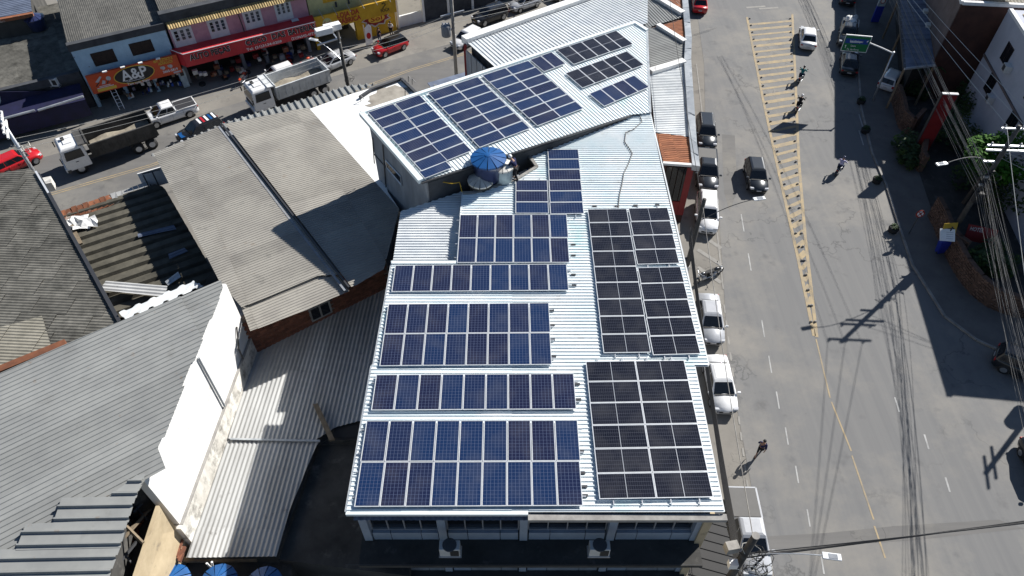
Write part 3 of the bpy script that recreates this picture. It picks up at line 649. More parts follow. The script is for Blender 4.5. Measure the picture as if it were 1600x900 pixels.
# ------------------------------------------------------------------ low channel-sheet roof in the pit
pit = thing('channel_roof_store', 'low store roofed in big dark mossy channel sheets between two taller roofs', 'building', (-22, 31, 0))
ZP = 8.0
q = px([(98, 335), (236, 290), (258, 296), (336, 430), (318, 446), (215, 497), (186, 500), (130, 400)], flat(ZP))
ribP = V((at(250, 330, ZP)-at(150, 362, ZP)).x, (at(250, 330, ZP)-at(150, 362, ZP)).y, 0)
sheets('roof_channel', M['channel'], pit, [q[0], q[1], q[2], q[3], q[4], q[5], q[6]], ribP, .86, .20, CHAN, W=1, L=60, wob=.05)
body(pit, 'wall', M['slab'], [at(100, 340, ZP), at(236, 292, ZP), at(300, 430, ZP), at(190, 498, ZP)], 0, ZP-.1)
rs = px([(93, 331), (232, 284), (236, 292), (96, 344)], flat(ZP+.35))
n = 16
for k in range(n):
    a, b_, c, d = rs[0].lerp(rs[1], k/n), rs[0].lerp(rs[1], (k+.93)/n), rs[3].lerp(rs[2], (k+.93)/n), rs[3].lerp(rs[2], k/n)
    up = V(0, 0, random.uniform(.0, .08)); MB().mesh([a+up, b_+up, c+up*.5-V(0, 0, .25), d-V(0, 0, .3)]+[p-V(0, 0, .42) for p in (a, b_, c, d)], [(3, 2, 1, 0), (4, 5, 6, 7), (0, 1, 5, 4), (2, 3, 7, 6), (1, 2, 6, 5), (3, 0, 4, 7)]).build('ridge_sheet', M['rust'] if k < 9 else M['low_sheet'], pit)
def loose(name, label, cat, m, quad, z, pitch, rib=None, h=.05, tilt=(0, 0, 0, 0)):
    pts = [at(u, v, z)+V(0, 0, tilt[i]) for i, (u, v) in enumerate(quad)]
    t = thing(name, label, cat, tuple(pts[0]))
    sheets('sheet', m, t, pts, rib or (pts[1]-pts[0]), pitch, h, SINE, W=60)
    return t
loose('loose_sheet', 'long pale loose corrugated sheet slanting over the low end of the channel roof', 'roof sheet', M['low_sheet'], [(166, 439), (262, 447), (258, 465), (156, 453)], ZP+.7, .25)
loose('loose_sheet', 'short blue-grey loose sheet upper one lying in the shade of the beige shed', 'roof sheet', M['dark_sheet'], [(215, 366), (272, 352), (276, 359), (216, 371)], ZP+.3, .25)
loose('loose_sheet', 'short blue-grey loose sheet lower one at the shaded end of the channel roof', 'roof sheet', M['dark_sheet'], [(263, 397), (288, 387), (294, 393), (265, 405)], ZP+.35, .25)
loose('bent_sheet', 'small pale bent metal sheet near the low end of the channel roof', 'roof sheet', M['lining'], [(258, 440), (279, 428), (284, 435), (262, 447)], ZP+.5, .3, tilt=(0, .4, .1, .2))
t = thing('white_plank_sheet', 'row of bright white ribbed sheets along the top edge of the big grey roof', 'roof sheet', tuple(at(250, 470, 9)))
sheets('sheet', M['white_sheet_b'], t, px([(186, 490), (302, 440), (318, 447), (196, 499)], flat(9.4)), V(1, 2.2, 0), .42, .12, TRAP, W=1)
bl = MB(); P = {}
for i in range(7):
    for j in range(5):
        p = at(106+i*7+j*1.5, 345+j*5.2-i*1.6, ZP+.25)+V(random.uniform(-.12, .12), random.uniform(-.12, .12), random.uniform(0, .35)); P[i, j] = p
for i in range(6):
    for j in range(4):
        if (i, j) in ((0, 3), (5, 0)): continue
        bl.face([P[i, j], P[i+1, j], P[i+1, j+1]]).face([P[i, j], P[i+1, j+1], P[i, j+1]])
tag(bl.build('plastic_sheeting', M['plastic_white']), 'crumpled white plastic sheeting on the dark channel roof', 'plastic sheet')
for i, ((u0, v0), (u1, v1), lb) in enumerate((((107, 353), (122, 382), 'outer timber plank along the edge of the channel roof'), ((112, 352), (127, 381), 'inner timber plank along the edge of the channel roof'))):
    p, q_ = at(u0, v0, ZP+.3), at(u1, v1, ZP+.3); d = (q_-p)/2
    tag(MB().obox((p+q_)/2, d, V(-d.y, d.x, 0).normalized()*.09, V(0, 0, .05)).build('timber_plank', M['wood']), lb, 'plank')
cr = at(257, 331, ZP+.1)
fb = MB().tube([at(222, 272, 9.2), at(250, 265, 9.2)], .05, 4).tube([at(224, 274, 9.2), at(224, 274, 9.2)-V(0, 0, 2)], .05, 4)
fb.tube([at(238, 269, 9.2), at(238, 269, 9.2)-V(0, 0, 2.4)], .05, 4)
t = thing('yard_gate', 'pale yard gate with a dark frame beside the beige shed', 'gate', tuple(at(238, 280, 0)))
fb.build('frame', M['steel'], t)
MB().obox(at(244, 277, 8.5), SD*1.0, SN*.04, V(0, 0, .7)).build('gate_panel', M['white_wall'], t)

# ------------------------------------------------------------------ old fibre-cement roof
old = thing('old_fibre_roof_house', 'house under an old mottled grey fibre-cement roof at the left edge', 'building', (-34, 30, 0))
ZO = 9.2
q = px([(-120, 310), (0, 271), (45, 264), (60, 272), (187, 503), (110, 536), (-120, 622)], flat(ZO))
ribO = V((at(100, 430, ZO)-at(0, 425, ZO)).x, (at(100, 430, ZO)-at(0, 425, ZO)).y, 0)
sheets('roof_sheet', M['fibre'], old, q, ribO, .21, .04, SINE, W=6, L=2.1, lap=.03, wob=.015, phase=.5)
pq = px([(0, 512), (66, 494), (80, 541), (0, 576)], flat(ZO+.10))
sheets('roof_sheet', M['fibre_pale'], old, pq, ribO, .21, .04, SINE, W=6, L=2.1, lap=.03)
body(old, 'wall', M['dark_parapet'], [p-V(0, 0, .15) for p in ins(q, .985)], 0)
e = [at(60, 272, ZO+.1), at(187, 503, ZO+.1)]
gutter('verge', M['steel'], old, e, .10)
gutter('verge', M['alu'], old, [at(56, 268, ZO+.15), at(76, 302, ZO+.15)], .06)
gutter('eave_beam', M['rust'], old, [at(-60, 604, ZO+.1), at(104, 537, ZO+.1)], .22)

# ------------------------------------------------------------------ big grey roof, lower left, and its white wall
ZB = 12.75
big = thing('big_grey_shed', 'big grey metal-roofed shed with a tall sunlit white side wall', 'building', (-25, 20, 0))
bq = px([(-200, 672), (0, 588), (98, 545), (110, 536), (346, 437), (349, 450), (341, 474), (334, 482), (331, 508), (325, 511), (320, 537), (307, 566), (294, 590), (277, 627), (259, 675), (248, 705), (259, 732), (200, 764), (0, 872), (-200, 980)], flat(ZB))
ribB = V((at(346, 437, ZB)-at(98, 545, ZB)).x, (at(346, 437, ZB)-at(98, 545, ZB)).y, 0)
conv = [[0, 1, 2, 3, 4, 5, 8, 12, 15], ]
sheets('roof_sheet', M['grey_sheet'], big, [bq[0], bq[3], bq[4], bq[5], bq[14], bq[15]]+px([(229, 749), (196, 808), (150, 880), (-200, 1050)], flat(ZB)), ribB, .27, .038, RIBN, W=4, L=11, lap=.05, jag=.08)
sheets('roof_sheet', M['grey_sheet'], big, px([(240, 690), (248, 703), (259, 732), (228, 749), (216, 744)], flat(ZB+.03)), ribB, .27, .034, RIBN, W=4)
body(big, 'wall', M['slab'], [at(u, v, ZB) for u, v in ((-180, 680), (100, 556), (332, 456), (236, 700), (205, 735), (0, 840), (-180, 930))], 0, ZB-.12)
# white wall: upper plaster, ledge, stained lower band
W0, W1 = V(-14.85, 24.85, 0), V(-15.35, 13.85, 0)
dw = (W1-W0).normalized(); nw = V(1, -.045, 0)
def wallbox(name, m, s0, s1, z0, z1, k):
    p, q_ = W0+(W1-W0)*s0, W0+(W1-W0)*s1
    return MB().obox(V((p.x+q_.x)/2, (p.y+q_.y)/2, (z0+z1)/2)-nw*(.2-k), (q_-p)/2, nw*.2, V(0, 0, (z1-z0)/2)).build(name, m, big)
wallbox('white_wall', M['white_wall'], 0, 1, 8.3, ZB-.03, .0)
wallbox('stained_wall', M['stained_wall'], -.01, 1.02, 0, 8.3, .12)
wallbox('wall_ledge', M['concrete'], -.01, 1.0, 8.27, 8.32, .14)
p = W0+(W1-W0)*.42; MB().tube([V(p.x+.08, p.y, ZB-.2), V(p.x+.10, p.y-.05, 8.4)], .06, 5).build('down_pipe', M['lining'], big)
p = W0+(W1-W0)*.13; MB().tube([V(p.x+.1, p.y+.6, 10.2), V(p.x+.1, p.y-.1, 9.2), V(p.x+.14, p.y-.2, 8.4)], .05, 5).build('down_pipe', M['pole_dark'], big)
# dark overlapping lean-to sheets at the near left corner
ln = thing('stepped_lean_to', 'lower lean-to roof of dark overlapping grey sheets with stepped ends', 'building', (-22, 10, 0))
steps = [[(171, 776), (196, 757), (214, 743), (228, 741), (213, 778)], [(97, 778), (213, 776), (201, 816), (83, 818)], [(41, 819), (201, 812), (189, 856), (25, 860)], [(-80, 862), (190, 852), (172, 900), (160, 960), (-80, 960)]]
for i, s in enumerate(steps):
    sheets('roof_sheet', M['grey_sheet'], ln, px(s, flat(ZB+.17-.015*i)), V(1, .02, 0), .52, .11, RIBN, W=2, lap=.04, wob=.05)
body(ln, 'wall', M['slab'], [at(u, v, 11) for u, v in ((-80, 930), (60, 830), (190, 800), (165, 960), (-80, 1100))], 0, 11.0)
# tan wall of the roofless strip, with debris and beams
tw = thing('tan_render_wall', 'weathered tan wall leaning out below the white wall, with exposed brick at its foot', 'wall', (-15.6, 12, 0))
T = [at(249, 790, 10.6), at(213, 900, 10.6), at(198, 960, 10.6)]; Bt = [at(284, 846, 7.0), at(262, 900, 7.0), at(240, 960, 7.0)]
mb = MB()
for i in range(2): mb.face([T[i], Bt[i], Bt[i+1], T[i+1]])
off_ = V(-.16, 0, 0)
for i in range(2): mb.face([T[i+1]+off_, T[i]+off_, T[i], T[i+1]])
for i in range(2): mb.face([V(T[i+1].x-.16, T[i+1].y, 0), V(T[i].x-.16, T[i].y, 0), T[i]+off_, T[i+1]+off_])
for i in range(2): mb.face([Bt[i], V(Bt[i].x, Bt[i].y, 0), V(Bt[i+1].x, Bt[i+1].y, 0), Bt[i+1]])
mb.face([T[0], T[0]+off_, V(T[0].x-.16, T[0].y, 0), V(Bt[0].x, Bt[0].y, 0), Bt[0]])
mb.build('render', M['tan_wall'], tw)
random.seed(3)
for k in range(16):
    p = at(283+random.uniform(-9, 4), 848+random.uniform(0, 26), 7.2)
    link('brick', bm_, tw, frame(V(.1, 1, 0).normalized(), V(-1, .1, 0).normalized(), V(0, 0, 1), p-tw.location))
deb = thing('debris_gap', 'roofless gap full of dark beams and broken bricks beside the tan wall', 'debris', (-17.5, 12, 0))
body(deb, 'floor', M['slab'], [at(u, v, 9.4) for u, v in ((222, 752), (245, 782), (200, 920), (150, 960), (165, 900))], 0, 9.4)
for k in range(46):
    t = random.random(); p = at(226-46*t+random.uniform(-14, 12), 772+130*t+random.uniform(-8, 8), 9.5)
    dd = V(random.uniform(-1, 1), random.uniform(-1, 1), 0).normalized(); up = V(random.uniform(-.3, .3), random.uniform(-.3, .3), 1).normalized(); dd = (dd-up*dd.dot(up)).normalized()
    link('broken_brick', bm_, deb, frame(dd, up.cross(dd), up, p-deb.location))
for (u0, v0, u1, v1, r, mm) in ((208, 800, 238, 770, .07, 'steel'), (186, 850, 230, 800, .08, 'wood'), (170, 900, 214, 846, .08, 'steel'), (212, 792, 230, 812, .05, 'steel'), (183, 852, 206, 880, .05, 'steel'), (196, 822, 226, 852, .07, 'wood'), (160, 884, 190, 905, .06, 'wood'), (204, 826, 236, 795, .06, 'wood'), (222, 762, 254, 772, .03, 'galv'), (228, 758, 240, 782, .05, 'rust')):
    MB().tube([at(u0, v0, 10.3), at(u1, v1, 10.1)], r, 5).build('beam', M[mm], deb)
MB().lathe(at(222, 786, 9.4), [(.5, 0), (.55, .7), (.3, .75)], 14).build('bucket', M['black'], deb)
tag(MB().tube([at(198, 822, 10.9), at(224, 848, 10.7)], .07, 5).build('timber_pole', M['wood']), 'pale timber pole laid across the top of the tan wall', 'pole')

# ------------------------------------------------------------------ low corrugated roof and dark slab
ZL = 6.9
low_ = thing('low_corrugated_building', 'low building with long pale corrugated sheets half in shade', 'building', (-10, 20, 0))
ribL = V((at(470, 560, ZL)-at(400, 800, ZL)).x, (at(470, 560, ZL)-at(400, 800, ZL)).y, 0)
PL = flat(ZL)
q = px([(398, 554), (478, 513), (553, 473), (600, 452), (625, 452), (600, 560), (575, 655), (525, 668), (493, 688), (357, 686)], PL)
sheets('roof_sheet', M['low_sheet'], low_, q, ribL, .235, .05, SINE, W=5, L=4.6, lap=.03, wob=.02)
q2 = px([(357, 687), (499, 690), (488, 712), (452, 800), (432, 870), (291, 872)], flat(ZL-.12))
sheets('roof_sheet', M['low_sheet'], low_, q2, ribL, .235, .05, SINE, W=5, L=4.6, lap=.03, wob=.02)
body(low_, 'wall', M['slab'], [at(u, v, ZL) for u, v in ((385, 600), (590, 560), (562, 655), (495, 690), (430, 868), (300, 868))], 0, ZL-.25)
gutter('sheet_lip', M['lining'], low_, [at(360, 686, ZL+.05), at(500, 689, ZL+.05)], .05)
slb = thing('concrete_slab_roof', 'dark dirty flat concrete roof beside the main building', 'building', (-7.5, 15, 0))
S = [at(u, v, 6.3) for u, v in ((494, 690), (575, 690), (640, 690), (640, 900), (430, 874), (452, 800), (488, 712))]
MB().prism([(p.x, p.y) for p in S], 0, 6.3).build('slab', M['slab'], slb)
gutter('slab_kerb', M['slab'], slb, [at(u, v, 6.4) for u, v in ((432, 872), (452, 800), (487, 712), (497, 692), (560, 690))], .13)
tag(MB().obox((at(493, 632, 7.25)+at(519, 688, 7.1))/2, (at(519, 688, 7.1)-at(493, 632, 7.25))/2, V(.13, .03, 0), V(0, 0, .08)).build('roof_beam', M['wood']), 'single timber beam lying on the shaded low corrugated roof', 'beam')
t = thing('roof_opening', 'dark opening with a broken edge at the corner of the low roof', 'opening', tuple(at(540, 672, 6.4)))
MB().obox(at(545, 676, 6.6), V(1.0, 0, 0), V(0, .55, 0), V(0, 0, .18)).build('frame', M['slab'], t)
MB().obox(at(545, 674, 6.82), V(.8, 0, 0), V(0, .4, 0), V(0, 0, .02)).build('pit', M['black'], t)  # flat black plate: the darkness of the hole put into the colour
# bottom ledge with blue tanks
led = thing('tank_ledge', 'concrete ledge below the low roof that carries the blue water tanks', 'building', (-11, 9.5, 0))
L0 = [at(u, v, 6.0) for u, v in ((262, 876), (402, 873), (455, 874), (455, 980), (235, 990))]
MB().prism([(p.x, p.y) for p in L0], 0, 6.0).build('slab', M['slab'], led)
gutter('ledge_kerb', M['wood'], led, [at(262, 875, 6.4), at(402, 873, 6.4)], .12)
def tank(u, v, z, r, h, lab, lid, side, rise=.35):
    p = at(u, v, z+h); t = thing('water_tank', lab, 'water tank', (p.x, p.y, z), group='water tanks')
    MB().lathe(t.location, [(r*.80, 0), (r*.92, h*.9), (r*.97, h)], 24).build('tank_body', M[side], t, True)
    lb = MB(); n = 12
    for k in range(n):
        a0, a1 = 2*math.pi*k/n, 2*math.pi*(k+.86)/n; a2 = 2*math.pi*(k+1)/n; c = t.location+V(0, 0, h)
        f = lambda a, rr, zz: c+V(math.cos(a)*rr, math.sin(a)*rr, zz)
        R = r*1.04
        lb.face([f(a0, R, .02), f(a1, R, .02), f(a1, r*.2, rise), f(a0, r*.2, rise)])
        lb.face([f(a1, R*.985, -.07), f(a2, R*.985, -.07), f(a2, r*.2, rise-.13), f(a1, r*.2, rise-.13)], 1)  # lid groove faces: their shade painted in as dark steel
        lb.face([f(a1, R, .02), f(a1, r*.2, rise), f(a1, r*.2, rise-.06), f(a1, R*.97, -.05)])
        lb.face([f(a0, R, .02), f(a0, r*.2, rise), f(a0, r*.2, rise-.06), f(a0, R*.97, -.05)])
        lb.face([f(a0, R, -.08), f(a1, R, -.08), f(a1, R, .02), f(a0, R, .02)])
    lb.build('lid', [M[lid], M['steel']], t)
    MB().lathe(t.location+V(0, 0, h+rise-.06), [(r*.22, 0), (r*.2, .08), (r*.1, .1)], 12).build('cap', M[lid], t)
    return t
tank(268, 910, 6.0, .82, 1.1, 'blue water tank at the bottom, leftmost of the three on the ledge', 'tank_blue', 'tank_blue')
tank(341, 910, 6.0, .82, 1.1, 'blue water tank at the bottom, middle of the three on the ledge', 'tank_blue', 'tank_blue')
tank(412, 914, 6.0, .82, 1.1, 'blue water tank at the bottom, rightmost of the three on the ledge', 'tank_blue', 'tank_blue')
for (a, b_, lab) in (((323, 880), (332, 890), 'short white pipe standing left on the tank ledge'), ((331, 878), (333, 891), 'short white pipe standing right on the tank ledge')):
    tag(MB().tube([at(*a, 7.1), at(*b_, 6.3)], .05, 6).build('pipe', M['txt_white']), lab, 'pipe')
tag(MB().tube([at(267, 874, 6.6), at(243, 900, 6.6)], .04, 5).build('cable_pole', M['lid_pale']), 'thin pale stick at the corner of the tank ledge', 'stick')
# slabs and sheets at the foot of the front
fc = thing('front_canopy', 'dark lower canopy slab running under the front windows', 'canopy', (1, 11, 0))
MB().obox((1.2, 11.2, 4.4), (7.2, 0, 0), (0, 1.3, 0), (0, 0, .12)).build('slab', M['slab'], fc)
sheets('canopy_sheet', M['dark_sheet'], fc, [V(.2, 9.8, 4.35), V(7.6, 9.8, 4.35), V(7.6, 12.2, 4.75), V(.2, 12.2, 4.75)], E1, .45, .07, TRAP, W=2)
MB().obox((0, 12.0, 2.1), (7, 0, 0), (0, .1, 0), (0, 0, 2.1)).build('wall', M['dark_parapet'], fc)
loose('leaning_sheet', 'short blue-grey ribbed sheet leaning on the dark slab below the front windows', 'roof sheet', M['dark_sheet'], [(581, 878), (600, 876), (601, 905), (583, 905)], 5.6, .32)
def ac_unit(c, lab, k=1.0):
    t = thing('air_conditioner', lab, 'air conditioner', tuple(c), group='outdoor air conditioning units')
    MB().box((0, 0, .36*k), (.86*k, .42*k, .70*k)).build('casing', M['offwhite'] if 'offwhite' in M else M['car_offwhite'], t, local=True, bevel=.02)
    MB().lathe((0, 0, .71*k), [(.30*k, 0), (.30*k, .02), (.26*k, .025)], 18).build('fan_grille', M['car_grey'], t, local=True)
    MB().box((.2*k, -.22*k, .36*k), (.36*k, .03, .5*k)).build('front_grille', M['black'], t, local=True)
    MB().box((0, 0, -.02), (.95*k, .5*k, .05)).box((-.4*k, .1, -.2), (.04, .5*k, .04)).box((.4*k, .1, -.2), (.04, .5*k, .04)).build('bracket', M['galv'], t, local=True)
    return t
ac_unit(hit(704, 862, V(0, 11.85, 0), V(1, 11.85, 0)), 'left outdoor air conditioner on the ledge below the front windows', 1.0)
ac_unit(hit(935, 862, V(0, 11.85, 0), V(1, 11.85, 0)), 'right outdoor air conditioner on the ledge below the front windows', 1.0)
aw2 = thing('side_awning', 'dark sloping awning along the street side of the front corner', 'awning', tuple(at(1135, 860, 0)))
sheets('awning_sheet', M['black'], aw2, [at(1085, 801, 4.3), at(1128, 801, 3.9), at(1160, 925, 3.9), at(1070, 925, 4.3)], V(1, -.2, 0), .5, .04, RIBN, W=2)
for u, v in ((1128, 803), (1166, 905)): p = at(u, v, 3.9); MB().tube([V(p.x, p.y, 0), p], .06).build('post', M['steel'], aw2)
# tanks in the notch between the two roofs
nf = thing('notch_floor', 'concrete tank floor in the notch between the two white roofs', 'building', tuple(at(780, 260, 0)))
NQ = [at(u, v, 12.3) for u, v in ((716, 312), (745, 315), (812, 292), (850, 268), (866, 240), (868, 215), (740, 258), (690, 285))]
MB().prism([(p.x, p.y) for p in NQ], 0, 12.3).build('slab', M['slab'], nf)
bt_ = tank(763, 247, 13.55, 1.0, 1.3, 'largest water tank with a bright blue ribbed lid in the roof notch', 'tank_blue', 'car_navy', .22)  # navy tank body: the shade below the lid put into its colour
MB().lathe(bt_.location-V(0, 0, 1.2), [(.62, 0), (.62, 1.2)], 14).build('stand', M['dark_parapet'], bt_)  # dark stand added, its colour standing for the shaded space under the tank
tank(751, 281, 12.35, .74, 1.35, 'water tank with a pale ribbed lid beside the yellow hose', 'lid_pale', 'pole_dark', .25)
tank(786, 259, 12.35, .62, 2.0, 'pale blue-grey water tank with a broken lid beside the worker', 'lid_pale', 'tank_pale', .20)
c = at(822, 259, 12.4)
t = thing('round_cover', 'pale round spoked cover lying flat behind the worker', 'cover', tuple(c))
mb = MB(); mb.lathe(c, [(.95, 0), (.95, .08), (.9, .1)], 24); mb.build('disc', M['lid_pale'], t)
mb = MB()
for k in range(9): a = k*math.pi*2/9; mb.obox(c+V(math.cos(a)*.55, math.sin(a)*.55, .12), V(math.cos(a), math.sin(a), 0)*.34, V(-math.sin(a), math.cos(a), 0)*.045, V(0, 0, .02))
mb.build('spoke', M['tank_blue'], t)
tag(MB().tube([at(u, v, z) for u, v, z in ((676, 279, 14.2), (690, 284, 14.0), (706, 287, 13.9), (718, 285, 13.9), (720, 292, 13.6), (722, 300, 13.45))], .03, 5).build('yellow_hose', M['sign_yellow']), 'thin yellow hose along the dark wall by the pale tank', 'hose')
an = thing('tv_antenna', 'small rooftop television antenna left of the blue tank lid', 'antenna', tuple(at(732, 268, 13.0)))
ap = at(732, 268, 13.0); b = MB().tube([ap-V(0, 0, .6), ap+V(0, 0, 1.2)], .025, 5); b.build('mast', M['galv'], an)
b = MB(); dx = V(.8, .5, .1).normalized(); b.tube([ap+V(0, 0, 1.1)-dx*.8, ap+V(0, 0, 1.1)+dx*.8], .02, 4)
for k in range(6): c = ap+V(0, 0, 1.1)+dx*(-.75+k*.3); cx_ = V(-.5, .8, 0)*(.5-.05*k); b.tube([c-cx_, c+cx_], .015, 4)
b.build('element', M['alu'], an)
# ================================================================== SOLAR ARRAYS
GAL = 'solar arrays on the white roofs'
def solar_array(label, quad, nx, ny, kind, pl, cells, gap=.018, half=None, lift=.14, rails='x'):
    TL, TR, BR, BL = [onpl(u, v, pl)+pl[1]*lift for u, v in quad]; nrm = pl[1]
    def P(s, t): return TL.lerp(TR, s).lerp(BL.lerp(BR, s), t)
    ex = ((TR-TL)+(BR-BL))/2/nx; ey = ((BL-TL)+(BR-TR))/2/ny; wd, hd = ex.length-gap, ey.length-gap
    c0 = P(.5, .5)-nrm*lift
    t = thing('solar_array', label, 'solar array', tuple(c0), group=GAL)
    fw = .028; b = MB()
    for cx_, cy_, sx, sy in ((0, hd/2-fw/2, wd, fw), (0, -hd/2+fw/2, wd, fw), (wd/2-fw/2, 0, fw, hd-2*fw), (-wd/2+fw/2, 0, fw, hd-2*fw)): b.box((cx_, cy_, 0), (sx, sy, .036))
    fme = b.data('solar_panel', M['alu'])
    g = MB(); iw, ih = wd-2*fw, hd-2*fw
    def gq(x0, x1, y0, y1, u0, u1, v0, v1): g.face([(x0, y0, .012), (x1, y0, .012), (x1, y1, .012), (x0, y1, .012)], 0, [(u0, v0), (u1, v0), (u1, v1), (u0, v1)])
    m_ = .012
    if half == 'x':
        gq(-iw/2+m_, -.014, -ih/2+m_, ih/2-m_, 0, cells[0]/2, 0, cells[1]); gq(.014, iw/2-m_, -ih/2+m_, ih/2-m_, 0, cells[0]/2, 0, cells[1])
    elif half == 'y':
        gq(-iw/2+m_, iw/2-m_, -ih/2+m_, -.014, 0, cells[0], 0, cells[1]/2); gq(-iw/2+m_, iw/2-m_, .014, ih/2-m_, 0, cells[0], 0, cells[1]/2)
    else: gq(-iw/2+m_, iw/2-m_, -ih/2+m_, ih/2-m_, 0, cells[0], 0, cells[1])
    g.face([(-iw/2, -ih/2, .006), (iw/2, -ih/2, .006), (iw/2, ih/2, .006), (-iw/2, ih/2, .006)], 1)
    gme = g.data('glass', [M['cell_'+kind], M['car_offwhite'] if kind == 'blue' else M['galv']])
    xd = ex.normalized(); yd = nrm.cross(xd)
    for j in range(ny):
        for i in range(nx):
            c = P((i+.5)/nx, (j+.5)/ny)+nrm*random.uniform(-.006, .006)
            o = link('solar_panel', fme, t, frame(xd, yd, nrm, c-t.location)); link('glass', gme, o)
    Ls = ex*nx; rl = MB()
    for j in range(ny):
        for tt in (.22, .78):
            s = P(0, (j+tt)/ny)-nrm*.055; e = P(1, (j+tt)/ny)-nrm*.055
            if rails == 'y': continue
            d = (e-s).normalized(); MB().obox((s+e)/2, (e-s)/2+d*.16, yd*.022, nrm*.026).build('mounting_rail', M['galv'], t)
    if rails == 'y':
        for i in range(nx):
            for tt in (.25, .75):
                s = P((i+tt)/nx, 0)-nrm*.055; e = P((i+tt)/nx, 1)-nrm*.055
                d = (e-s).normalized(); MB().obox((s+e)/2, (e-s)/2+d*.22, xd*.022, nrm*.026).build('mounting_rail', M['galv'], t)
    return t
def Q(*a): return [(a[i], a[i+1]) for i in range(0, 8, 2)]
# blue arrays on the main roof, from the front edge back
solar_array('blue two-row array of eighteen panels along the front edge of the main roof', Q(572.5, 660, 903, 659, 910, 793, 554.5, 795), 9, 2, 'blue', RM, (6, 12))
solar_array('blue single-row array of nine panels, second from the front edge', Q(588, 588, 896, 586.5, 901, 642, 580.5, 644.5), 9, 1, 'blue', RM, (6, 12))
solar_array('blue two-row array of sixteen panels in the middle of the main roof', Q(607, 478, 858, 476, 862, 573, 593, 575), 8, 2, 'blue', RM, (6, 12))
solar_array('blue single-row array of nine panels behind the sixteen-panel array', Q(617.5, 417.5, 886.5, 415.5, 887.5, 457, 612, 459), 9, 1, 'blue', RM, (6, 12))
solar_array('blue two-row array of twelve panels beside the sunken grey roof patch', Q(718.5, 338.5, 886, 338, 889.5, 413.5, 714, 413.5), 6, 2, 'blue', RM, (6, 12))
solar_array('blue column of six sideways panels nearest the pale empty roof', Q(855.5, 236.5, 903.5, 236, 912.5, 337, 859, 337.5), 1, 6, 'blue', RM, (12, 6), rails='y')
solar_array('blue column of three sideways panels beside the worker', Q(805.5, 284.5, 855.5, 284.5, 857.5, 336.5, 805, 336.5), 1, 3, 'blue', RM, (12, 6), rails='y')
# black half-cell arrays on the street side
solar_array('black array of six rows and two columns at the front street corner', Q(914.5, 567.5, 1068.5, 565.5, 1114, 779.5, 935.5, 783), 2, 6, 'dark', RM, (24, 6), half='x', rails='y')
solar_array('black column of nine sideways panels, the long one further back', Q(917.5, 330, 979, 329, 1016.5, 554, 942, 554.5), 1, 9, 'dark', RM, (24, 6), half='x', rails='y')
solar_array('black column of four sideways panels at the far street side', Q(981.5, 328.5, 1043, 327.5, 1061, 414.5, 994.5, 416.5), 1, 4, 'dark', RM, (24, 6), half='x', rails='y')
solar_array('black column of five sideways panels in front of the four-panel column', Q(996, 421, 1062.5, 419.5, 1094.5, 556, 1018.5, 558), 1, 5, 'dark', RM, (24, 6), half='x', rails='y')
# arrays on the turned upper roof
solar_array('blue two-column array at the left end of the upper roof', Q(573, 178.5, 656.5, 151, 736, 238.5, 660, 271), 2, 7, 'blue', PU, (12, 6))
solar_array('blue extra panel at the low left corner of the upper roof', Q(653, 271.5, 696, 254.5, 707, 265.5, 664, 282), 1, 1, 'blue', PU, (12, 6))
solar_array('blue two-column array second from the left on the upper roof', Q(667.5, 148, 746, 123, 828, 203.5, 749, 234), 2, 7, 'blue', PU, (12, 6))
solar_array('blue two-column array third from the left on the upper roof', Q(752, 121, 825, 97.5, 911, 172.5, 839.5, 200), 2, 7, 'blue', PU, (12, 6))
solar_array('blue pair of upright panels at the high edge of the upper roof', Q(827, 96, 861.5, 84, 883, 102.5, 849.5, 115.5), 2, 1, 'blue', PU, (6, 12))
solar_array('black five-panel row at the high edge of the upper roof', Q(868, 81, 961, 50.5, 990, 71.5, 896.5, 103.5), 5, 1, 'dark', PU, (6, 24), half='y')
solar_array('black five-panel row in the middle right of the upper roof', Q(881.5, 117.5, 977.5, 83, 1006.5, 104, 910, 140.5), 5, 1, 'dark', PU, (6, 24), half='y')
solar_array('blue four-panel row at the low right corner of the upper roof', Q(917.5, 150, 989.5, 120.5, 1014, 139, 945, 168.5), 4, 1, 'blue', PU, (6, 12))
# cable ends beside the arrays
cb = thing('cable_clips', 'row of small dark cable clips along the array ends on the main roof', 'cable clips', tuple(at(905, 600, 13.34)))
for u, v in ((896, 399), (896, 382), (896, 429), (897, 446), (862, 485), (863, 508), (863, 531), (865, 557), (902, 600), (904, 624), (908, 705), (910, 739), (913, 760), (914, 774), (929, 322), (964, 322), (993, 321), (1027, 320)):
    p = at(u, v, 13.36); MB().box(tuple(p), (.24, .09, .07)).build('clip', M['steel'], cb)

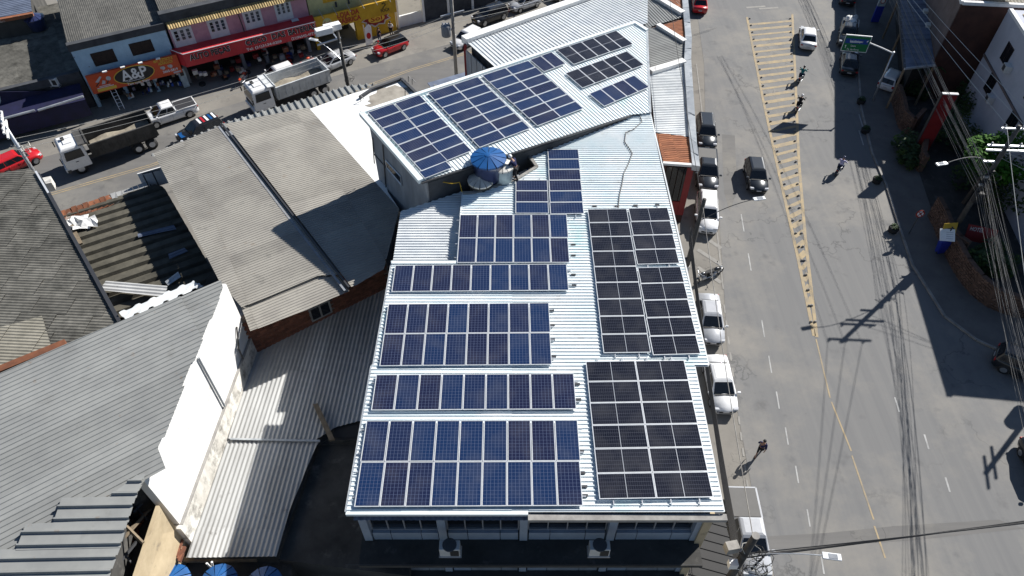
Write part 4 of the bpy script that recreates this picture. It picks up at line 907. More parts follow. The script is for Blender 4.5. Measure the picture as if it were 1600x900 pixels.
# ================================================================== LETTERING
TXT = {}
def text_mesh(s, m, offset=.0, ext=.012):
    k = (s, m.name, offset)
    if k in TXT: return TXT[k]
    cu = bpy.data.curves.new('lettering', 'FONT'); cu.body = s; cu.size = 1; cu.align_x = 'CENTER'; cu.align_y = 'CENTER'; cu.extrude = ext; cu.offset = offset; cu.resolution_u = 2
    o = bpy.data.objects.new('lettering', cu); COL.objects.link(o); bpy.context.view_layer.update()
    me = bpy.data.meshes.new_from_object(o.evaluated_get(bpy.context.evaluated_depsgraph_get())); bpy.data.objects.remove(o)
    me.materials.clear(); me.materials.append(m)
    xs = [v.co.x for v in me.vertices]; me['w'] = max(xs)-min(xs)
    TXT[k] = me; return me
class Face:
    """a flat sign face: x along, y up, n out of the wall; s,t in metres from its lower left corner"""
    def __init__(s, p, x, y): s.p = Vector(p); s.x = x.normalized(); s.y = y.normalized(); s.n = s.x.cross(s.y)
    def pt(s, a, b, k=0): return s.p+s.x*a+s.y*b+s.n*k
    def text(s, parent, string, a, b, h, m, width=None, k=.03, offset=.0, name='lettering', shear=0):
        me = text_mesh(string, m, offset); sx = h*1.38; sx_ = (width/me['w']) if width else sx
        mt = frame(s.x*sx_, s.y*sx+s.x*shear, s.n, s.pt(a, b, k)-base_of(parent)); return link(name, me, parent, mt)
    def box(s, a0, a1, b0, b1, k0, k1, mb=None):
        mb = mb or MB(); return mb.obox(s.pt((a0+a1)/2, (b0+b1)/2, (k0+k1)/2), s.x*(a1-a0)/2, s.y*(b1-b0)/2, s.n*(k1-k0)/2)
    def ellipse(s, a, b, ra, rb, k0, k1, n=28, mb=None):
        mb = mb or MB(); c = [s.pt(a+ra*math.cos(2*math.pi*i/n), b+rb*math.sin(2*math.pi*i/n), k0) for i in range(n)]; c2 = [p+s.n*(k1-k0) for p in c]
        return mb.mesh(c+c2, [tuple(range(n, 2*n))]+[(i, (i+1) % n, n+(i+1) % n, n+i) for i in range(n)])
    def poly(s, pts, k0, k1, mb=None):
        mb = mb or MB(); n = len(pts); c = [s.pt(a, b, k0) for a, b in pts]; c2 = [p+s.n*(k1-k0) for p in c]
        return mb.mesh(c+c2, [tuple(range(n, 2*n))]+[(i, (i+1) % n, n+(i+1) % n, n+i) for i in range(n)])

# ================================================================== SHOPS ACROSS THE SIDE STREET
UP = V(0, 0, 1)
def onfront(k): return G1+SN*k, G2+SN*k
def S_of(u, v, k=0):                       # distance along the shop line and height of a sighted point on the plane k in front
    a, b_ = onfront(k); p = hit(u, v, a, b_); return (p-G1).dot(SD), p.z
def front(k=0, s=0, z=0): return Face(G1+SN*k+SD*s+UP*z, SD, UP)
F0 = front()
# --- blue shop
s0, s1 = -.35, 8.05
bs = thing('blue_shop', 'peeling pale blue shop with two dark louvre windows', 'building', tuple(G1+SD*4))
def block(name, m, parent, a0, a1, d0, d1, z0, z1):
    P = [G1+SD*a0-SN*d0, G1+SD*a1-SN*d0, G1+SD*a1-SN*d1, G1+SD*a0-SN*d1]
    return MB().prism([(p.x, p.y) for p in P], z0, z1).build(name, m, parent)
block('wall', M['blue_shop'], bs, s0, s1, .0, 12, 2.6, 6.05); block('parapet', M['dark_parapet'], bs, s0-.1, s1+.05, -.08, .5, 5.95, 6.62)
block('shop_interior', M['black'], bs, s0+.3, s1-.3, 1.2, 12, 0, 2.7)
for a in (s0+.15, 2.6, 5.4, s1-.2):
    block('pillar', M['blue_shop'], bs, a-.16, a+.16, .0, 1.2, 0, 2.7)
rq = [G1+SD*s0-SN*.3+UP*6.55, G1+SD*(s1+.2)-SN*.3+UP*6.55, G1+SD*(s1+1.0)-SN*14+UP*7.1, G1+SD*(s0+.3)-SN*14+UP*7.1]
sheets('roof_sheet', M['fibre_shop'], bs, rq, -SN, .177, .025, SINE, W=10, L=3.0, lap=.06, wob=.03)
for k in range(2):
    u0 = ((140, 85), (200, 70))[k]; a, z = S_of(*u0); q4 = [S_of(*p) for p in (((141, 85), (176, 75), (184, 96), (149, 104)), ((201, 70), (235, 60), (242, 79), (208, 88)))[k]]
    aa0, aa1 = (q4[0][0]+q4[3][0])/2, (q4[1][0]+q4[2][0])/2; zz1, zz0 = (q4[0][1]+q4[1][1])/2, (q4[2][1]+q4[3][1])/2
    wn = F0.box(aa0, aa1, zz0, zz1, -.02, .03).build('window', M['shutter_dark'], bs)
    for j in range(3):
        b = MB()
        for i in range(7): F0.box(aa0+(aa1-aa0)*(j+.05)/3, aa0+(aa1-aa0)*(j+.95)/3, zz0+(zz1-zz0)*(i+.1)/7, zz0+(zz1-zz0)*(i+.7)/7, .03, .05, b)
        b.build('louvre', M['shutter_dark'], wn)
a0, zt = S_of(134, 122, .9); a1, zt2 = S_of(272, 84, .9); _, zb = S_of(147, 149, .9); _, zb2 = S_of(281, 112, .9)
zt = (zt+zt2)/2; zb = (zb+zb2)/2; SW, SH = a1-a0+.15, zt-zb
sg = thing('shop_sign', 'orange sign with a black oval over the peeling blue shop', 'sign', tuple(G1+SD*(a0+SW/2)+SN*.9+UP*zb))
Fs = Face(G1+SN*.9+SD*a0+UP*zb, SD, UP)
Fs.box(0, SW, 0, SH, -.25, 0).build('board', M['sign_orange'], sg)
Fs.ellipse(SW*.49, SH*.52, SW*.225, SH*.46, 0, .02).build('oval_border', M['txt_yellow'], sg); Fs.ellipse(SW*.49, SH*.52, SW*.215, SH*.42, .02, .035).build('oval', M['txt_black'], sg)
Fs.text(sg, 'A&P', SW*.49, SH*.55, SH*.58, M['txt_white'], SW*.29, .05, .02)
b = MB()                                              # feet of the letters
for a in (.382, .42, .545): Fs.box(SW*a-.12, SW*a+.12, SH*.27, SH*.31, .04, .06, b)
Fs.box(SW*.38, SW*.58, SH*.205, SH*.225, .04, .06, b); b.build('letter_feet', M['txt_white'], sg)
Fs.text(sg, 'Tem tudo Bazar', SW*.50, SH*.055, SH*.11, M['txt_white'], SW*.25, offset=.015)
Fs.text(sg, 'MAT. ELÉTRICO E', SW*.84, SH*.90, SH*.15, M['txt_yellow'], SW*.21, offset=.02); Fs.text(sg, 'HIDRÁULICO', SW*.855, SH*.72, SH*.14, M['txt_yellow'], SW*.16, offset=.02)
Fs.text(sg, '3665-5819', SW*.875, SH*.25, SH*.14, M['txt_white'], SW*.17, offset=.02)
Fs.box(SW*.90, SW*.985, SH*.04, SH*.13, .0, .02).build('label_patch', M['txt_grey'], sg)
b = MB()
for i in range(2):
    c = SW*(.81+.085*i); Fs.poly([(c+SH*.10*math.cos(t), SH*.47+SH*.10*math.sin(t)) for t in (0, .9, 1.8, 2.7, 3.6, 4.5, 5.4)], 0, .02, b); Fs.box(c-.25, c-.06, SH*.44, SH*.56, 0, .02, b)
b.build('emblem', M['txt_grey'], sg)
b = MB(); Fs.box(SW*.055, SW*.26, SH*.06, SH*.21, 0, .02, b); b.build('yellow_patch', M['txt_yellow'], sg)
b = MB(); Fs.box(SW*.06, SW*.24, SH*.235, SH*.265, 0, .02, b); Fs.box(SW*.09, SW*.21, SH*.31, SH*.335, 0, .02, b); b.build('print_line', M['txt_white'], sg)
b = MB()                                              # drawn tools: saw, trowel, roller
Fs.poly([(SW*.07, SH*.60), (SW*.14, SH*.85), (SW*.155, SH*.80), (SW*.10, SH*.55)], 0, .02, b); Fs.poly([(SW*.125, SH*.42), (SW*.15, SH*.62), (SW*.175, SH*.55), (SW*.16, SH*.40)], 0, .02, b)
Fs.ellipse(SW*.215, SH*.64, SW*.026, SH*.12, 0, .02, 10, b); b.build('tool_drawing', M['txt_grey'], sg)
b = MB(); Fs.poly([(SW*.055, SH*.38), (SW*.10, SH*.55), (SW*.11, SH*.53), (SW*.065, SH*.36)], 0, .02, b); Fs.poly([(SW*.175, SH*.40), (SW*.205, SH*.56), (SW*.213, SH*.54), (SW*.185, SH*.38)], 0, .02, b); b.build('tool_handle', M['txt_black'], sg)
for k in range(4): a = SW*(.21+.195*k); Fs.box(a-.2, a+.2, SH+.05, SH+.15, -.02, .20).build('sign_lamp', M['txt_white'], sg)
# goods in front of the shop
random.seed(11)
gd = thing('shop_goods', 'crowded racks of goods hanging in the open front of the blue shop', 'goods', tuple(G1+SD*4+SN*.5))
for k in range(40):
    a = random.uniform(2.2, 7.6); z = random.uniform(.3, 1.9); r = random.uniform(.10, .22)
    F0.box(a, a+r*1.4, z, z+r*2, .3, .5+random.uniform(0, .2)).build('goods_item', M[random.choice(['tank_pale', 'car_navy', 'rust', 'txt_grey', 'sign_blue', 'wood', 'lid_pale', 'bed_dark'])], gd)
t = thing('ladder', 'pale step ladder leaning at the left side of the blue shop front', 'ladder', tuple(G1+SD*1.6+SN*1.2))
for s_ in (0, .45): MB().tube([G1+SD*(1.4+s_)+SN*1.5, G1+SD*(1.3+s_)+SN*.4+UP*2.4], .035, 4).build('rail', M['alu'], t)
for k in range(7):
    zz = .3+.3*k; q_ = 1.5-1.1*zz/2.4; MB().tube([G1+SD*(1.4-.04*zz)+SN*q_+UP*zz, G1+SD*(1.85-.04*zz)+SN*q_+UP*zz], .025, 4).build('rung', M['alu'], t)
t = thing('display_stand', 'white display stand with a poster at the right corner of the blue shop', 'stand', tuple(G1+SD*8.0+SN*.7))
F0.box(7.75, 8.35, .1, 2.1, .65, .72).build('panel', M['tank_pale'], t); F0.box(7.85, 8.2, 1.4, 1.95, .72, .735).build('poster', M['txt_black'], t)
# --- pink house and its red canopy sign
p0_, p1_ = 8.3, 21.9
pk = thing('pink_house', 'faded pink two-storey house with four white shuttered windows', 'building', tuple(G1+SD*15))
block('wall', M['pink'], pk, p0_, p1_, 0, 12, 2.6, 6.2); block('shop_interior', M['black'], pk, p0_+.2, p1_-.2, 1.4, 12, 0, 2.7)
for a in (8.5, 11.6, 14.2, 16.6, 19.3, 21.2): block('pillar', M['grey_wall'], pk, a-.17, a+.17, .1, 1.4, 0, 2.7)
sheets('eave_tile', M['tile_yellow'], pk, [G1+SD*p0_+SN*.55+UP*6.1, G1+SD*p1_+SN*.55+UP*6.1, G1+SD*p1_-SN*.25+UP*6.45, G1+SD*p0_-SN*.25+UP*6.45], -SN, .24, .07, TILE, W=1)
block('parapet', M['dark_parapet'], pk, p0_-.3, p1_, .25, 1.0, 5.9, 7.35)
sheets('roof_sheet', M['fibre_shop'], pk, [G1+SD*(p0_-.1)-SN*.9+UP*7.2, G1+SD*(p1_+.5)-SN*.9+UP*7.2, G1+SD*(p1_+1)-SN*16+UP*7.9, G1+SD*(p0_+.3)-SN*16+UP*7.9], -SN, .177, .025, SINE, W=10, L=3, lap=.06, wob=.03)
wins = [((267, 46), (299, 41), (306, 68), (275, 76)), ((322, 33), (352, 27), (359, 54), (331, 61)), ((378, 19), (406, 14), (413, 40), (385, 47)), ((427, 5), (452, 0), (459, 27), (434, 34))]
for i, qd in enumerate(wins):
    q4 = [S_of(*p) for p in qd]; a0, a1 = (q4[0][0]+q4[3][0])/2+.1, (q4[1][0]+q4[2][0])/2-.1; z1, z0 = (q4[0][1]+q4[1][1])/2-.05, (q4[2][1]+q4[3][1])/2+.1
    wn = F0.box(a0-.12, a1+.12, z0-.1, z1+.1, 0, .06).build('window', M['shutter'], pk)
    for j in range(3):
        c0, c1 = a0+(a1-a0)*(j+.08)/3, a0+(a1-a0)*(j+.92)/3; b = MB(); g_ = MB()
        F0.box(c0, c1, z0, z1, .06, .10, b); b.build('shutter_leaf', M['shutter'], wn)
        for r in range(3): F0.box(c0+.08, c1-.08, z0+(z1-z0)*(.36+.2*r), z0+(z1-z0)*(.36+.2*r+.17), .10, .112, g_)
        g_.build('pane', M['glass'] if j == 0 and i < 2 else M['glass_b'], wn)
    if i != 2:
        ac = thing('air_conditioner', ('dark wall air conditioner below the first pink house window from the left', 'dark wall air conditioner below the second pink house window from the left', '', 'pale-topped wall air conditioner below the rightmost pink house window')[i], 'air conditioner', tuple(F0.pt((a0+a1)/2+.9, z0-.45)), group='wall air conditioners on the pink house')
        F0.box((a0+a1)/2+.5, (a0+a1)/2+1.2, z0-.75, z0-.2, .0, .55).build('casing', M['steel'] if i < 2 else M['shutter'], ac)
        F0.box((a0+a1)/2+.55, (a0+a1)/2+1.15, z0-.7, z0-.25, .55, .57).build('grille', M['black'], ac)
MB().tube([F0.pt(15.0, 6.0, .08), F0.pt(15.1, 4.6, .08), F0.pt(15.1, 3.4, .08)], .05, 5).build('down_pipe', M['steel'], pk)
k_ = 1.55; a0, zt = S_of(286, 87, k_); a1, zt2 = S_of(492, 32, k_); _, zb = S_of(297, 108, k_); _, zb2 = S_of(496, 52, k_)
zt = (zt+zt2)/2; zb = (zb+zb2)/2+.05; SW, SH = a1-a0, zt-zb
sg = thing('shop_sign', 'long red canopy sign of the car parts shop under the pink house', 'sign', tuple(G1+SD*(a0+SW/2)+SN*k_+UP*zb))
Fs = Face(G1+SN*k_+SD*a0+UP*zb, SD, UP)
mb = MB(); P = [Fs.pt(0, 0), Fs.pt(SW, 0), Fs.pt(SW+.2, 0, -k_), Fs.pt(-.9, 0, -k_)]; mb.prism([(p.x, p.y) for p in P], zb, zt); mb.build('board', M['canopy_red'], sg)
b = MB().tube([Fs.pt(-.9, SH, -k_), Fs.pt(0, SH, 0), Fs.pt(SW, SH, 0)], .045, 5); b.build('edge_tube', M['txt_white'], sg)
for wd_, pos, ww in (('AUTO PEÇAS', .185, .29), ('CHICO', .53, .155), ('DAS', .70, .10), ('BATERIAS', .885, .21)):
    yy = .66 if pos > .4 else .60
    Fs.text(sg, wd_, SW*pos, SH*yy, SH*.42, M['txt_white'], SW*ww+.10, .02, .045); Fs.text(sg, wd_, SW*pos, SH*yy, SH*.42, M['txt_black'], SW*ww+.02, .05, .028)
Fs.text(sg, 'Tel: (21)3134-0209', SW*.58, SH*.19, SH*.19, M['txt_white'], SW*.27, offset=.012); Fs.text(sg, '(21)96542-4777', SW*.885, SH*.17, SH*.19, M['txt_white'], SW*.19, offset=.012)
gd = thing('shop_goods', 'dim stacks of car parts and batteries under the red canopy sign', 'goods', tuple(G1+SD*15+SN*.3))
random.seed(17)
for k in range(46):
    a = random.uniform(8.9, 21.0); z = random.uniform(0, 1.2); r_ = random.uniform(.15, .34); d_ = random.uniform(-.6, 1.0)
    F0.box(a, a+r_*1.6, z, z+r_*1.3, d_, d_+.4).build('goods_item', M[random.choice(['bed_dark', 'car_graphite', 'lid_pale', 'rust', 'sign_blue', 'txt_grey', 'wood', 'car_navy', 'sign_red'])], gd)
for k in range(5): MB().tube([front(.9).pt(9.5+k*2.3, .0), front(.9).pt(9.5+k*2.3, .22)], .32, 12).build('tyre', M['black'], gd)
# --- yellow factory shop
y0_, y1_ = 22.0, 31.2
ys = thing('yellow_shop', 'ochre yellow factory shop with a pale lime strip above its sign', 'building', tuple(G1+SD*26))
block('wall', M['lime_wall'], ys, y0_, y1_, .0, 10, 3.0, 6.0); block('upper_wall', M['yellow_wall'], ys, y0_+1.6, y1_, -.05, 10, 4.9, 9)
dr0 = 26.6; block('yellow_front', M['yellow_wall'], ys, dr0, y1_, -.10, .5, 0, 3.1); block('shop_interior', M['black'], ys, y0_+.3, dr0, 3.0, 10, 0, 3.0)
block('pillar', M['yellow_wall'], ys, y0_, y0_+.35, 0, .5, 0, 3.0)
block('back_light_panel', M['white_wall'], ys, 24.2, 26.0, 2.6, 2.9, .6, 1.9)
for k in range(6): a = y0_+.9+k*1.5; MB().tube([F0.pt(a, 4.55, .3), F0.pt(a+.1, 3.95, 1.25)], .03, 4).build('sign_stay', M['galv'], ys)
for k in range(2): F0.box(24.8+k*1.4, 25.0+k*1.4, 4.2, 4.75, .02, .06).build('vent', M['dark_parapet'], ys)
k_ = 1.0; a0, zt = S_of(491, 30, k_); a1, zt2 = S_of(617, -5, k_); _, zb = S_of(495, 52, k_); _, zb2 = S_of(617, 17, k_)
zt = (zt+zt2)/2; zb = (zb+zb2)/2; SW, SH = a1-a0, zt-zb
sg = thing('shop_sign', 'long ochre sign reading loja da fábrica over the yellow shop', 'sign', tuple(G1+SD*(a0+SW/2)+SN*k_+UP*zb))
Fs = Face(G1+SN*k_+SD*a0+UP*zb, SD, UP); Fs.box(0, SW, 0, SH, -.2, 0).build('board', M['yellow_wall'], sg)
Fs.text(sg, 'LOJA DA', SW*.40, SH*.72, SH*.36, M['txt_red'], SW*.27, .03, .03); Fs.text(sg, 'FÁBRICA', SW*.41, SH*.27, SH*.36, M['txt_red'], SW*.27, .03, .03)
Fs.text(sg, 'FOCA', SW*.855, SH*.33, SH*.24, M['txt_black'], SW*.11); 
b = MB().tube([Fs.pt(SW*.82, SH*.30, .03), Fs.pt(SW*.835, SH*.55, .03), Fs.pt(SW*.87, SH*.72, .03), Fs.pt(SW*.85, SH*.88, .03), Fs.pt(SW*.825, SH*.80, .03)], .05, 5); b.build('emblem', M['txt_black'], sg)
Fs.ellipse(SW*.14, SH*.42, SW*.055, SH*.36, 0, .02).build('round_emblem', M['lime_wall'], sg); Fs.text(sg, 'Sol', SW*.14, SH*.42, SH*.30, M['txt_red'], SW*.07, .04)
Fd = front(.12); lg = thing('wall_logo', 'red painted sun logo on the yellow shop wall beside the open door', 'sign', tuple(Fd.pt(29.0, 1.9)))
n = 18; Fd.poly([(29.0+(1.75 if i % 2 else 1.35)*math.cos(2*math.pi*i/n), 1.95+(.95 if i % 2 else .72)*math.sin(2*math.pi*i/n)) for i in range(n)], 0, .03).build('sunburst', M['txt_grey'], lg)
Fd.poly([(29.0+(1.55 if i % 2 else 1.2)*math.cos(2*math.pi*i/n), 1.98+(.82 if i % 2 else .60)*math.sin(2*math.pi*i/n)) for i in range(n)], .03, .045).build('red_disc', M['sign_red'], lg)
Fd.ellipse(29.0, 1.95, .95, .42, .045, .055).build('inner_disc', M['txt_yellow'], lg); Fd.text(lg, 'Sol', 29.0, 1.95, .5, M['txt_red'], 1.3, .07, .01)
fl_ = thing('feather_banner', 'white feather banner with a pink emblem standing on the pavement by the yellow shop', 'banner', tuple(at(578, 74)))
Ff = Face(at(573, 74)+UP*.1, SD, UP); Ff.poly([(0, .1), (.75, .2), (.85, 2.1), (.55, 2.45), (.1, 2.1)], -.02, .02).build('cloth', M['txt_white'], fl_); Ff.ellipse(.42, 1.15, .25, .36, .02, .03, 14).build('emblem', M['car_red'], fl_)
MB().tube([Ff.pt(.0, -.1), Ff.pt(.0, 2.5)], .03, 5).build('pole', M['galv'], fl_)
# --- navy shop at the left, with awning and winged emblem
nv = thing('navy_shop', 'low shop with a navy awning and a winged emblem board at the far left', 'building', tuple(G1-SD*7))
block('wall', M['dark_parapet'], nv, -18, -.5, .3, 16, 0, 3.5)
sheets('roof_sheet', M['fibre'], nv, [G1-SD*18-SN*.6+UP*3.6, G1-SD*.5-SN*.6+UP*3.6, G1-SD*.4-SN*15+UP*4.2, G1-SD*18-SN*15+UP*4.2], SD, .25, .05, SINE, W=6, L=4)
block('front_parapet', M['dark_parapet'], nv, -18, -.5, .0, .5, 3.2, 3.95)
aw = [front(.1, -13, 2.9).pt(0, 0), front(.1, -.9, 2.9).pt(0, 0), front(2.2, -.9, 2.3).pt(0, 0), front(2.2, -13, 2.3).pt(0, 0)]
at_ = thing('shop_awning', 'navy cloth awning with a pale rolled edge at the far left shop', 'awning', tuple(aw[2]))
mb = MB(); mb.mesh(aw+[p-UP*.05 for p in aw], [(3, 2, 1, 0), (4, 5, 6, 7), (2, 3, 7, 6), (0, 1, 5, 4)]); mb.mesh([aw[3], aw[2], aw[2]-UP*1.7, aw[3]-UP*1.7]+[p-SN*.04 for p in (aw[3], aw[2], aw[2]-UP*1.7, aw[3]-UP*1.7)], [(0, 1, 2, 3), (7, 6, 5, 4), (3, 2, 6, 7)]); mb.build('cloth', M['navy_cloth'], at_)
MB().tube([aw[3]+UP*.05, aw[2].lerp(aw[3], .35)+UP*.2], .11, 6).build('roller', M['lining'], at_)
MB().tube([aw[2].lerp(aw[3], .33)+UP*.1, aw[2]+UP*.35], .11, 6).build('roller', M['lining'], at_)
eb_ = thing('winged_board', 'navy board with two pale wings and a brown shield above the awning', 'sign', tuple(front(.12, -8.5, 2.95).pt(0, 0)))
Fe = front(.15, -10, 2.75); Fe.poly([(-.6, 0), (6.3, 0), (6.3, .2), (2.6, 1.25), (-.6, 1.2)], 0, .05).build('board', M['navy_cloth'], eb_)
for sx in (-1, 1):
    Fe.poly([(1.4+sx*.55, .95), (1.4+sx*.95, 1.15), (1.4+sx*1.2, .8), (1.4+sx*1.1, .4), (1.4+sx*.85, .05), (1.4+sx*.7, .5)][::sx], .05, .08).build('wing', M['tank_pale'], eb_)
Fe.poly([(1.0, .55), (1.8, .55), (1.8, 1.15), (1.0, 1.15)], .05, .08).build('shield', M['tile_yellow'], eb_); Fe.box(1.05, 1.8, .15, .45, .05, .08).build('ribbon', M['rust'], eb_)
ac_unit(front(-.1, -2.9, 3.0).pt(0, 0)+UP*.2, 'pale air conditioner above the navy awning at the far left', 1.0)
tank(52, 27, 4.2, .95, 1.2, 'dim blue water tank on the shaded low roof at the far top left', 'car_navy', 'car_navy')
up_ = thing('upper_left_house', 'blue-grey roofed house with a red edge at the top left corner', 'building', tuple(at(10, 5, 5)))
body(up_, 'wall', M['slab'], [at(u, v, 6) for u, v in ((-120, 52), (50, 20), (40, -60), (-120, -40))], 0, 5.9)
sheets('roof_sheet', M['dark_sheet'], up_, px([(-120, 48), (50, 18), (40, -60), (-120, -40)], flat(6.05)), SD, .4, .06, TRAP, W=3)
gutter('red_edge', M['rust'], up_, [at(-120, 54, 5.95), at(52, 22, 5.95)], .2)
# yard fence and gate beyond the yellow shop
yd = thing('yard_wall', 'tall pale yard wall with posts beyond the yellow shop', 'wall', tuple(G1+SD*40))
for k in range(9):
    a = 31.6+k*3.1; block('wall_panel', M['white_wall'] if k == 0 else M['dark_parapet'], yd, a, a+3.0, .3, .5, 0, 1.3 if k == 0 else 2.6)
    block('post', M['white_wall'], yd, a-.13, a+.13, .15, .6, 0, 3.4 if k in (0, 4) else 2.8)
mb = MB()
for k in range(11): mb.box(tuple(G1+SD*(34+k*2.4)-SN*(9+1.5*math.sin(k))+UP*2.4), (2.2, 1.8, 4.8), math.atan2(SD.y, SD.x))
mb.build('yard_sheds', M['slab'], yd)
# ================================================================== EAST SIDE
# cream building: west face from A to B (top 10 m)
CA, CB = V(43.6, 59.9, 0), V(39.8, 35.8, 0); CD = (CB-CA).normalized(); CN = V(CD.y, -CD.x, 0)
if CN.x > 0: CN = -CN
cream = thing('cream_building', 'cream three-storey building with dark windows and wall air conditioners', 'building', (48, 48, 0))
MB().prism([(43.6, 59.9), (39.8, 35.8), (62, 33.2), (66, 57.3)], 0, 10).build('wall', M['cream'], cream)
gutter('parapet', M['white_wall'], cream, [CA+UP*10.02+V(.15, 0, 0), CB+UP*10.02+V(.15, 0, 0)], .16)
MB().obox((CA+CB)/2+CN*.04+UP*5.7, (CB-CA)/2, CN*.06, UP*.10).build('string_course', M['taupe_wall'], cream)
MB().prism([(44.4, 59), (40.8, 37), (61, 34.6), (64.6, 56.6)], 9.9, 10.06).build('roof', M['tan_wall'], cream)
def cpt(u, v): p = hit(u, v, CA, CB); return (p-CA).dot(CD), p.z
Fc = Face(CA, -CD if False else CD, UP)
if Fc.n.x > 0: Fc = Face(CA, CD, UP); Fc.n = CN
def cbox(a0, a1, z0, z1, k0, k1, name, m, par): return MB().obox(CA+CD*(a0+a1)/2+UP*(z0+z1)/2+CN*(k0+k1)/2, CD*(a1-a0)/2, CN*(k1-k0)/2, UP*(z1-z0)/2).build(name, m, par)
for i, qd in enumerate((((1575, 67), (1584, 80), (1573, 102), (1563, 88)), ((1547, 115), (1556, 128), (1547, 151), (1538, 136)), ((1581, 175), (1591, 190), (1583, 205), (1570, 193)), ((1612, 130), (1622, 144), (1612, 165), (1602, 150)))):
    c = [cpt(*p) for p in qd]; a = sum(x[0] for x in c)/4; z = sum(x[1] for x in c)/4
    wn = cbox(a-.75, a+.75, z-.8, z+.8, -.02, .04, 'window', M['shutter_dark'], cream)
    for s_ in (-.37, .37): cbox(a+s_-.33, a+s_+.33, z-.72, z+.72, .04, .055, 'pane', M['glass'], wn)
    if i < 2:
        t = thing('air_conditioner', ('white wall air conditioner beside the upper window of the cream building', 'white wall air conditioner beside the lower left window of the cream building')[i], 'air conditioner', tuple(CA+CD*(a+1.5)+UP*(z-.6)), group='air conditioners on the cream building')
        cbox(a+1.2, a+2.0, z-.75, z-.15, .0, .5, 'casing', M['car_offwhite'], t); cbox(a+1.3, a+1.75, z-.68, z-.22, .5, .52, 'grille', M['steel'], t)
# brown building behind
KA = V(40.2, 61.3, 0); KD = V(.291, .957, 0); KE = V(.957, -.10, 0).normalized()
kb = thing('brown_building', 'dark brown walled building with pale roof edge and a roof panel', 'building', tuple(KA+KD*15+KE*9))
P = [KA, KA+KE*26, KA+KE*26+KD*45, KA+KD*45]; MB().prism([(p.x, p.y) for p in P], 0, 9.9).build('wall', M['brown_wall'], kb)
MB().obox(KA+KD*22.5-KE*.03+UP*4.9, KD*22.4, KE*.04, UP*4.85).build('west_wall', M['taupe_wall'], kb)
gutter('parapet', M['white_wall'], kb, [KA+UP*9.95, KA+KE*26+UP*9.95], .18); gutter('parapet', M['white_wall'], kb, [KA+UP*9.94, KA+KD*45+UP*9.94], .18)
sheets('roof_sheet', M['fibre_pale'], kb, [p+UP*10.0 for p in (KA+KE*.4+KD*.4, KA+KE*25+KD*.4, KA+KE*25+KD*44, KA+KE*.4+KD*44)], KD, .3, .05, SINE, W=20)
for k, dz in enumerate((2.2, 5.2)):
    t = thing('air_conditioner', ('small pale unit on the shaded taupe wall, nearer the camera', 'small pale unit on the shaded taupe wall, farther from the camera')[k], 'air conditioner', tuple(KA+KD*(3+dz)+UP*4-KE*.3), group='units on the taupe wall')
    MB().obox(KA+KD*(4+dz)+UP*4.6-KE*.28, KD*.35, KE*.22, UP*.25).build('casing', M['lid_pale'], t)
solar_array('pale blue solar array at the top right corner on the brown building roof', Q(1546, -14, 1584, -13, 1590, 5, 1548, 1), 3, 1, 'blue', flat(10.4), (6, 12), lift=.3)
# dark metal canopy roof by the pavement, timber posts below
cn = thing('shed_canopy', 'bluish metal canopy roof on posts beside the shaded pavement', 'building', tuple(at(1430, 50, 0)))
q = px([(1401, -30), (1441, -30), (1461, 100), (1413, 107)], flat(4.6))
sheets('roof_sheet', M['dark_sheet'], cn, q, q[1]-q[0], .9, .05, RIBN, W=1)
gutter('gutter', M['lining'], cn, [at(1413, 107.5, 4.55), at(1461, 102, 4.55)], .10)
gutter('gutter', M['steel'], cn, [at(1401, -30, 4.55), at(1413, 107, 4.55)], .12)
for u, v in ((1414, 106), (1460, 102), (1408, 50), (1404, 0)): p = at(u, v, 4.5); MB().tube([V(p.x, p.y, 0), p], .11, 6).build('post', M['wood'], cn)
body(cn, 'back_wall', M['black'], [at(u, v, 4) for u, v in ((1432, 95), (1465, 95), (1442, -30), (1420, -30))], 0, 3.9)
# red totem
rp = at(1475, 146, 6.4); tt = thing('red_totem', 'tall red totem board with a pale top rising out of the garden', 'sign', (rp.x, rp.y, 0))
Ft = Face(V(rp.x-.05, rp.y, 0), V(1, -.08, 0), UP); Ft.box(0, 1.25, .5, 6.3, -.22, 0).build('board', M['sign_red'], tt); Ft.box(-.04, 1.29, 6.3, 6.38, -.25, .03).build('cap', M['white_wall'], tt)
b = MB(); Ft.box(-.06, 0, .0, 6.35, -.25, .03, b); Ft.box(1.25, 1.31, 0, 6.35, -.25, .03, b); b.build('frame', M['steel'], tt)
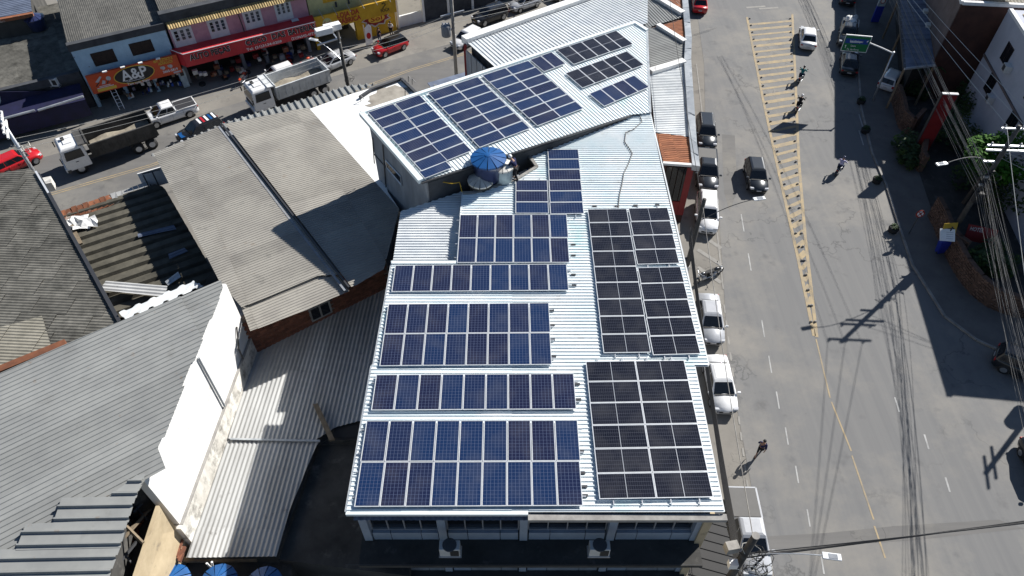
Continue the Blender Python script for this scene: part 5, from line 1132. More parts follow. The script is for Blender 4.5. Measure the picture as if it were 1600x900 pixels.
# curved stone garden walls (stones laid one by one on the faces that show)
stn = [MB().box((0, 0, 0), (.32, .10, .18)).data('stone', M['stone']), MB().box((0, 0, 0), (.25, .11, .15)).data('stone', M['stone'])]
def garden_wall(lab, pts, h, th=.35, cap=None):
    P = [at(u, v, 0) for u, v in pts]; t = thing('garden_wall', lab, 'wall', tuple(P[0]), group='stone garden walls along the shaded pavement')
    core = MB(); n_ = 0; stuff = MB()
    for i in range(len(P)-1):
        p, q_ = P[i], P[i+1]; d = (q_-p); Lw = d.length; d.normalize(); nn = V(d.y, -d.x, 0)
        core.obox((p+q_)/2+UP*h/2, d*(Lw/2+.05), nn*th/2, UP*h/2)
        sgn = -1 if nn.x > 0 else 1
        for r in range(int(h/.22)):
            for k in range(int(Lw/.36)):
                c = p+d*(k+.5+(.5 if r % 2 else 0)*.8)*.36+UP*(.12+r*.22)+nn*sgn*(th/2+random.uniform(.0, .03))
                x = (d+V(0, 0, random.uniform(-.12, .12))).normalized(); y = nn*sgn
                if n_ < 290: link('stone', random.choice(stn), t, frame(x, y, x.cross(y), c-t.location)); n_ += 1
                else: stuff.obox(c, x*.16, y*.05, x.cross(y)*.09)
    core.build('core', M['stone'], t)
    if stuff.f: tag(stuff.build('stonework', M['stone'], t), kind='stuff')
    return t
garden_wall('curved stone garden wall by the white shaded car', [(1394, 158), (1400, 175), (1405, 200), (1418, 212), (1432, 196)], 1.9)
garden_wall('short angled stone wall below the red totem', [(1436, 270), (1432, 262), (1436, 240), (1442, 225)], 1.8)
garden_wall('scalloped stone garden wall behind the no-parking sign', [(1452, 338), (1462, 358), (1472, 385), (1482, 398), (1496, 408)], 2.1)
garden_wall('long stone garden wall beside the blue box and yellow sign', [(1478, 398), (1496, 432), (1516, 458), (1540, 478), (1575, 492), (1620, 500)], 2.0)
# hotel sign board
hp = hit(1518, 372, at(1500, 420), at(1590, 440)); hs = thing('hotel_sign', 'dark red hotel board half hidden by the cables', 'sign', tuple(at(1530, 385, 2.0)))
Fh = Face(at(1506, 374, .9), (at(1551, 384, .9)-at(1506, 374, .9)), V(0, .3, 1)); wdt = (at(1551, 384, .9)-at(1506, 374, .9)).length
Fh.box(0, wdt, 0, 1.3, -.15, 0).build('board', M['sign_red'], hs); Fh.text(hs, 'HOTEL', wdt*.30, 1.02, .34, M['txt_grey'], wdt*.46, offset=.01)
# vegetation
def leaf_cluster(mb, c, r, n, sz=.22, ztop=.7):
    for _ in range(n):
        while True:
            d = V(random.uniform(-1, 1), random.uniform(-1, 1), random.uniform(-1, 1))
            if .25 < d.length < 1: break
        p = c+V(d.x*r[0], d.y*r[1], d.z*r[2]); a = random.uniform(0, 6.28); s = sz*random.uniform(.6, 1.3)
        x = V(math.cos(a), math.sin(a), random.uniform(-.5, .5)).normalized(); y = x.cross(V(random.uniform(-.6, .6), random.uniform(-.6, .6), 1)).normalized()
        mb.face([p-x*s, p-y*s*.5, p+x*s, p+y*s*.5])
def tree(lab, base, h, r, n, m, blobs=9, name='broadleaf_tree'):
    t = thing(name, lab, 'tree', tuple(base)); tr = MB(); tr.tube([base, base+V(.1, 0, h*.35), base+V(.05, .15, h*.6)], [.16, .12, .08], 7); cr_ = MB()
    for k in range(blobs):
        a = 2.4*k; rr = r*(.25+.6*((k*.37) % 1)); c = base+V(math.cos(a)*rr, math.sin(a)*rr, h*(.62+.32*((k*.61) % 1)))
        tr.tube([base+V(.05, .1, h*.45), base.lerp(c, .6)+V(0, 0, h*.2), c], [.06, .04, .02], 5)
        leaf_cluster(cr_, c, (r*.45, r*.45, r*.32), n//blobs)
    tr.build('trunk', M['bark'], t); cr_.build('crown', M[m], t); return t
def bush(lab, c, r, n, m='leaf_dark', name='garden_bush'):
    t = thing(name, lab, 'bush', tuple(c)); b = MB(); s_ = MB()
    for k in range(5):
        a = k*1.3; cc = c+V(math.cos(a)*r[0]*.5, math.sin(a)*r[1]*.5, r[2]*(.5+.3*(k % 2))); leaf_cluster(b, cc, (r[0]*.55, r[1]*.55, r[2]*.5), n//5, .2); s_.tube([c, cc], .03, 4)
    b2 = MB()
    for k in range(7): a = k*.9+c.x; leaf_cluster(b2, c+V(math.cos(a)*r[0]*.75, math.sin(a)*r[1]*.75, r[2]*(.35+.6*((k*.37) % 1))), (r[0]*.3, r[1]*.3, r[2]*.22), n//16, .16)
    b2.build('young_leaves', M['leaf_mid'], t)
    s_.build('stem', M['bark'], t); b.build('foliage', M[m], t); return t
random.seed(5)
tb = at(1556, 236, 5.6); tree('bright green tree in front of the cream building', V(tb.x, tb.y, 0), 6.8, 2.3, 2600, 'leaf', 13)
for (u, v, r, lab) in ((1520, 300, (2.4, 2.2, 3.4), 'dark bushy tree behind the utility pole crossarms'), (1570, 330, (3.0, 2.6, 3.6), 'dark bushy tree below the bright green tree'), (1590, 265, (2.5, 2.5, 4.6), 'dark tree at the right edge beside the cream wall'), (1478, 225, (2.2, 2.6, 2.6), 'dark shrub mass under the red totem'), (1540, 420, (2.0, 1.6, 1.8), 'dark shrubs behind the long stone wall'), (1500, 180, (1.6, 2.2, 2.4), 'dark shrubs at the foot of the brown wall'), (1426, 150, (1.3, 1.6, 1.6), 'dark shrub behind the curved stone wall')):
    bush(lab, at(u, v), r, 900, name='garden_bush')
for (u, v, r, lab) in ((1416, 240, (1.5, 1.8, 1.5), 'low clipped bush on the pavement corner, farther one'), (1421, 258, (1.3, 1.2, 1.2), 'low clipped bush on the pavement corner, nearer one')): bush(lab, at(u, v), r, 500)
# palm by the canopy
pb = at(1452, 108, 3.2); t = thing('palm', 'small dark palm at the corner of the bluish canopy roof', 'palm', (pb.x, pb.y, 0)); MB().tube([V(pb.x, pb.y, 0), pb], [.16, .11], 7).build('trunk', M['bark'], t)
for k in range(9):
    a = k*.7; b = MB(); d = V(math.cos(a), math.sin(a), 0); pts = [pb+d*(.3*j)+UP*(.5*math.sin(j*.55)) for j in range(6)]
    for j in range(5):
        n2 = V(-d.y, d.x, 0)*(.28-.04*j); b.face([pts[j]-n2, pts[j+1]-n2*.8-UP*.05, pts[j+1], pts[j]]).face([pts[j], pts[j+1], pts[j+1]+n2*.8-UP*.05, pts[j]+n2])
    b.build('frond', M['leaf_dark'], t)
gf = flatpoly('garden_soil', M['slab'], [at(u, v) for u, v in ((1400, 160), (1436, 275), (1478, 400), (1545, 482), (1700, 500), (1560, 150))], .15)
# planters / round bushes in iron rings on the kerb
for i, (u, v, lab) in enumerate(((1344, 162, 'small dark round kerb planter nearest the road sign pole'), (1351, 207, 'dark round kerb planter second from the far end'), (1369, 285, 'dark round kerb planter beside the sunlit gap in the kerb'), (1394, 362, 'dark round kerb planter nearest the no-parking sign'))):
    p = at(u, v); t = thing('kerb_planter', lab, 'planter', tuple(p), group='round planters along the east kerb'); MB().lathe(p, [(.34, 0), (.42, .42), (.36, .46), (.30, .38)], 14).build('pot', M['black'], t)
    b = MB(); leaf_cluster(b, p+UP*.55, (.32, .32, .25), 70, .11); b.build('plant', M['leaf_dark'], t)

# ================================================================== VEHICLES
def car(kind, paint, label, front, rear, name='parked_car', group=None, z=.6, cover=None, tarp=False, stripe=False, roof=None):
    D = dict(hatch=(3.95, 1.70, 1.50), sedan=(4.40, 1.74, 1.44), suv=(4.30, 1.80, 1.64), pickup=(5.15, 1.86, 1.72))[kind]; L, W_, H = D
    pf, pr = at(*front, z), at(*rear, z); d = pf-pr; rz = math.atan2(d.y, d.x); c = (pf+pr)/2
    t = thing(name, label, 'pickup' if kind == 'pickup' else 'car', (c.x, c.y, .015), rz, group); m = M['car_'+paint]
    zb = {'hatch': .93, 'sedan': .90, 'suv': 1.03, 'pickup': 1.08}[kind]; hood = zb-.06; nose = zb-.26
    rear_top = {'hatch': zb, 'sedan': zb+.02, 'suv': zb, 'pickup': zb}[kind]
    X = [-.5, -.485, -.44, -.36, -.2, 0, .16, .24, .36, .44, .485, .5]; Wd = [.80, .90, .965, 1, 1, 1, 1, .995, .97, .92, .80, .66]
    Zt = [rear_top-.10, rear_top-.02, rear_top, zb, zb, zb, zb, zb-.005, hood, hood-.10, nose, nose-.06]
    vs = []; fs = []; n = 10
    for x, wd, zt in zip(X, Wd, Zt):
        hw = wd*W_/2; zl = .30 if abs(x) > .47 else .20
        sec = [(hw*.86, zl), (hw*.97, zl+.10), (hw, zl+.30), (hw*.985, zt-.14), (hw*.93, zt-.03)]
        for yy, zz in sec: vs.append(V(x*L, yy, zz))
        for yy, zz in reversed(sec): vs.append(V(x*L, -yy, zz))
    # crowned top: insert centre line by splitting the top faces
    for i in range(len(X)-1):
        for j in range(n):
            if j == 4: continue
            fs.append((i*n+j, (i+1)*n+j, (i+1)*n+(j+1) % n, i*n+(j+1) % n))
    base = len(vs)
    for i, x in enumerate(X): vs.append(V(x*L, 0, Zt[i]+.02))
    for i in range(len(X)-1):
        fs.append((i*n+4, (i+1)*n+4, base+i+1, base+i)); fs.append((base+i, base+i+1, (i+1)*n+5, i*n+5))
    fs.append(tuple(range(0, n))); k = (len(X)-1)*n; fs.append(tuple(range(k+n-1, k-1, -1)))
    bmb = MB(); bmb.mesh(vs, fs); bo = bmb.build('body', m, t, True, local=True)
    # cabin
    if kind == 'hatch': xr, tr, tf, xf = -.485, -.40, .05, .24
    elif kind == 'sedan': xr, tr, tf, xf = -.36, -.23, .06, .25
    elif kind == 'suv': xr, tr, tf, xf = -.49, -.43, .08, .25
    else: xr, tr, tf, xf = -.12, -.085, .12, .27
    hb, ht = W_*.465, W_*.355; z0, z1 = zb-.04, H-.05
    rows = [(xr*L, xf*L, hb, z0), (xr*L+(tr-xr)*L*.85, xf*L+(tf-xf)*L*.85, hb+(ht-hb)*.8, z0+(z1-z0)*.86), (tr*L, tf*L, ht, z1), (tr*L+.12, tf*L-.14, ht*.72, H)]
    cv = []; cf = []
    for a, b_, hw, zz in rows: cv += [V(a, -hw, zz), V(b_, -hw*.97, zz), V(b_, hw*.97, zz), V(a, hw, zz)]
    for i in range(3):
        for j in range(4): cf.append((i*4+j, i*4+(j+1) % 4, i*4+4+(j+1) % 4, i*4+4+j))
    cf.append((12, 13, 14, 15)); cb = MB(); cb.mesh(cv, cf); co = cb.build('cabin', M['car_'+roof] if roof else m, t, False, .05, local=True)
    def quad_on(a, b_, c_, d_, s0, s1, t0, t1, k=.012):   # window on the lower cabin face a,b (bottom) c,d (top)
        f = lambda s, tt: a.lerp(b_, s).lerp(d_.lerp(c_, s), tt)
        nn = (b_-a).cross(d_-a).normalized()*k; return [f(s0, t0)+nn, f(s1, t0)+nn, f(s1, t1)+nn, f(s0, t1)+nn]
    R0, R1 = cv[0:4], cv[4:8]
    MB().face(quad_on(R0[1], R0[2], R1[2], R1[1], .06, .94, .06, .99)).build('windshield', M['glass'], t, local=True)
    if kind != 'pickup' or True: MB().face(quad_on(R0[3], R0[0], R1[0], R1[3], .09, .91, .14 if kind != 'sedan' else .06, .96)).build('rear_window', M['glass'], t, local=True)
    cuts = [(.05, .30), (.33, .62), (.65, .93)] if kind in ('suv', 'hatch', 'sedan') else [(.06, .46), (.50, .93)]
    if kind == 'sedan': cuts = [(.07, .45), (.48, .93)]
    for s0, s1 in cuts:
        MB().face(quad_on(R0[0], R0[1], R1[1], R1[0], s0, s1, .12, .97)).build('side_window', M['glass'], t, local=True)
        MB().face(quad_on(R0[2], R0[3], R1[3], R1[2], 1-s1, 1-s0, .12, .97)).build('side_window', M['glass'], t, local=True)
    wr_ = .31 if kind in ('hatch', 'sedan') else .36
    for sx in (-.305*L, .305*L):
        for sy in (-1, 1):
            y = sy*(W_/2-.10); wh = MB(); wh.tube([(sx, y-.11, wr_), (sx, y+.11, wr_)], wr_, 16); wo = wh.build('wheel', M['black'], t, True, local=True)
            MB().tube([(sx, y+sy*.105, wr_), (sx, y+sy*.118, wr_)], wr_*.62, 12).build('rim', M['rim'], wo, local=True)
            ar = MB(); a = [V(sx+math.cos(q_)*(wr_+.07), sy*(W_/2+.002), wr_+math.sin(q_)*(wr_+.07)) for q_ in [i*math.pi/8 for i in range(9)]]
            ar.face(a if sy < 0 else a[::-1]); ar.build('wheel_arch', M['black'], t, local=True)
    for sy in (-1, 1):
        hl = MB(); hl.obox((L*.463, sy*W_*.36, nose+.0), (.10, .0-sy*.03, 0), (0, .15, 0), (-.02, 0, .07)); hl.build('headlight', M['lamp'], t, bevel=.02, local=True)
        MB().box((-L*.492, sy*W_*.40, zb-.16), (.09, .22, .22 if kind in ('suv', 'hatch') else .14)).build('tail_light', M['tail'], t, bevel=.02, local=True)
        MB().obox((xf*L-.12, sy*(W_/2+.09), zb+.08), (.07, 0, .0), (.0, .11, 0), (0, 0, .07)).build('mirror', m, t, bevel=.03, local=True)
        MB().box((.02*L, sy*(W_/2+.004), zb-.20), (.14, .02, .03)).build('door_handle', M['steel'], t, local=True)
    for sy in (-1, 1):
        for xx in (.20*L, -.02*L, -.22*L): MB().box((xx, sy*(W_/2-.004), zb-.36), (.014, .016, .52)).build('door_seam', M['black'], t, local=True)
        MB().box((0, sy*(W_/2-.004), .27), (L*.42, .016, .06)).build('sill', M['black'], t, local=True)
    MB().box((xf*L+.02, 0, zb+.005), (.10, W_*.74, .03)).build('cowl', M['black'], t, local=True)
    MB().box((L*.488, 0, .30), (.06, W_*.62, .08)).build('lower_intake', M['black'], t, local=True)
    MB().box((L*.495, 0, .46), (.06, W_*.50, .14)).build('grille', M['black'], t, local=True)
    MB().box((L*.502, 0, .52), (.05, .40, .10)).build('license_plate', M['plate'], t, local=True)
    MB().box((-L*.502, 0, .58), (.03, .40, .11)).build('license_plate', M['plate'], t, local=True)
    if kind == 'suv':
        for sy in (-1, 1): MB().tube([(tr*L+.3, sy*ht*.86, H+.015), (tf*L-.3, sy*ht*.86, H+.015)], .02, 5).build('roof_rail', M['steel'], t, local=True)
    if kind == 'pickup':
        MB().box(((xr-.485)/2*L-.02, 0, zb+.035), ((xr+.475)*L-.06, W_*.84, .06)).build('bed_cover', M[cover or 'black'], t, bevel=.02, local=True)
        b = MB()
        for sy in (-1, 1): b.box(((xr-.49)/2*L, sy*W_*.445, zb+.01), ((xr+.49)*L-.05, .10, .10))
        b.box((-.487*L, 0, zb+.01), (.08, W_*.88, .10)); b.build('bed_rail', m, t, local=True)
        if tarp:
            for i, (x, y, r) in enumerate(((-.22*L, .2, .55), (-.34*L, -.25, .6), (-.42*L, .3, .45))):
                tb_ = MB().ball((x, y, zb+.3), (r, r*.8, .38), 9, 6); [setattr(p, 'z', p.z+.06*math.sin(p.x*9+p.y*7)) for p in tb_.v]
                wpos = Matrix.Rotation(rz, 4, 'Z'); o = tag(tb_.build('tarp_bundle', M['plastic_white'], origin=V(0, 0, 0)), ('pale wrapped bundle at the front of the shaded pickup bed', 'largest pale wrapped bundle in the shaded pickup bed', 'pale wrapped bundle at the tailgate of the shaded pickup')[i], 'bundle', 'bundles in the shaded pickup'); o.location = t.location; o.rotation_euler = (0, 0, rz)
    if stripe:
        for k in range(5): MB().box((tr*L+.22+k*.36, 0, H+.004), (.20, ht*1.5, .012)).build('roof_stripe', M[('txt_white', 'tank_blue', 'txt_white', 'car_red', 'txt_white')[k]], t, local=True)
        MB().box((.38*L, 0, hood-.01), (.5, W_*.5, .02)).build('hood_patch', M['tank_blue'], t, local=True)
        for sy in (-1, 1): MB().box((0, sy*(W_/2+.008), .62), (.9, .012, .26)).build('door_patch', M['sign_blue'], t, local=True)
    return t
PK = 'cars parked along the west side of the main road'
car('suv', 'graphite', 'dark grey parked car with roof rails, farthest in the row by the shop strip', (1105, 226), (1101, 189), group=PK)
car('pickup', 'graphite', 'dark pickup with a grey bed cover parked by the tiled shop end', (1106, 296), (1103, 238), group=PK, cover='cover')
car('suv', 'white', 'white parked car under the dark leaning utility pole', (1105, 361), (1104, 307), group=PK)
car('sedan', 'silver', 'silver parked sedan beside the black solar arrays, behind the white sedan', (1115, 535), (1105, 462), group=PK)
car('sedan', 'white', 'white parked sedan at the step in the roof edge', (1134, 638), (1117, 562), group=PK)
car('pickup', 'silver', 'silver pickup with a grey bed cover at the bottom under the cable-laden pole', (1181, 897), (1156, 772), group=PK, cover='cover')
car('hatch', 'graphite', 'black hatchback driving towards the camera in the left lane', (1186, 296), (1177, 254), name='moving_car')
car('sedan', 'white', 'silver-white sedan driving away near the top of the road', (1262, 44), (1263, 72), name='moving_car')
car('sedan', 'red', 'red car at the top edge beside the white parapet', (1092, -8), (1094, 14), name='moving_car')
car('pickup', 'graphite', 'dark pickup in the shade behind the green road sign carrying pale bundles', (1322, 72), (1328, 34), name='moving_car', tarp=True)
car('sedan', 'blackp', 'black car in the shade just below the green road sign', (1328, 82), (1327, 113), name='moving_car')
car('hatch', 'white', 'white car in the shade behind the foot of the road sign pole', (1402, 112), (1384, 135))
car('sedan', 'blackp', 'dark car at the very top edge in the shade', (1324, -22), (1325, 6), name='moving_car')
car('suv', 'blackp', 'black car in deep shade at the right edge beside the curved kerb', (1640, 590), (1576, 562))
car('sedan', 'blackp', 'black car cut by the right edge on the sunlit verge', (1652, 775), (1618, 700))
ST = 'cars parked along the side street'
car('pickup', 'white', 'white pickup with a dark bed cover in front of the blue shop', (226, 190), (303, 165), group=ST, cover='steel')
car('suv', 'blackp', 'dark car with blue and white roof stripes beside the dump truck', (280, 219), (345, 192), group=ST, stripe=True)
car('sedan', 'silver', 'silver-white sedan beside the street pole with the white boxes', (493, 108), (552, 84), group=ST)
car('hatch', 'red', 'red hatchback with a black roof in front of the yellow shop', (584, 82), (634, 62), group=ST, roof='blackp')
car('hatch', 'white', 'white car half hidden behind the corner of the long shed', (706, 73), (752, 48), group=ST)
car('suv', 'blackp', 'black car parked behind the white car at the top of the side street', (741, 33), (789, 16), group=ST)
car('hatch', 'silver', 'silver hatchback at the top edge of the side street', (797, 12), (842, -3), group=ST)
car('sedan', 'blackp', 'dark car at the top edge beyond the silver hatchback', (860, -5), (905, -20), group=ST)
car('hatch', 'red', 'bright red car behind the pole at the far left', (58, 238), (-6, 266), group=ST)
car('hatch', 'white', 'white car hidden behind the pale dump truck', (405, 128), (462, 108), group=ST)
# black roof of the red hatchback
# dump trucks
def dump_truck(label, front, rear, bedm, load):
    pf, pr = at(*front, 1.0), at(*rear, 1.0); d = pf-pr; rz = math.atan2(d.y, d.x); L = 7.9; c = pf-d.normalized()*L/2
    t = thing('dump_truck', label, 'truck', (c.x, c.y, .02), rz); lb = dict(local=True); W_ = 2.45
    x1 = L/2; cab = MB(); vs = []
    rows = [(x1-2.0, x1, 1.20, .62), (x1-2.0, x1+.02, 1.22, 1.55), (x1-1.98, x1-.12, 1.12, 2.62), (x1-1.9, x1-.28, 1.0, 2.78)]
    for a, b_, hw, zz in rows: vs += [V(a, -hw, zz), V(b_, -hw, zz), V(b_, hw, zz), V(a, hw, zz)]
    fs = [(i*4+j, i*4+(j+1) % 4, i*4+4+(j+1) % 4, i*4+4+j) for i in range(3) for j in range(4)]+[(12, 13, 14, 15), (3, 2, 1, 0)]
    cab.mesh(vs, fs); cab.build('cab', M['car_white'], t, bevel=.06, **lb)
    MB().face([(x1+.03, -1.08, 1.68), (x1+.03, 1.08, 1.68), (x1-.09, 1.0, 2.50), (x1-.09, -1.0, 2.50)]).build('windshield', M['glass'], t, **lb)
    for sy in (-1, 1):
        q = [V(x1-1.75, sy*1.222, 1.66), V(x1-.25, sy*1.222, 1.66), V(x1-.38, sy*1.15, 2.45), V(x1-1.72, sy*1.15, 2.45)]; q = [p+V(0, sy*.02, 0) for p in q]
        MB().face(q if sy < 0 else q[::-1]).build('side_window', M['glass'], t, **lb)
        MB().tube([(x1-.1, sy*1.2, 2.3), (x1+.1, sy*1.5, 2.25)], .02, 4).box((x1+.1, sy*1.5, 2.0), (.08, .2, .5)).build('mirror', M['black'], t, **lb)
        MB().box((x1+.02, sy*.9, 1.0), (.08, .4, .2)).build('headlight', M['lamp'], t, **lb)
        MB().box((x1-1.0, sy*1.235, 1.35), (.25, .02, .05)).build('door_handle', M['steel'], t, **lb)
        MB().box((x1-.1, sy*1.0, .62), (.3, .5, .3)).build('step', M['steel'], t, **lb)
    MB().box((x1-1.0, 0, 2.80), (.7, .9, .10)).build('roof_vent', M['car_white'], t, bevel=.02, **lb); MB().box((x1-.75, -.35, 2.90), (.28, .40, .14)).build('roof_hatch', M['black'], t, **lb)
    MB().box((x1+.05, 0, .72), (.22, 2.35, .36)).build('bumper', M['car_white'], t, bevel=.03, **lb); MB().box((x1+.03, 0, 1.28), (.05, 1.5, .34)).build('grille', M['black'], t, **lb)
    ch = MB()
    for sy in (-.42, .42): ch.box((-.6, sy, .92), (L-1.4, .14, .28))
    ch.box((1.1, -.8, .75), (1.1, .5, .5)).box((-1, 0, .95), (1.6, .7, .2)); ch.build('chassis', M['steel'], t, **lb)
    for x in (x1-1.0, -2.0, -3.2):
        for sy in (-1, 1):
            ww = .30 if x > 0 else .52; y = sy*(1.18-ww/2); wo = MB().tube([(x, y-ww/2, .5), (x, y+ww/2, .5)], .5, 18).build('wheel', M['black'], t, True, **lb)
            MB().tube([(x, y+sy*(ww/2-.02), .5), (x, y+sy*(ww/2+.012), .5)], .27, 12).build('rim', M['galv'], wo, **lb)
    for sy in (-1, 1): MB().box((-2.6, sy*1.0, 1.12), (2.5, .5, .05)).build('mudguard', M['black'], t, **lb)
    # tipping body: open box, flared front hood, ribs
    bx0, bx1, z0, z1, hw = -L/2-.05, x1-2.35, 1.25, 2.55, 1.25; bd = MB()
    bd.box(((bx0+bx1)/2, 0, z0), (bx1-bx0, hw*2, .1))
    for sy in (-1, 1): bd.obox(((bx0+bx1)/2, sy*hw, (z0+z1)/2), ((bx1-bx0)/2, 0, 0), (0, .05, 0), (0, sy*.06, (z1-z0)/2))
    bd.box((bx1, 0, (z0+z1)/2+.15), (.09, hw*2, z1-z0+.3)); bd.build('dump_body', bedm, t, **lb)
    tg = MB().obox((bx0, 0, (z0+z1)/2), (.04, 0, 0), (0, hw, 0), (.05, 0, (z1-z0)/2)); tg.build('tailgate', bedm, t, **lb)
    MB().obox((bx1+.30, 0, z1+.22), (.40, 0, .05), (0, hw*1.02, 0), (0, 0, .04)).build('cab_guard', bedm, t, **lb)
    for sy in (-1, 1):
        for k in range(8): MB().box((bx0+.35+k*(bx1-bx0-.6)/7, sy*(hw+.09), (z0+z1)/2), (.11, .09, z1-z0-.05)).build('side_rib', bedm, t, **lb)
        MB().box(((bx0+bx1)/2, sy*(hw+.09), z1), (bx1-bx0, .14, .12)).build('top_rail', bedm, t, **lb)
    if load:
        ld = MB(); nx, ny = 10, 5; G = {}
        for i in range(nx+1):
            for j in range(ny+1): G[i, j] = V(bx0+.2+(bx1-bx0-.4)*i/nx, -hw+.1+(2*hw-.2)*j/ny, z0+load*(.6+.4*math.sin(i*1.1)*math.cos(j*.9))+(.18 if j < 3 else -.1))
        for i in range(nx):
            for j in range(ny): ld.face([G[i, j], G[i+1, j], G[i+1, j+1], G[i, j+1]])
        o = ld.build('sand_load', M['soil'], origin=V(0, 0, 0)); o.location = t.location; o.rotation_euler = (0, 0, rz); tag(o, 'load of pale sand lying in the bed of the '+('dark' if bedm is M['bed_dark'] else 'pale')+' dump truck', 'load', kind=None)
    return t
dump_truck('dump truck with white cab and dark weathered tipping body', (100, 253), (236, 207), M['bed_dark'], .28)
dump_truck('dump truck with white cab and pale scuffed tipping body', (392, 163), (520, 118), M['bed_white'], .30)

# ================================================================== PEOPLE
def skin_obj(name, m, parent, pts, edges, root, sub=1):
    """pts: {key: (Vector, radius)}; one continuous skinned surface"""
    bm = bmesh.new(); ks = list(pts); sl = bm.verts.layers.skin.verify(); vs = {}
    for k in ks:
        v = bm.verts.new(pts[k][0]); r = pts[k][1]; v[sl].radius = r if isinstance(r, tuple) else (r, r); v[sl].use_root = (k == root); vs[k] = v
    for a, b_ in edges: bm.edges.new((vs[a], vs[b_]))
    me = bpy.data.meshes.new(name); bm.to_mesh(me); bm.free(); me.materials.append(m)
    o = bpy.data.objects.new(name, me); COL.objects.link(o); o.parent = parent
    s = o.modifiers.new('skin', 'SKIN'); s.use_smooth_shade = True
    ss = o.modifiers.new('sub', 'SUBSURF'); ss.levels = sub; ss.render_levels = sub
    return o
def person(label, loc, rz, J, shirt, trousers, hair, helmet=None, group=None, sleeves=True, shorts=False):
    t = thing('person', label, 'person', loc, rz, group); B = {}; E_ = []
    def add(k, p, r, to=None):
        B[k] = (Vector(p), r)
        if to: E_.append((to, k))
    pv, ch, nk, hd = (Vector(J[k]) for k in ('pelvis', 'chest', 'neck', 'head'))
    add('pelvis', pv, (.13, .11)); add('belly', pv.lerp(ch, .5), (.125, .10), 'pelvis'); add('chest', ch, (.15, .11), 'belly'); add('neck', nk, .055, 'chest'); add('jaw', nk.lerp(hd, .5)+V(.015, 0, 0), .075, 'neck'); add('head', hd, (.095, .09), 'jaw'); add('crown', hd+(hd-nk).normalized()*.09, .06, 'head')
    for s, sy in (('l', 1), ('r', -1)):
        sh, el, wr, hp_, kn, an, to = (Vector(J[k+s]) for k in ('sh', 'el', 'wr', 'hip', 'kn', 'an', 'toe'))
        add('sh'+s, sh, .06, 'chest'); add('el'+s, el, .045, 'sh'+s); add('wr'+s, wr, .03, 'el'+s)
        d = (wr-el).normalized(); pm = wr+d*.06; add('pm'+s, pm, (.040, .022), 'wr'+s)
        side = d.cross(V(0, sy, .3)).normalized()
        for i, ln_ in enumerate((.062, .074, .070, .055)):
            b0 = pm+d*.035+side*(.026-.0175*i); k1 = 'f%d%s' % (i, s); add(k1, b0, .010, 'pm'+s); add(k1+'b', b0+d*ln_*.6+V(0, -sy*.012, 0), .009, k1); add(k1+'c', b0+d*ln_+V(0, -sy*.035, 0), .008, k1+'b')
        add('th'+s, wr+d*.03+side*.042, .012, 'pm'+s); add('th2'+s, wr+d*.075+side*.062, .010, 'th'+s)
        add('hip'+s, hp_, .085, 'pelvis'); add('kn'+s, kn, .058, 'hip'+s); add('an'+s, an, .040, 'kn'+s); add('toe'+s, to, (.045, .03), 'an'+s)
    skin_obj('body', M['skin'], t, B, E_, 'pelvis')
    C = {k: (B[k][0], (B[k][1][0]+.022, B[k][1][1]+.022) if isinstance(B[k][1], tuple) else B[k][1]+.02) for k in ('pelvis', 'belly', 'chest', 'shl', 'ell', 'shr', 'elr', 'wrl', 'wrr')}
    C['col'] = (ch.lerp(nk, .55), .07); ed = [('pelvis', 'belly'), ('belly', 'chest'), ('chest', 'shl'), ('shl', 'ell'), ('chest', 'shr'), ('shr', 'elr'), ('chest', 'col')]
    for s in 'lr':
        C['wr'+s] = (B['el'+s][0].lerp(B['wr'+s][0], .85 if sleeves else .1), .048); ed.append(('el'+s, 'wr'+s))
    skin_obj('shirt', shirt, t, C, ed, 'pelvis')
    C = {'pelvis': (pv-V(0, 0, .01), (.155, .135))}; ed = []
    for s in 'lr':
        a = B['an'+s][0] if not shorts else B['kn'+s][0].lerp(B['an'+s][0], .15)
        C['hip'+s] = (B['hip'+s][0], .105); C['kn'+s] = (B['kn'+s][0] if not shorts else B['hip'+s][0].lerp(B['kn'+s][0], .6), .078); C['an'+s] = (a, .06); ed += [('pelvis', 'hip'+s), ('hip'+s, 'kn'+s), ('kn'+s, 'an'+s)]
    skin_obj('trousers', trousers, t, C, ed, 'pelvis')
    sb = MB()
    for s in 'lr': a, b_ = B['an'+s][0], B['toe'+s][0]; d = (b_-a); sb.obox((a*.45+b_*.55)-V(0, 0, .01), d*.75, V(-d.y, d.x, 0).normalized()*.045, V(0, 0, .04))
    sb.build('shoes', M['black'], t, bevel=.02, local=True)
    hb = MB(); up = (hd-nk).normalized()
    fwd = V(J.get('look', (1, 0, 0))[0], J.get('look', (1, 0, 0))[1], J.get('look', (1, 0, 0))[2]).normalized(); sd2 = up.cross(fwd).normalized()
    hm = helmet or hair; hb.ball(hd+up*.055-fwd*(.012 if helmet else .025), (.125, .118, .11) if helmet else (.108, .102, .09), 10, 7); hb.build('helmet' if helmet else 'hair', hm, t, True, local=True)
    fb = MB()
    for sy in (-1, 1): fb.ball(hd+fwd*.098+sd2*sy*.034+up*.0, .012, 5, 4)
    fb.build('eyes', M['black'], t, True, local=True); MB().obox(hd+fwd*.108-up*.03, fwd*.018, sd2*.014, up*.026).build('nose', M['skin'], t, local=True)
    MB().obox(hd+fwd*.094-up*.068, fwd*.006, sd2*.026, up*.007).build('mouth', M['cl_dark_red'], t, local=True)
    eb2 = MB()
    for sy in (-1, 1): eb2.obox(hd+sd2*sy*.097-up*.01, fwd*.02, sd2*.01, up*.032)
    eb2.build('ears', M['skin'], t, bevel=.01, local=True)
    return t
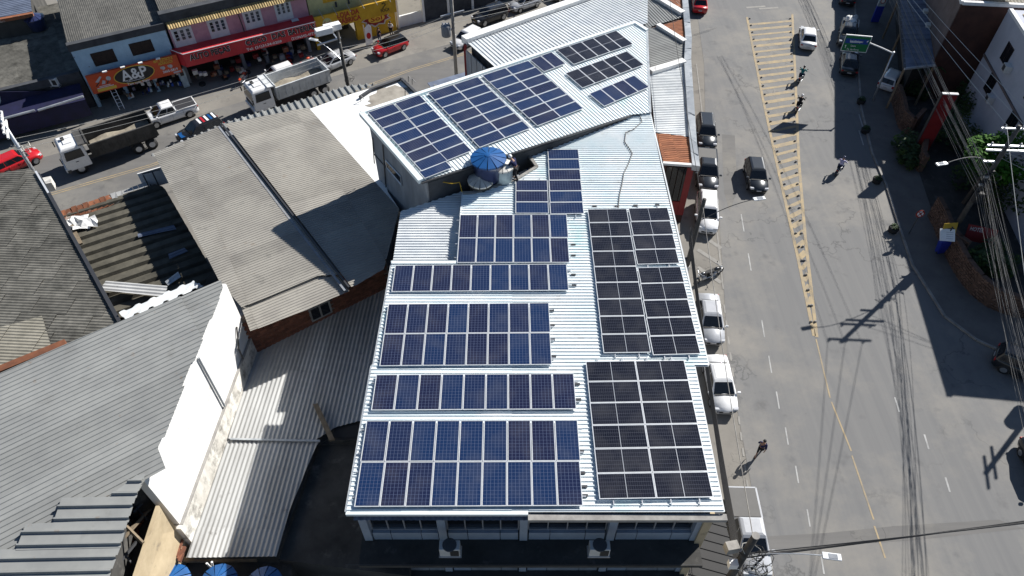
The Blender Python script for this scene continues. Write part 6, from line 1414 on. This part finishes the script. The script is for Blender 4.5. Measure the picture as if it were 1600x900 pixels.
def stand(stride=0.0, lean=0.0, arms=0.0, bend=0.0, reach=0.0):
    J = dict(pelvis=(0, 0, .95), chest=(lean*.5+bend*.30, 0, 1.30-bend*.07), neck=(lean*.7+bend*.42, 0, 1.47-bend*.13), head=(lean*.8+.02+bend*.50, 0, 1.60-bend*.16))
    c = Vector(J['chest'])
    for s, sy, k in (('l', 1, 1), ('r', -1, -1)):
        J['sh'+s] = tuple(c+V(.0, sy*.19, .07)); J['el'+s] = tuple(c+V(arms*k*.13+reach*.18-.02, sy*.25, -.20)); J['wr'+s] = tuple(c+V(arms*k*.24+reach*.42+.06, sy*(.24-.10*reach), -.42+reach*.18))
        J['hip'+s] = (0, sy*.095, .89); J['kn'+s] = (-k*stride*.22+.04, sy*.10, .50); J['an'+s] = (-k*stride*.46-.02+(0 if k*stride <= 0 else -.06), sy*.10, .09+(.05 if k*stride > 0 else 0)); J['toe'+s] = (-k*stride*.46+.15, sy*.115, .045)
    return J
pp = at(1184, 711); person('person in a dark shirt and shorts walking alone on the roadside', (pp.x, pp.y, .01), math.radians(60), stand(.75, .06, .9), M['cl_navy'], M['cl_blackc'], M['black'], sleeves=False, shorts=True)
wp_ = at(806, 281, 13.36); person('person in a white helmet and blue jacket working by the roof tanks', (wp_.x, wp_.y, 13.36), math.radians(150), stand(.2, .1, .1, .55, .8), M['cl_navy'], M['cl_blackc'], M['txt_white'], helmet=M['txt_white'])
p = at(594, 66); person('person in dark clothes standing behind the bonnet of the red hatchback', (p.x, p.y, .01), math.radians(-120), stand(.15, 0, .2), M['cl_blackc'], M['cl_jean'], M['black'], group='people outside the yellow shop', sleeves=False)
p = at(612, 56); person('person in a white shirt and dark trousers standing at the yellow shop corner', (p.x, p.y, .01), math.radians(-100), stand(.1, 0, .15), M['cl_whitec'], M['cl_blackc'], M['black'], group='people outside the yellow shop', sleeves=False)
# ---- motorcycles
def motorcycle(label, c, rz, paint, group=None, lean=0):
    t = thing('motorcycle', label, 'motorcycle', (c.x, c.y, .012), rz, group); lb = dict(local=True)
    if lean: t.rotation_euler = (lean, 0, rz)
    for x in (-.66, .66):
        w_ = MB(); n = 18; k = 8; vs = [V(x+math.cos(2*math.pi*i/n)*(.27+.05*math.cos(2*math.pi*j/k)), .05*math.sin(2*math.pi*j/k), .31+math.sin(2*math.pi*i/n)*(.27+.05*math.cos(2*math.pi*j/k))) for i in range(n) for j in range(k)]
        w_.mesh(vs, [(i*k+j, ((i+1) % n)*k+j, ((i+1) % n)*k+(j+1) % k, i*k+(j+1) % k) for i in range(n) for j in range(k)]); wo = w_.build('wheel', M['black'], t, True, **lb)
        s = MB()
        for i in range(5): a = 2*math.pi*i/5; s.tube([(x, 0, .31), (x+math.cos(a)*.25, 0, .31+math.sin(a)*.25)], .018, 4)
        s.tube([(x, -.05, .31), (x, .05, .31)], .06, 8); s.build('spokes', M['galv'], wo, **lb)
    f = MB()
    for sy in (-.07, .07): f.tube([(.66, sy, .31), (.48, sy, .72), (.42, sy, .95)], .025, 5).tube([(-.66, sy, .31), (-.15, sy, .40), (.1, sy, .40), (.40, sy*.3, .80)], .022, 5).tube([(-.66, sy, .31), (-.45, sy, .70)], .03, 5)
    f.tube([(.40, 0, .82), (-.1, 0, .72), (-.75, 0, .78)], .035, 5); f.build('frame', M['steel'], t, **lb)
    e = MB().box((.02, 0, .44), (.36, .30, .28)).box((.05, 0, .62), (.18, .16, .16)).tube([(.1, -.16, .35), (-.2, -.18, .30), (-.8, -.17, .38)], .045, 6); e.build('engine', M['galv'], t, bevel=.03, **lb)
    MB().ball((.16, 0, .86), (.27, .15, .13), 10, 6).build('fuel_tank', paint, t, True, **lb)
    MB().obox((-.36, 0, .83), (.34, 0, .02), (0, .13, 0), (0, 0, .05)).build('seat', M['black'], t, bevel=.04, **lb)
    MB().obox((-.84, 0, .78), (.14, 0, .03), (0, .08, 0), (0, 0, .06)).build('tail', paint, t, bevel=.02, **lb); MB().box((-.97, 0, .78), (.04, .12, .07)).build('tail_light', M['tail'], t, **lb)
    for x, s in ((.66, .36), (-.66, .37)):
        b = MB(); a = [math.radians(d_) for d_ in range(30, 151, 20)]
        for i in range(len(a)-1): b.face([V(x+math.cos(a[i])*s, -.07, .31+math.sin(a[i])*s), V(x+math.cos(a[i])*s, .07, .31+math.sin(a[i])*s), V(x+math.cos(a[i+1])*s, .07, .31+math.sin(a[i+1])*s), V(x+math.cos(a[i+1])*s, -.07, .31+math.sin(a[i+1])*s)])
        b.build('mudguard', paint, t, **lb)
    MB().tube([(.30, -.38, 1.02), (.42, -.2, 1.0), (.42, .2, 1.0), (.30, .38, 1.02)], .018, 5).build('handlebar', M['galv'], t, **lb)
    for sy in (-1, 1): MB().tube([(.34, sy*.28, 1.02), (.36, sy*.34, 1.2)], .01, 4).ball((.36, sy*.36, 1.22), (.02, .07, .05), 8, 5).build('mirror', M['black'], t, **lb)
    MB().ball((.58, 0, .90), (.07, .09, .09), 8, 6).build('headlight', M['lamp'], t, True, **lb)
    return t
def rider(label, mc, shirt, trousers, helmet, group):
    J = dict(pelvis=(-.30, 0, .95), chest=(-.12, 0, 1.30), neck=(-.06, 0, 1.47), head=(-.02, 0, 1.60))
    for s, sy in (('l', 1), ('r', -1)):
        J['sh'+s] = (-.12, sy*.20, 1.38); J['el'+s] = (.06, sy*.33, 1.16); J['wr'+s] = (.26, sy*.36, 1.06); J['hip'+s] = (-.28, sy*.11, .90); J['kn'+s] = (.12, sy*.22, .80); J['an'+s] = (-.02, sy*.20, .42); J['toe'+s] = (.13, sy*.22, .38)
    return person(label, tuple(mc.location), mc.rotation_euler[2], J, shirt, trousers, M['black'], helmet=helmet, group=group)
RD = 'motorcycle riders on the main road'; MG = 'motorcycles on the main road'
for (f_, r_, lb1, lb2, sh, tr_, hl, pc) in (((1256, 112), (1247, 130), 'motorcycle ridden by the person in teal, farthest up the road', 'person in a teal shirt riding the farthest motorcycle', 'cl_teal', 'cl_jean', 'steel', 'car_blackp'), ((1253, 155), (1243, 177), 'motorcycle ridden by the person all in black', 'person all in black riding with a white-topped helmet', 'cl_blackc', 'cl_blackc', 'txt_white', 'car_blackp'), ((1320, 253), (1304, 274), 'motorcycle ridden by the person in a lilac shirt, nearest the building shade', 'person in a lilac shirt riding beside the building shade', 'cl_lilac', 'cl_jean', 'car_navy', 'car_blackp')):
    a, b_ = at(*f_, .4), at(*r_, .4); d = at(f_[0], f_[1], .4)-at(r_[0], r_[1], .4); c = (a+b_)/2
    mc = motorcycle(lb1, c, math.atan2(d.y, d.x), M[pc], MG); rider(lb2, mc, M[sh], M[tr_], M[hl], RD)
a, b_ = at(1124, 423, .4), at(1088, 434, .4); d = a-b_
motorcycle('dark parked motorcycle standing across the striped parking bay, nearer the road', (a*.72+b_*.28), math.atan2(d.y, d.x)+.1, M['car_blackp'], 'parked motorcycles', .12)
motorcycle('dark parked motorcycle with big spoked wheel close to the roof edge', (a*.30+b_*.70)+V(0, -.25, 0), math.atan2(d.y, d.x)+3.3, M['car_graphite'], 'parked motorcycles', .10)
c = at(482, 104); motorcycle('small orange-red motorcycle parked between the pale dump truck and the silver sedan', c, .9, M['tyre_red'])
c = at(383, 128); motorcycle('small red motorcycle parked just ahead of the pale dump truck cab', c, 1.4, M['tyre_red'])

# ================================================================== POLES, LAMPS, SIGNS, CABLES
def crossarm(mb, c, d, L, dz=0): mb.obox(c+UP*dz, d*L/2, V(-d.y, d.x, 0)*.06, UP*.06)
def lamp_arm(t, base, tip, sag=.5, head=True, m='galv'):
    d = (tip-base); pts = [base.lerp(tip, k/8)+UP*sag*math.sin(math.pi*min(1, k/8*.9)) for k in range(9)]
    MB().tube(pts, .028, 6).build('lamp_arm', M[m], t)
    if head:
        dd = V(d.x, d.y, 0).normalized(); nn = V(-dd.y, dd.x, 0); h = pts[-1]+dd*.35
        MB().obox(h, dd*.42, nn*.16, UP*.05).build('lamp_head', M['alu'], t, bevel=.03); MB().obox(h+dd*.05+UP*.055, dd*.20, nn*.11, UP*.01).build('lamp_panel', M['grey_wall'], t)
def pole(label, base, h, m='concrete', r=(.17, .11), name='utility_pole'):
    t = thing(name, label, 'pole', tuple(base), group='utility poles'); MB().tube([base, base+UP*h], list(r), 10).build('shaft', M[m], t, True); return t
def insul(t, pts):
    for p in pts: MB().lathe(p, [(.05, 0), (.08, .05), (.05, .10), (.08, .15), (.04, .22)], 8).build('insulator', M['txt_grey'], t)
# pole at the parked cars
mp = at(1101, 311, 9.0); mp0 = V(mp.x, mp.y, 0); t = pole('dark leaning-looking utility pole by the white parked car, with a long lamp arm', mp0, 9.0, 'pole_dark', (.19, .13))
MB().lathe(V(mp.x, mp.y, 0), [(.21, 0), (.21, 2.6), (.2, 2.65)], 10).build('pale_base', M['lid_pale'], t); MB().tube([mp0+UP*3.3-V(.3, 0, 0), mp0+UP*3.3+V(.3, 0, 0)], .16, 8).build('collar', M['steel'], t)
lamp_arm(t, mp0+UP*7.0, at(1178, 313, 8.3), .3, m='steel')
# bottom pole with cable tangle
bp = at(1181, 837, 9.4); bp0 = V(bp.x, bp.y, 0); t = pole('thick utility pole at the bottom wrapped in a tangle of cables', bp0, 9.4, 'pole_dark', (.22, .17))
MB().lathe(bp0+UP*9.4, [(.18, -.02), (.18, .02)], 12).build('pole_top', M['concrete'], t)
MB().obox(bp0+UP*7.6+V(-.62, .2, 0), (.28, .05, 0), (-.04, .2, 0), (0, 0, .28)).build('junction_box', M['concrete'], t); MB().obox(bp0+UP*6.9+V(-.5, -.3, 0), (.2, 0, 0), (0, .16, 0), (0, 0, .22)).build('meter_box', M['txt_white'], t)
random.seed(21)
for k in range(16):
    c = bp0+UP*random.uniform(6.4, 8.0)+V(random.uniform(.1, .9), random.uniform(-.9, .1), 0); r = random.uniform(.2, .55); a0 = random.uniform(0, 6)
    MB().tube([c+V(r*math.cos(a0+i*.7), r*math.sin(a0+i*.7)*.7, .25*math.sin(i*.9+k)) for i in range(9)], .018, 4).build('cable_loop', M['wire_pale'] if k % 4 == 0 else M['wire'], t)
for k in range(7): MB().ball(bp0+UP*(6.9+.1*k)+V(.35+.07*k, -.5+.05*k, 0), .07, 7, 5).build('clamp', M['lid_pale'] if k % 2 else M['black'], t)
lamp_arm(t, bp0+UP*7.2, at(1286, 869, 8.2), .25)
# side street poles
Z2 = 10.0; s2 = at(525, 38, Z2); s20 = V(s2.x, s2.y, 0); t = pole('street pole between the dump truck and silver sedan, topped by white boxes on a crossarm', s20, Z2, 'pole_dark', (.20, .13))
ca = MB(); ad = (-SD*.95+SN*.1).normalized()
for dz in (-.5, -1.3): ca.obox(s20+UP*(Z2+dz)+ad*.9, ad*1.1, SN*.06, UP*.06)
ca.obox(s20+UP*(Z2-1.6)+SN*-.6, SN*.9, SD*.05, UP*.05); ca.build('crossarm', M['galv'], t)
for k, (u, v) in enumerate(((508, 48), (521, 42))): MB().obox(at(u-2, v, Z2-.2), SD*.72, SN*.33, UP*.25).build('white_box', M['txt_white'], t, bevel=.03)
for k in range(10):
    c = s20+UP*random.uniform(3.5, 5)+V(random.uniform(-.2, .5), random.uniform(-.5, .2), 0); MB().tube([c+V(.3*math.cos(i), .3*math.sin(i), .15*math.sin(i*2+k)) for i in range(7)], .02, 4).build('cable_loop', M['wire'], t)
lamp_arm(t, s20+UP*6.5, s20+UP*8.0-SN*1.8-SD*1.5, .2)
Z3 = 10.5; s3 = s20+SD*((at(710, 60, 5)-at(537, 85, 5)).length*1.0); s30 = hit(710, 70, s20, s20+SD); s30 = V(s30.x, s30.y, 0)
t = pole('pale street pole carrying a dark transformer near the long shed', s30, Z3+2, 'concrete', (.20, .13))
tc = s30+UP*6.3-SD*.75; MB().lathe(tc, [(.42, 0), (.45, .1), (.45, 1.0), (.36, 1.1), (.1, 1.15)], 16).build('transformer', M['grey_wall'], t, True)
MB().obox(tc+SD*.35+UP*.5, SD*.3, SN*.08, UP*.08).build('bracket', M['galv'], t); insul(t, [tc+V(dx, 0, 1.1) for dx in (-.28, 0, .28)])
MB().obox(s30+UP*8.3, SD*1.2, SN*.06, UP*.06).build('crossarm', M['galv'], t)
lp = hit(48, 255, s20, s20+SD); p = at(1, 186, 9.6); t = pole('pale steel pole with a double crossarm at the left edge over the red car', V(p.x, p.y, 0), 9.6, 'galv', (.16, .12))
pc = V(p.x, p.y, 0); b = MB()
for dz, l in ((-.3, 1.6), (-.9, 1.3)): b.obox(pc+UP*(9.6+dz), SN*l, SD*.06, UP*.07)
b.build('crossarm', M['txt_white'], t); insul(t, [pc+UP*9.4+SN*x for x in (-1.2, -.3, .6, 1.3)])
for k in range(8): c = pc+UP*6.8+V(random.uniform(-.2, .5), random.uniform(-.4, .3), random.uniform(-.4, .4)); MB().tube([c+V(.3*math.cos(i), .25*math.sin(i), .2*math.sin(i*1.7+k)) for i in range(7)], .018, 4).build('cable_loop', M['wire_pale'], t)
MB().obox(pc+UP*3.4+V(.3, .0, 0), (.5, .2, 0), (-.2, .4, 0), (0, 0, .4)).build('equipment_box', M['lid_pale'], t)
# pole beyond the right edge whose shadow falls on the road
op = at(1538, 742)+V(10.8, 9.5, 0); t = pole('utility pole with two crossarms and a transformer beyond the right edge', V(op.x, op.y, 0), 10.0, 'pole_dark', (.22, .14))
b = MB()
for z, L_, sh_ in ((9.9, 2.2, .2), (9.2, 2.2, .2)): b = MB(); b.obox(V(op.x, op.y, z), V(.35, 1.1, 0), V(.06, -.02, 0), UP*.06); b.build('crossarm', M['alu'], t)
MB().lathe(V(op.x-.75, op.y, 5.2), [(.4, 0), (.44, .1), (.44, 1.1), (.3, 1.2)], 14).build('transformer', M['grey_wall'], t); MB().lathe(V(op.x+.7, op.y, 5.3), [(.34, 0), (.38, .1), (.38, 1.0), (.3, 1.1)], 14).build('transformer', M['grey_wall'], t)
# big east pole
ep = V(35.1, 41.2, 0); EH = 11.0; t = pole('tall dark utility pole in the shade on the east side with several crossarms', ep, EH, 'pole_dark', (.22, .14))
rx = V(1, -.06, 0).normalized(); b = MB()
for z, L_, sh_ in ((10.75, 3.0, .4), (9.3, 2.5, -.1), (8.9, 2.7, .1), (7.9, .9, -.5)): b = MB(); crossarm(b, ep+UP*z+rx*sh_, rx, L_); b.build('crossarm', M['alu'], t)
insul(t, [ep+UP*10.82+rx*x for x in (-.9, .3, 1.5)]+[ep+UP*9.36+rx*x for x in (-1.1, 0, .9)])
for k in range(14):
    c = ep+UP*random.uniform(5.4, 7.0)+V(random.uniform(-.5, .5), random.uniform(-.5, .3), 0); r = random.uniform(.15, .4); MB().tube([c+V(r*math.cos(i+k), r*math.sin(i+k), .2*math.sin(i*1.3+k)) for i in range(7)], .02, 4).build('cable_loop', M['wire'], t)
for k in range(6): MB().box(tuple(ep+UP*(6.0+.25*k)+V(-.35+.12*(k % 3), -.3, 0)), (.28, .16, .14)).build('cable_box', M['lid_pale'] if k % 3 == 0 else M['black'], t)
lamp_arm(t, ep+UP*7.6, at(1476, 259, 8.3), .75, m='concrete')
MB().box((ep.x, ep.y-.3, 4.8), (.5, .4, .9)).build('transformer_box', M['black'], t)
# cables: each is a thing of its own
def cable(label, p, q_, sag, r, m='wire', group=None, n=12):
    pts = [p.lerp(q_, k/n)-UP*sag*4*(k/n)*(1-k/n) for k in range(n+1)]
    b = MB(); b.tube(pts, r, 4); return tag(b.build('overhead_cable', M[m], origin=(p+q_)/2), label, 'cable', group)
rdN = V(.115, .993, 0); far = ep+V(7.5, 52, 0); near = ep+V(-6.5, -46, 0); far2 = ep+V(-2, 48, 0)
GH = 'three pale high cables over the east pole'; GB = 'dark bundle of low cables along the east side'
for i, x in enumerate((-.9, .3, 1.5)):
    a = ep+UP*11.05+rx*x; nm = ('leftmost', 'middle', 'rightmost')[i]
    q1 = at((1428, 1438, 1454)[i], 0, 11.3); q0 = at((1603, 1613, 1625)[i], 400, 11.0)
    cable(nm+' of the three pale high cables running up from the east pole top', a, a+(q1-a)*2.2, .5, .020, 'wire_pale', GH, 18); cable(nm+' of the three pale high cables running down from the east pole top', a, a+(q0-a)*3.2, .4, .020, 'wire_pale', GH, 18)
random.seed(31)
for k in range(22):
    a = ep+UP*(5.3+.09*k)+V(-.4+random.uniform(0, .9), random.uniform(-.2, .2), 0); pale = k % 3 != 2
    cable('one of the bundled low cables running up the road from the east pole', a, (lambda q: a+(q-a)*1.9)(at(1406+k*1.3+random.uniform(-6, 6), 0, 6.2+.06*k)), random.uniform(.5, 1.4), .012, 'wire_grey' if pale else 'wire', GB)
    cable('one of the bundled low cables running down the road from the east pole', a, (lambda q: a+(q-a)*2.2)(at(1592+k*2.2+random.uniform(-8, 8), 545, 6.2+.06*k)), random.uniform(.5, 1.4), .012, 'wire_grey' if pale else 'wire', GB)
for k, (dx, z) in enumerate(((14, 9.0), (18, 8.6), (16, 7.6))):
    cable(('upper', 'middle', 'lower')[k]+' cable crossing from the east pole to the right', ep+UP*(9.3-.5*k), ep+V(dx, -9-3*k, z), .4, .015, 'wire_pale', 'cables crossing right from the east pole')
for k in range(3):
    cable(('upper', 'middle', 'lower')[k]+' pale cable strung along the shop fronts across the side street', s20+UP*(7.6-.45*k)-SN*.4, pc+UP*(7.6-.45*k)-SN*.4, .55, .017, 'wire_pale', 'cables along the side street shops')
    cable(('upper', 'middle', 'lower')[k]+' pale cable between the two street poles by the yellow shop', s20+UP*(7.6-.45*k)-SN*.4, s30+UP*(8.2-.45*k)-SN*.3, .4, .017, 'wire_pale', 'cables between the street poles')
    cable(('upper', 'middle', 'lower')[k]+' pale cable leaving the transformer pole towards the top of the picture', s30+UP*(8.2-.4*k), s30+SD*42+UP*(8.4-.4*k), .5, .017, 'wire_pale', 'cables leaving the transformer pole')
for k in range(3):
    cable(('upper twisted', 'second twisted', 'thick lower')[k]+' cable crossing the main road at the bottom', bp0+UP*(7.4-.25*k)+V(.1, 0, 0), V(40, bp0.y+3.3+.3*k, 7.6-.3*k), .35, (.03, .025, .045)[k], 'wire' if k != 1 else 'pole_dark', 'cables crossing the road at the bottom')
for k in range(9):
    cable('one of the dark cables sagging along the pavement in front of the building', bp0+UP*(6.2+.15*k)+V(-.2, 0, 0), mp0+UP*(5.0+.18*k)+V(-.3-.02*k, 0, 0), .25+.05*k, .02, 'wire', 'cables along the building pavement')
cable('single beaded cable hanging over the parked cars beside the roof', bp0+UP*9.0, mp0+UP*8.4, .35, .022, 'concrete')
cable('single cable continuing over the parked cars to the far end of the shop strip', mp0+UP*8.4, mp0+V(3.5, 46, 8.8), .6, .022, 'wire')
# green direction sign on a cranked pole
gb = at(1363, 158); gt = thing('road_sign', 'green and blue direction sign on a cranked white pole in the shade', 'road sign', tuple(gb))
MB().tube([gb, gb+UP*5.2], [.10, .07], 8).build('pole', M['galv'], gt, True); MB().box((gb.x, gb.y, .06), (.7, .5, .12)).build('pole_foot', M['concrete'], gt)
MB().ball(gb+UP*5.25, .13, 8, 6).build('pole_cap', M['alu'], gt)
e = at(1356, 66, 5.9); MB().tube([gb+UP*5.2, gb.lerp(e, .45)*1+UP*(5.2*.45+.55), V(e.x, e.y, 5.9), V(e.x-1.6, e.y+.1, 5.9)], .07, 8).build('arm', M['txt_white'], gt)
sl = at(1322, 54, 6.5); sr = at(1363, 57.5, 6.5); bl_ = at(1316, 72, 5.2)
Fg = Face(V(sl.x, sl.y, 4.9), V(sr.x-sl.x, sr.y-sl.y, 0), UP); SWg = (sr-sl).length; SHg = 1.62
Fg.box(0, SWg, 0, SHg, 0, .05).build('board', M['sign_green'], gt); Fg.box(.15, SWg-.15, SHg*.50, SHg*.80, .05, .06).build('blue_panel', M['sign_blue'], gt)
b = MB()
for a0, a1, b0, b1 in ((0, SWg, SHg-.06, SHg), (0, SWg, 0, .05), (0, .05, 0, SHg), (SWg-.05, SWg, 0, SHg)): Fg.box(a0, a1, b0, b1, .05, .062, b)
Fg.box(0, SWg, SHg, SHg+.04, -.02, .08, b); b.build('border', M['txt_white'], gt)
Fg.text(gt, 'Rod. Washington', SWg*.48, SHg*.65, .22, M['txt_white'], SWg*.5, .07); Fg.text(gt, 'Centro', SWg*.42, SHg*.36, .18, M['txt_white'], SWg*.2, .07); Fg.text(gt, 'Pq. das Flores', SWg*.45, SHg*.14, .18, M['txt_white'], SWg*.45, .07)
b = MB(); Fg.poly([(SWg*.10, SHg*.30), (SWg*.16, SHg*.36), (SWg*.12, SHg*.40)], .06, .07, b); Fg.box(SWg*.13, SWg*.15, SHg*.18, SHg*.34, .06, .07, b); Fg.poly([(SWg*.88, SHg*.62), (SWg*.94, SHg*.76), (SWg*.86, SHg*.72)], .06, .07, b); b.build('arrow', M['txt_white'], gt)
# no-parking sign
npb = at(1419, 367); t = thing('no_parking_sign', 'round red-ringed no-parking sign on a thin pole in the shade', 'road sign', tuple(npb)); MB().tube([npb, npb+UP*2.45], .035, 6).build('pole', M['steel'], t)
Fn = Face(npb+UP*2.3+V(-.32, -.05, -.32), V(1, 0, .0), V(0, .15, 1)); Fn.ellipse(.32, .32, .34, .34, 0, .02).build('ring', M['txt_red'], t); Fn.ellipse(.32, .32, .24, .24, .02, .03).build('disc', M['txt_white'], t)
b = MB()
for s_ in (-1, 1): b.obox(Fn.pt(.32, .32, .035), (Fn.x+Fn.y*s_)*.17, (Fn.y-Fn.x*s_)*.025, Fn.n*.006)
b.build('cross', M['txt_red'], t)
# yellow warning sign, blue box with white face
yb = at(1486, 362, 2.6); t = thing('warning_sign', 'yellow square warning sign with a black arrow fixed below the east pole', 'road sign', tuple(yb)); Fy = Face(yb+V(-.55, 0, -.5), V(1, .1, .0), V(0, .45, 1)); Fy.box(0, 1.1, 0, 1.05, 0, .04).build('board', M['sign_yellow'], t); Fy.poly([(.15, .45), (.65, .45), (.65, .32), (.95, .55), (.65, .78), (.65, .65), (.15, .62)], .04, .05).build('arrow', M['txt_black'], t); MB().tube([V(yb.x, yb.y+.1, 0), yb+V(0, .1, .4)], .05, 6).build('post', M['steel'], t)
bb = at(1470, 394); t = thing('blue_totem', 'leaning blue totem with a white notice board on the shaded pavement', 'sign', tuple(bb)); bt = at(1478, 374, 1.9)
MB().obox((bb+bt)/2+UP*.0, (bt-bb)/2, V(.45, .1, 0), V(-.05, .18, .05)).build('totem_body', M['blue_box'], t, bevel=.03)
Fb = Face(at(1468, 376, 2.1), V(1, -.12, 0), V(.1, .8, .55)); Fb.box(0, 1.1, 0, .95, 0, .06).build('notice_board', M['txt_white'], t)
b = MB()
for k in range(4): Fb.box(.45, .98, .18+k*.16, .23+k*.16, .06, .065, b)
b.build('print_line', M['txt_grey'], t)
bl2 = at(1366, 36); t = thing('blue_totem', 'tall blue and white totem with a round symbol behind the green road sign', 'sign', tuple(bl2)); Fb = Face(bl2+V(-.4, 0, 0), V(1, -.1, 0), UP); Fb.box(0, .8, 0, 2.0, -.25, 0).build('totem_body', M['blue_box'], t); Fb.box(0, .8, 2.0, 3.1, -.25, 0).build('upper_panel', M['tank_pale'], t); Fb.ellipse(.4, 2.6, .28, .28, 0, .02, 16).build('ring', M['txt_red'], t); Fb.ellipse(.4, 2.6, .20, .20, .02, .03, 16).build('disc', M['txt_white'], t)
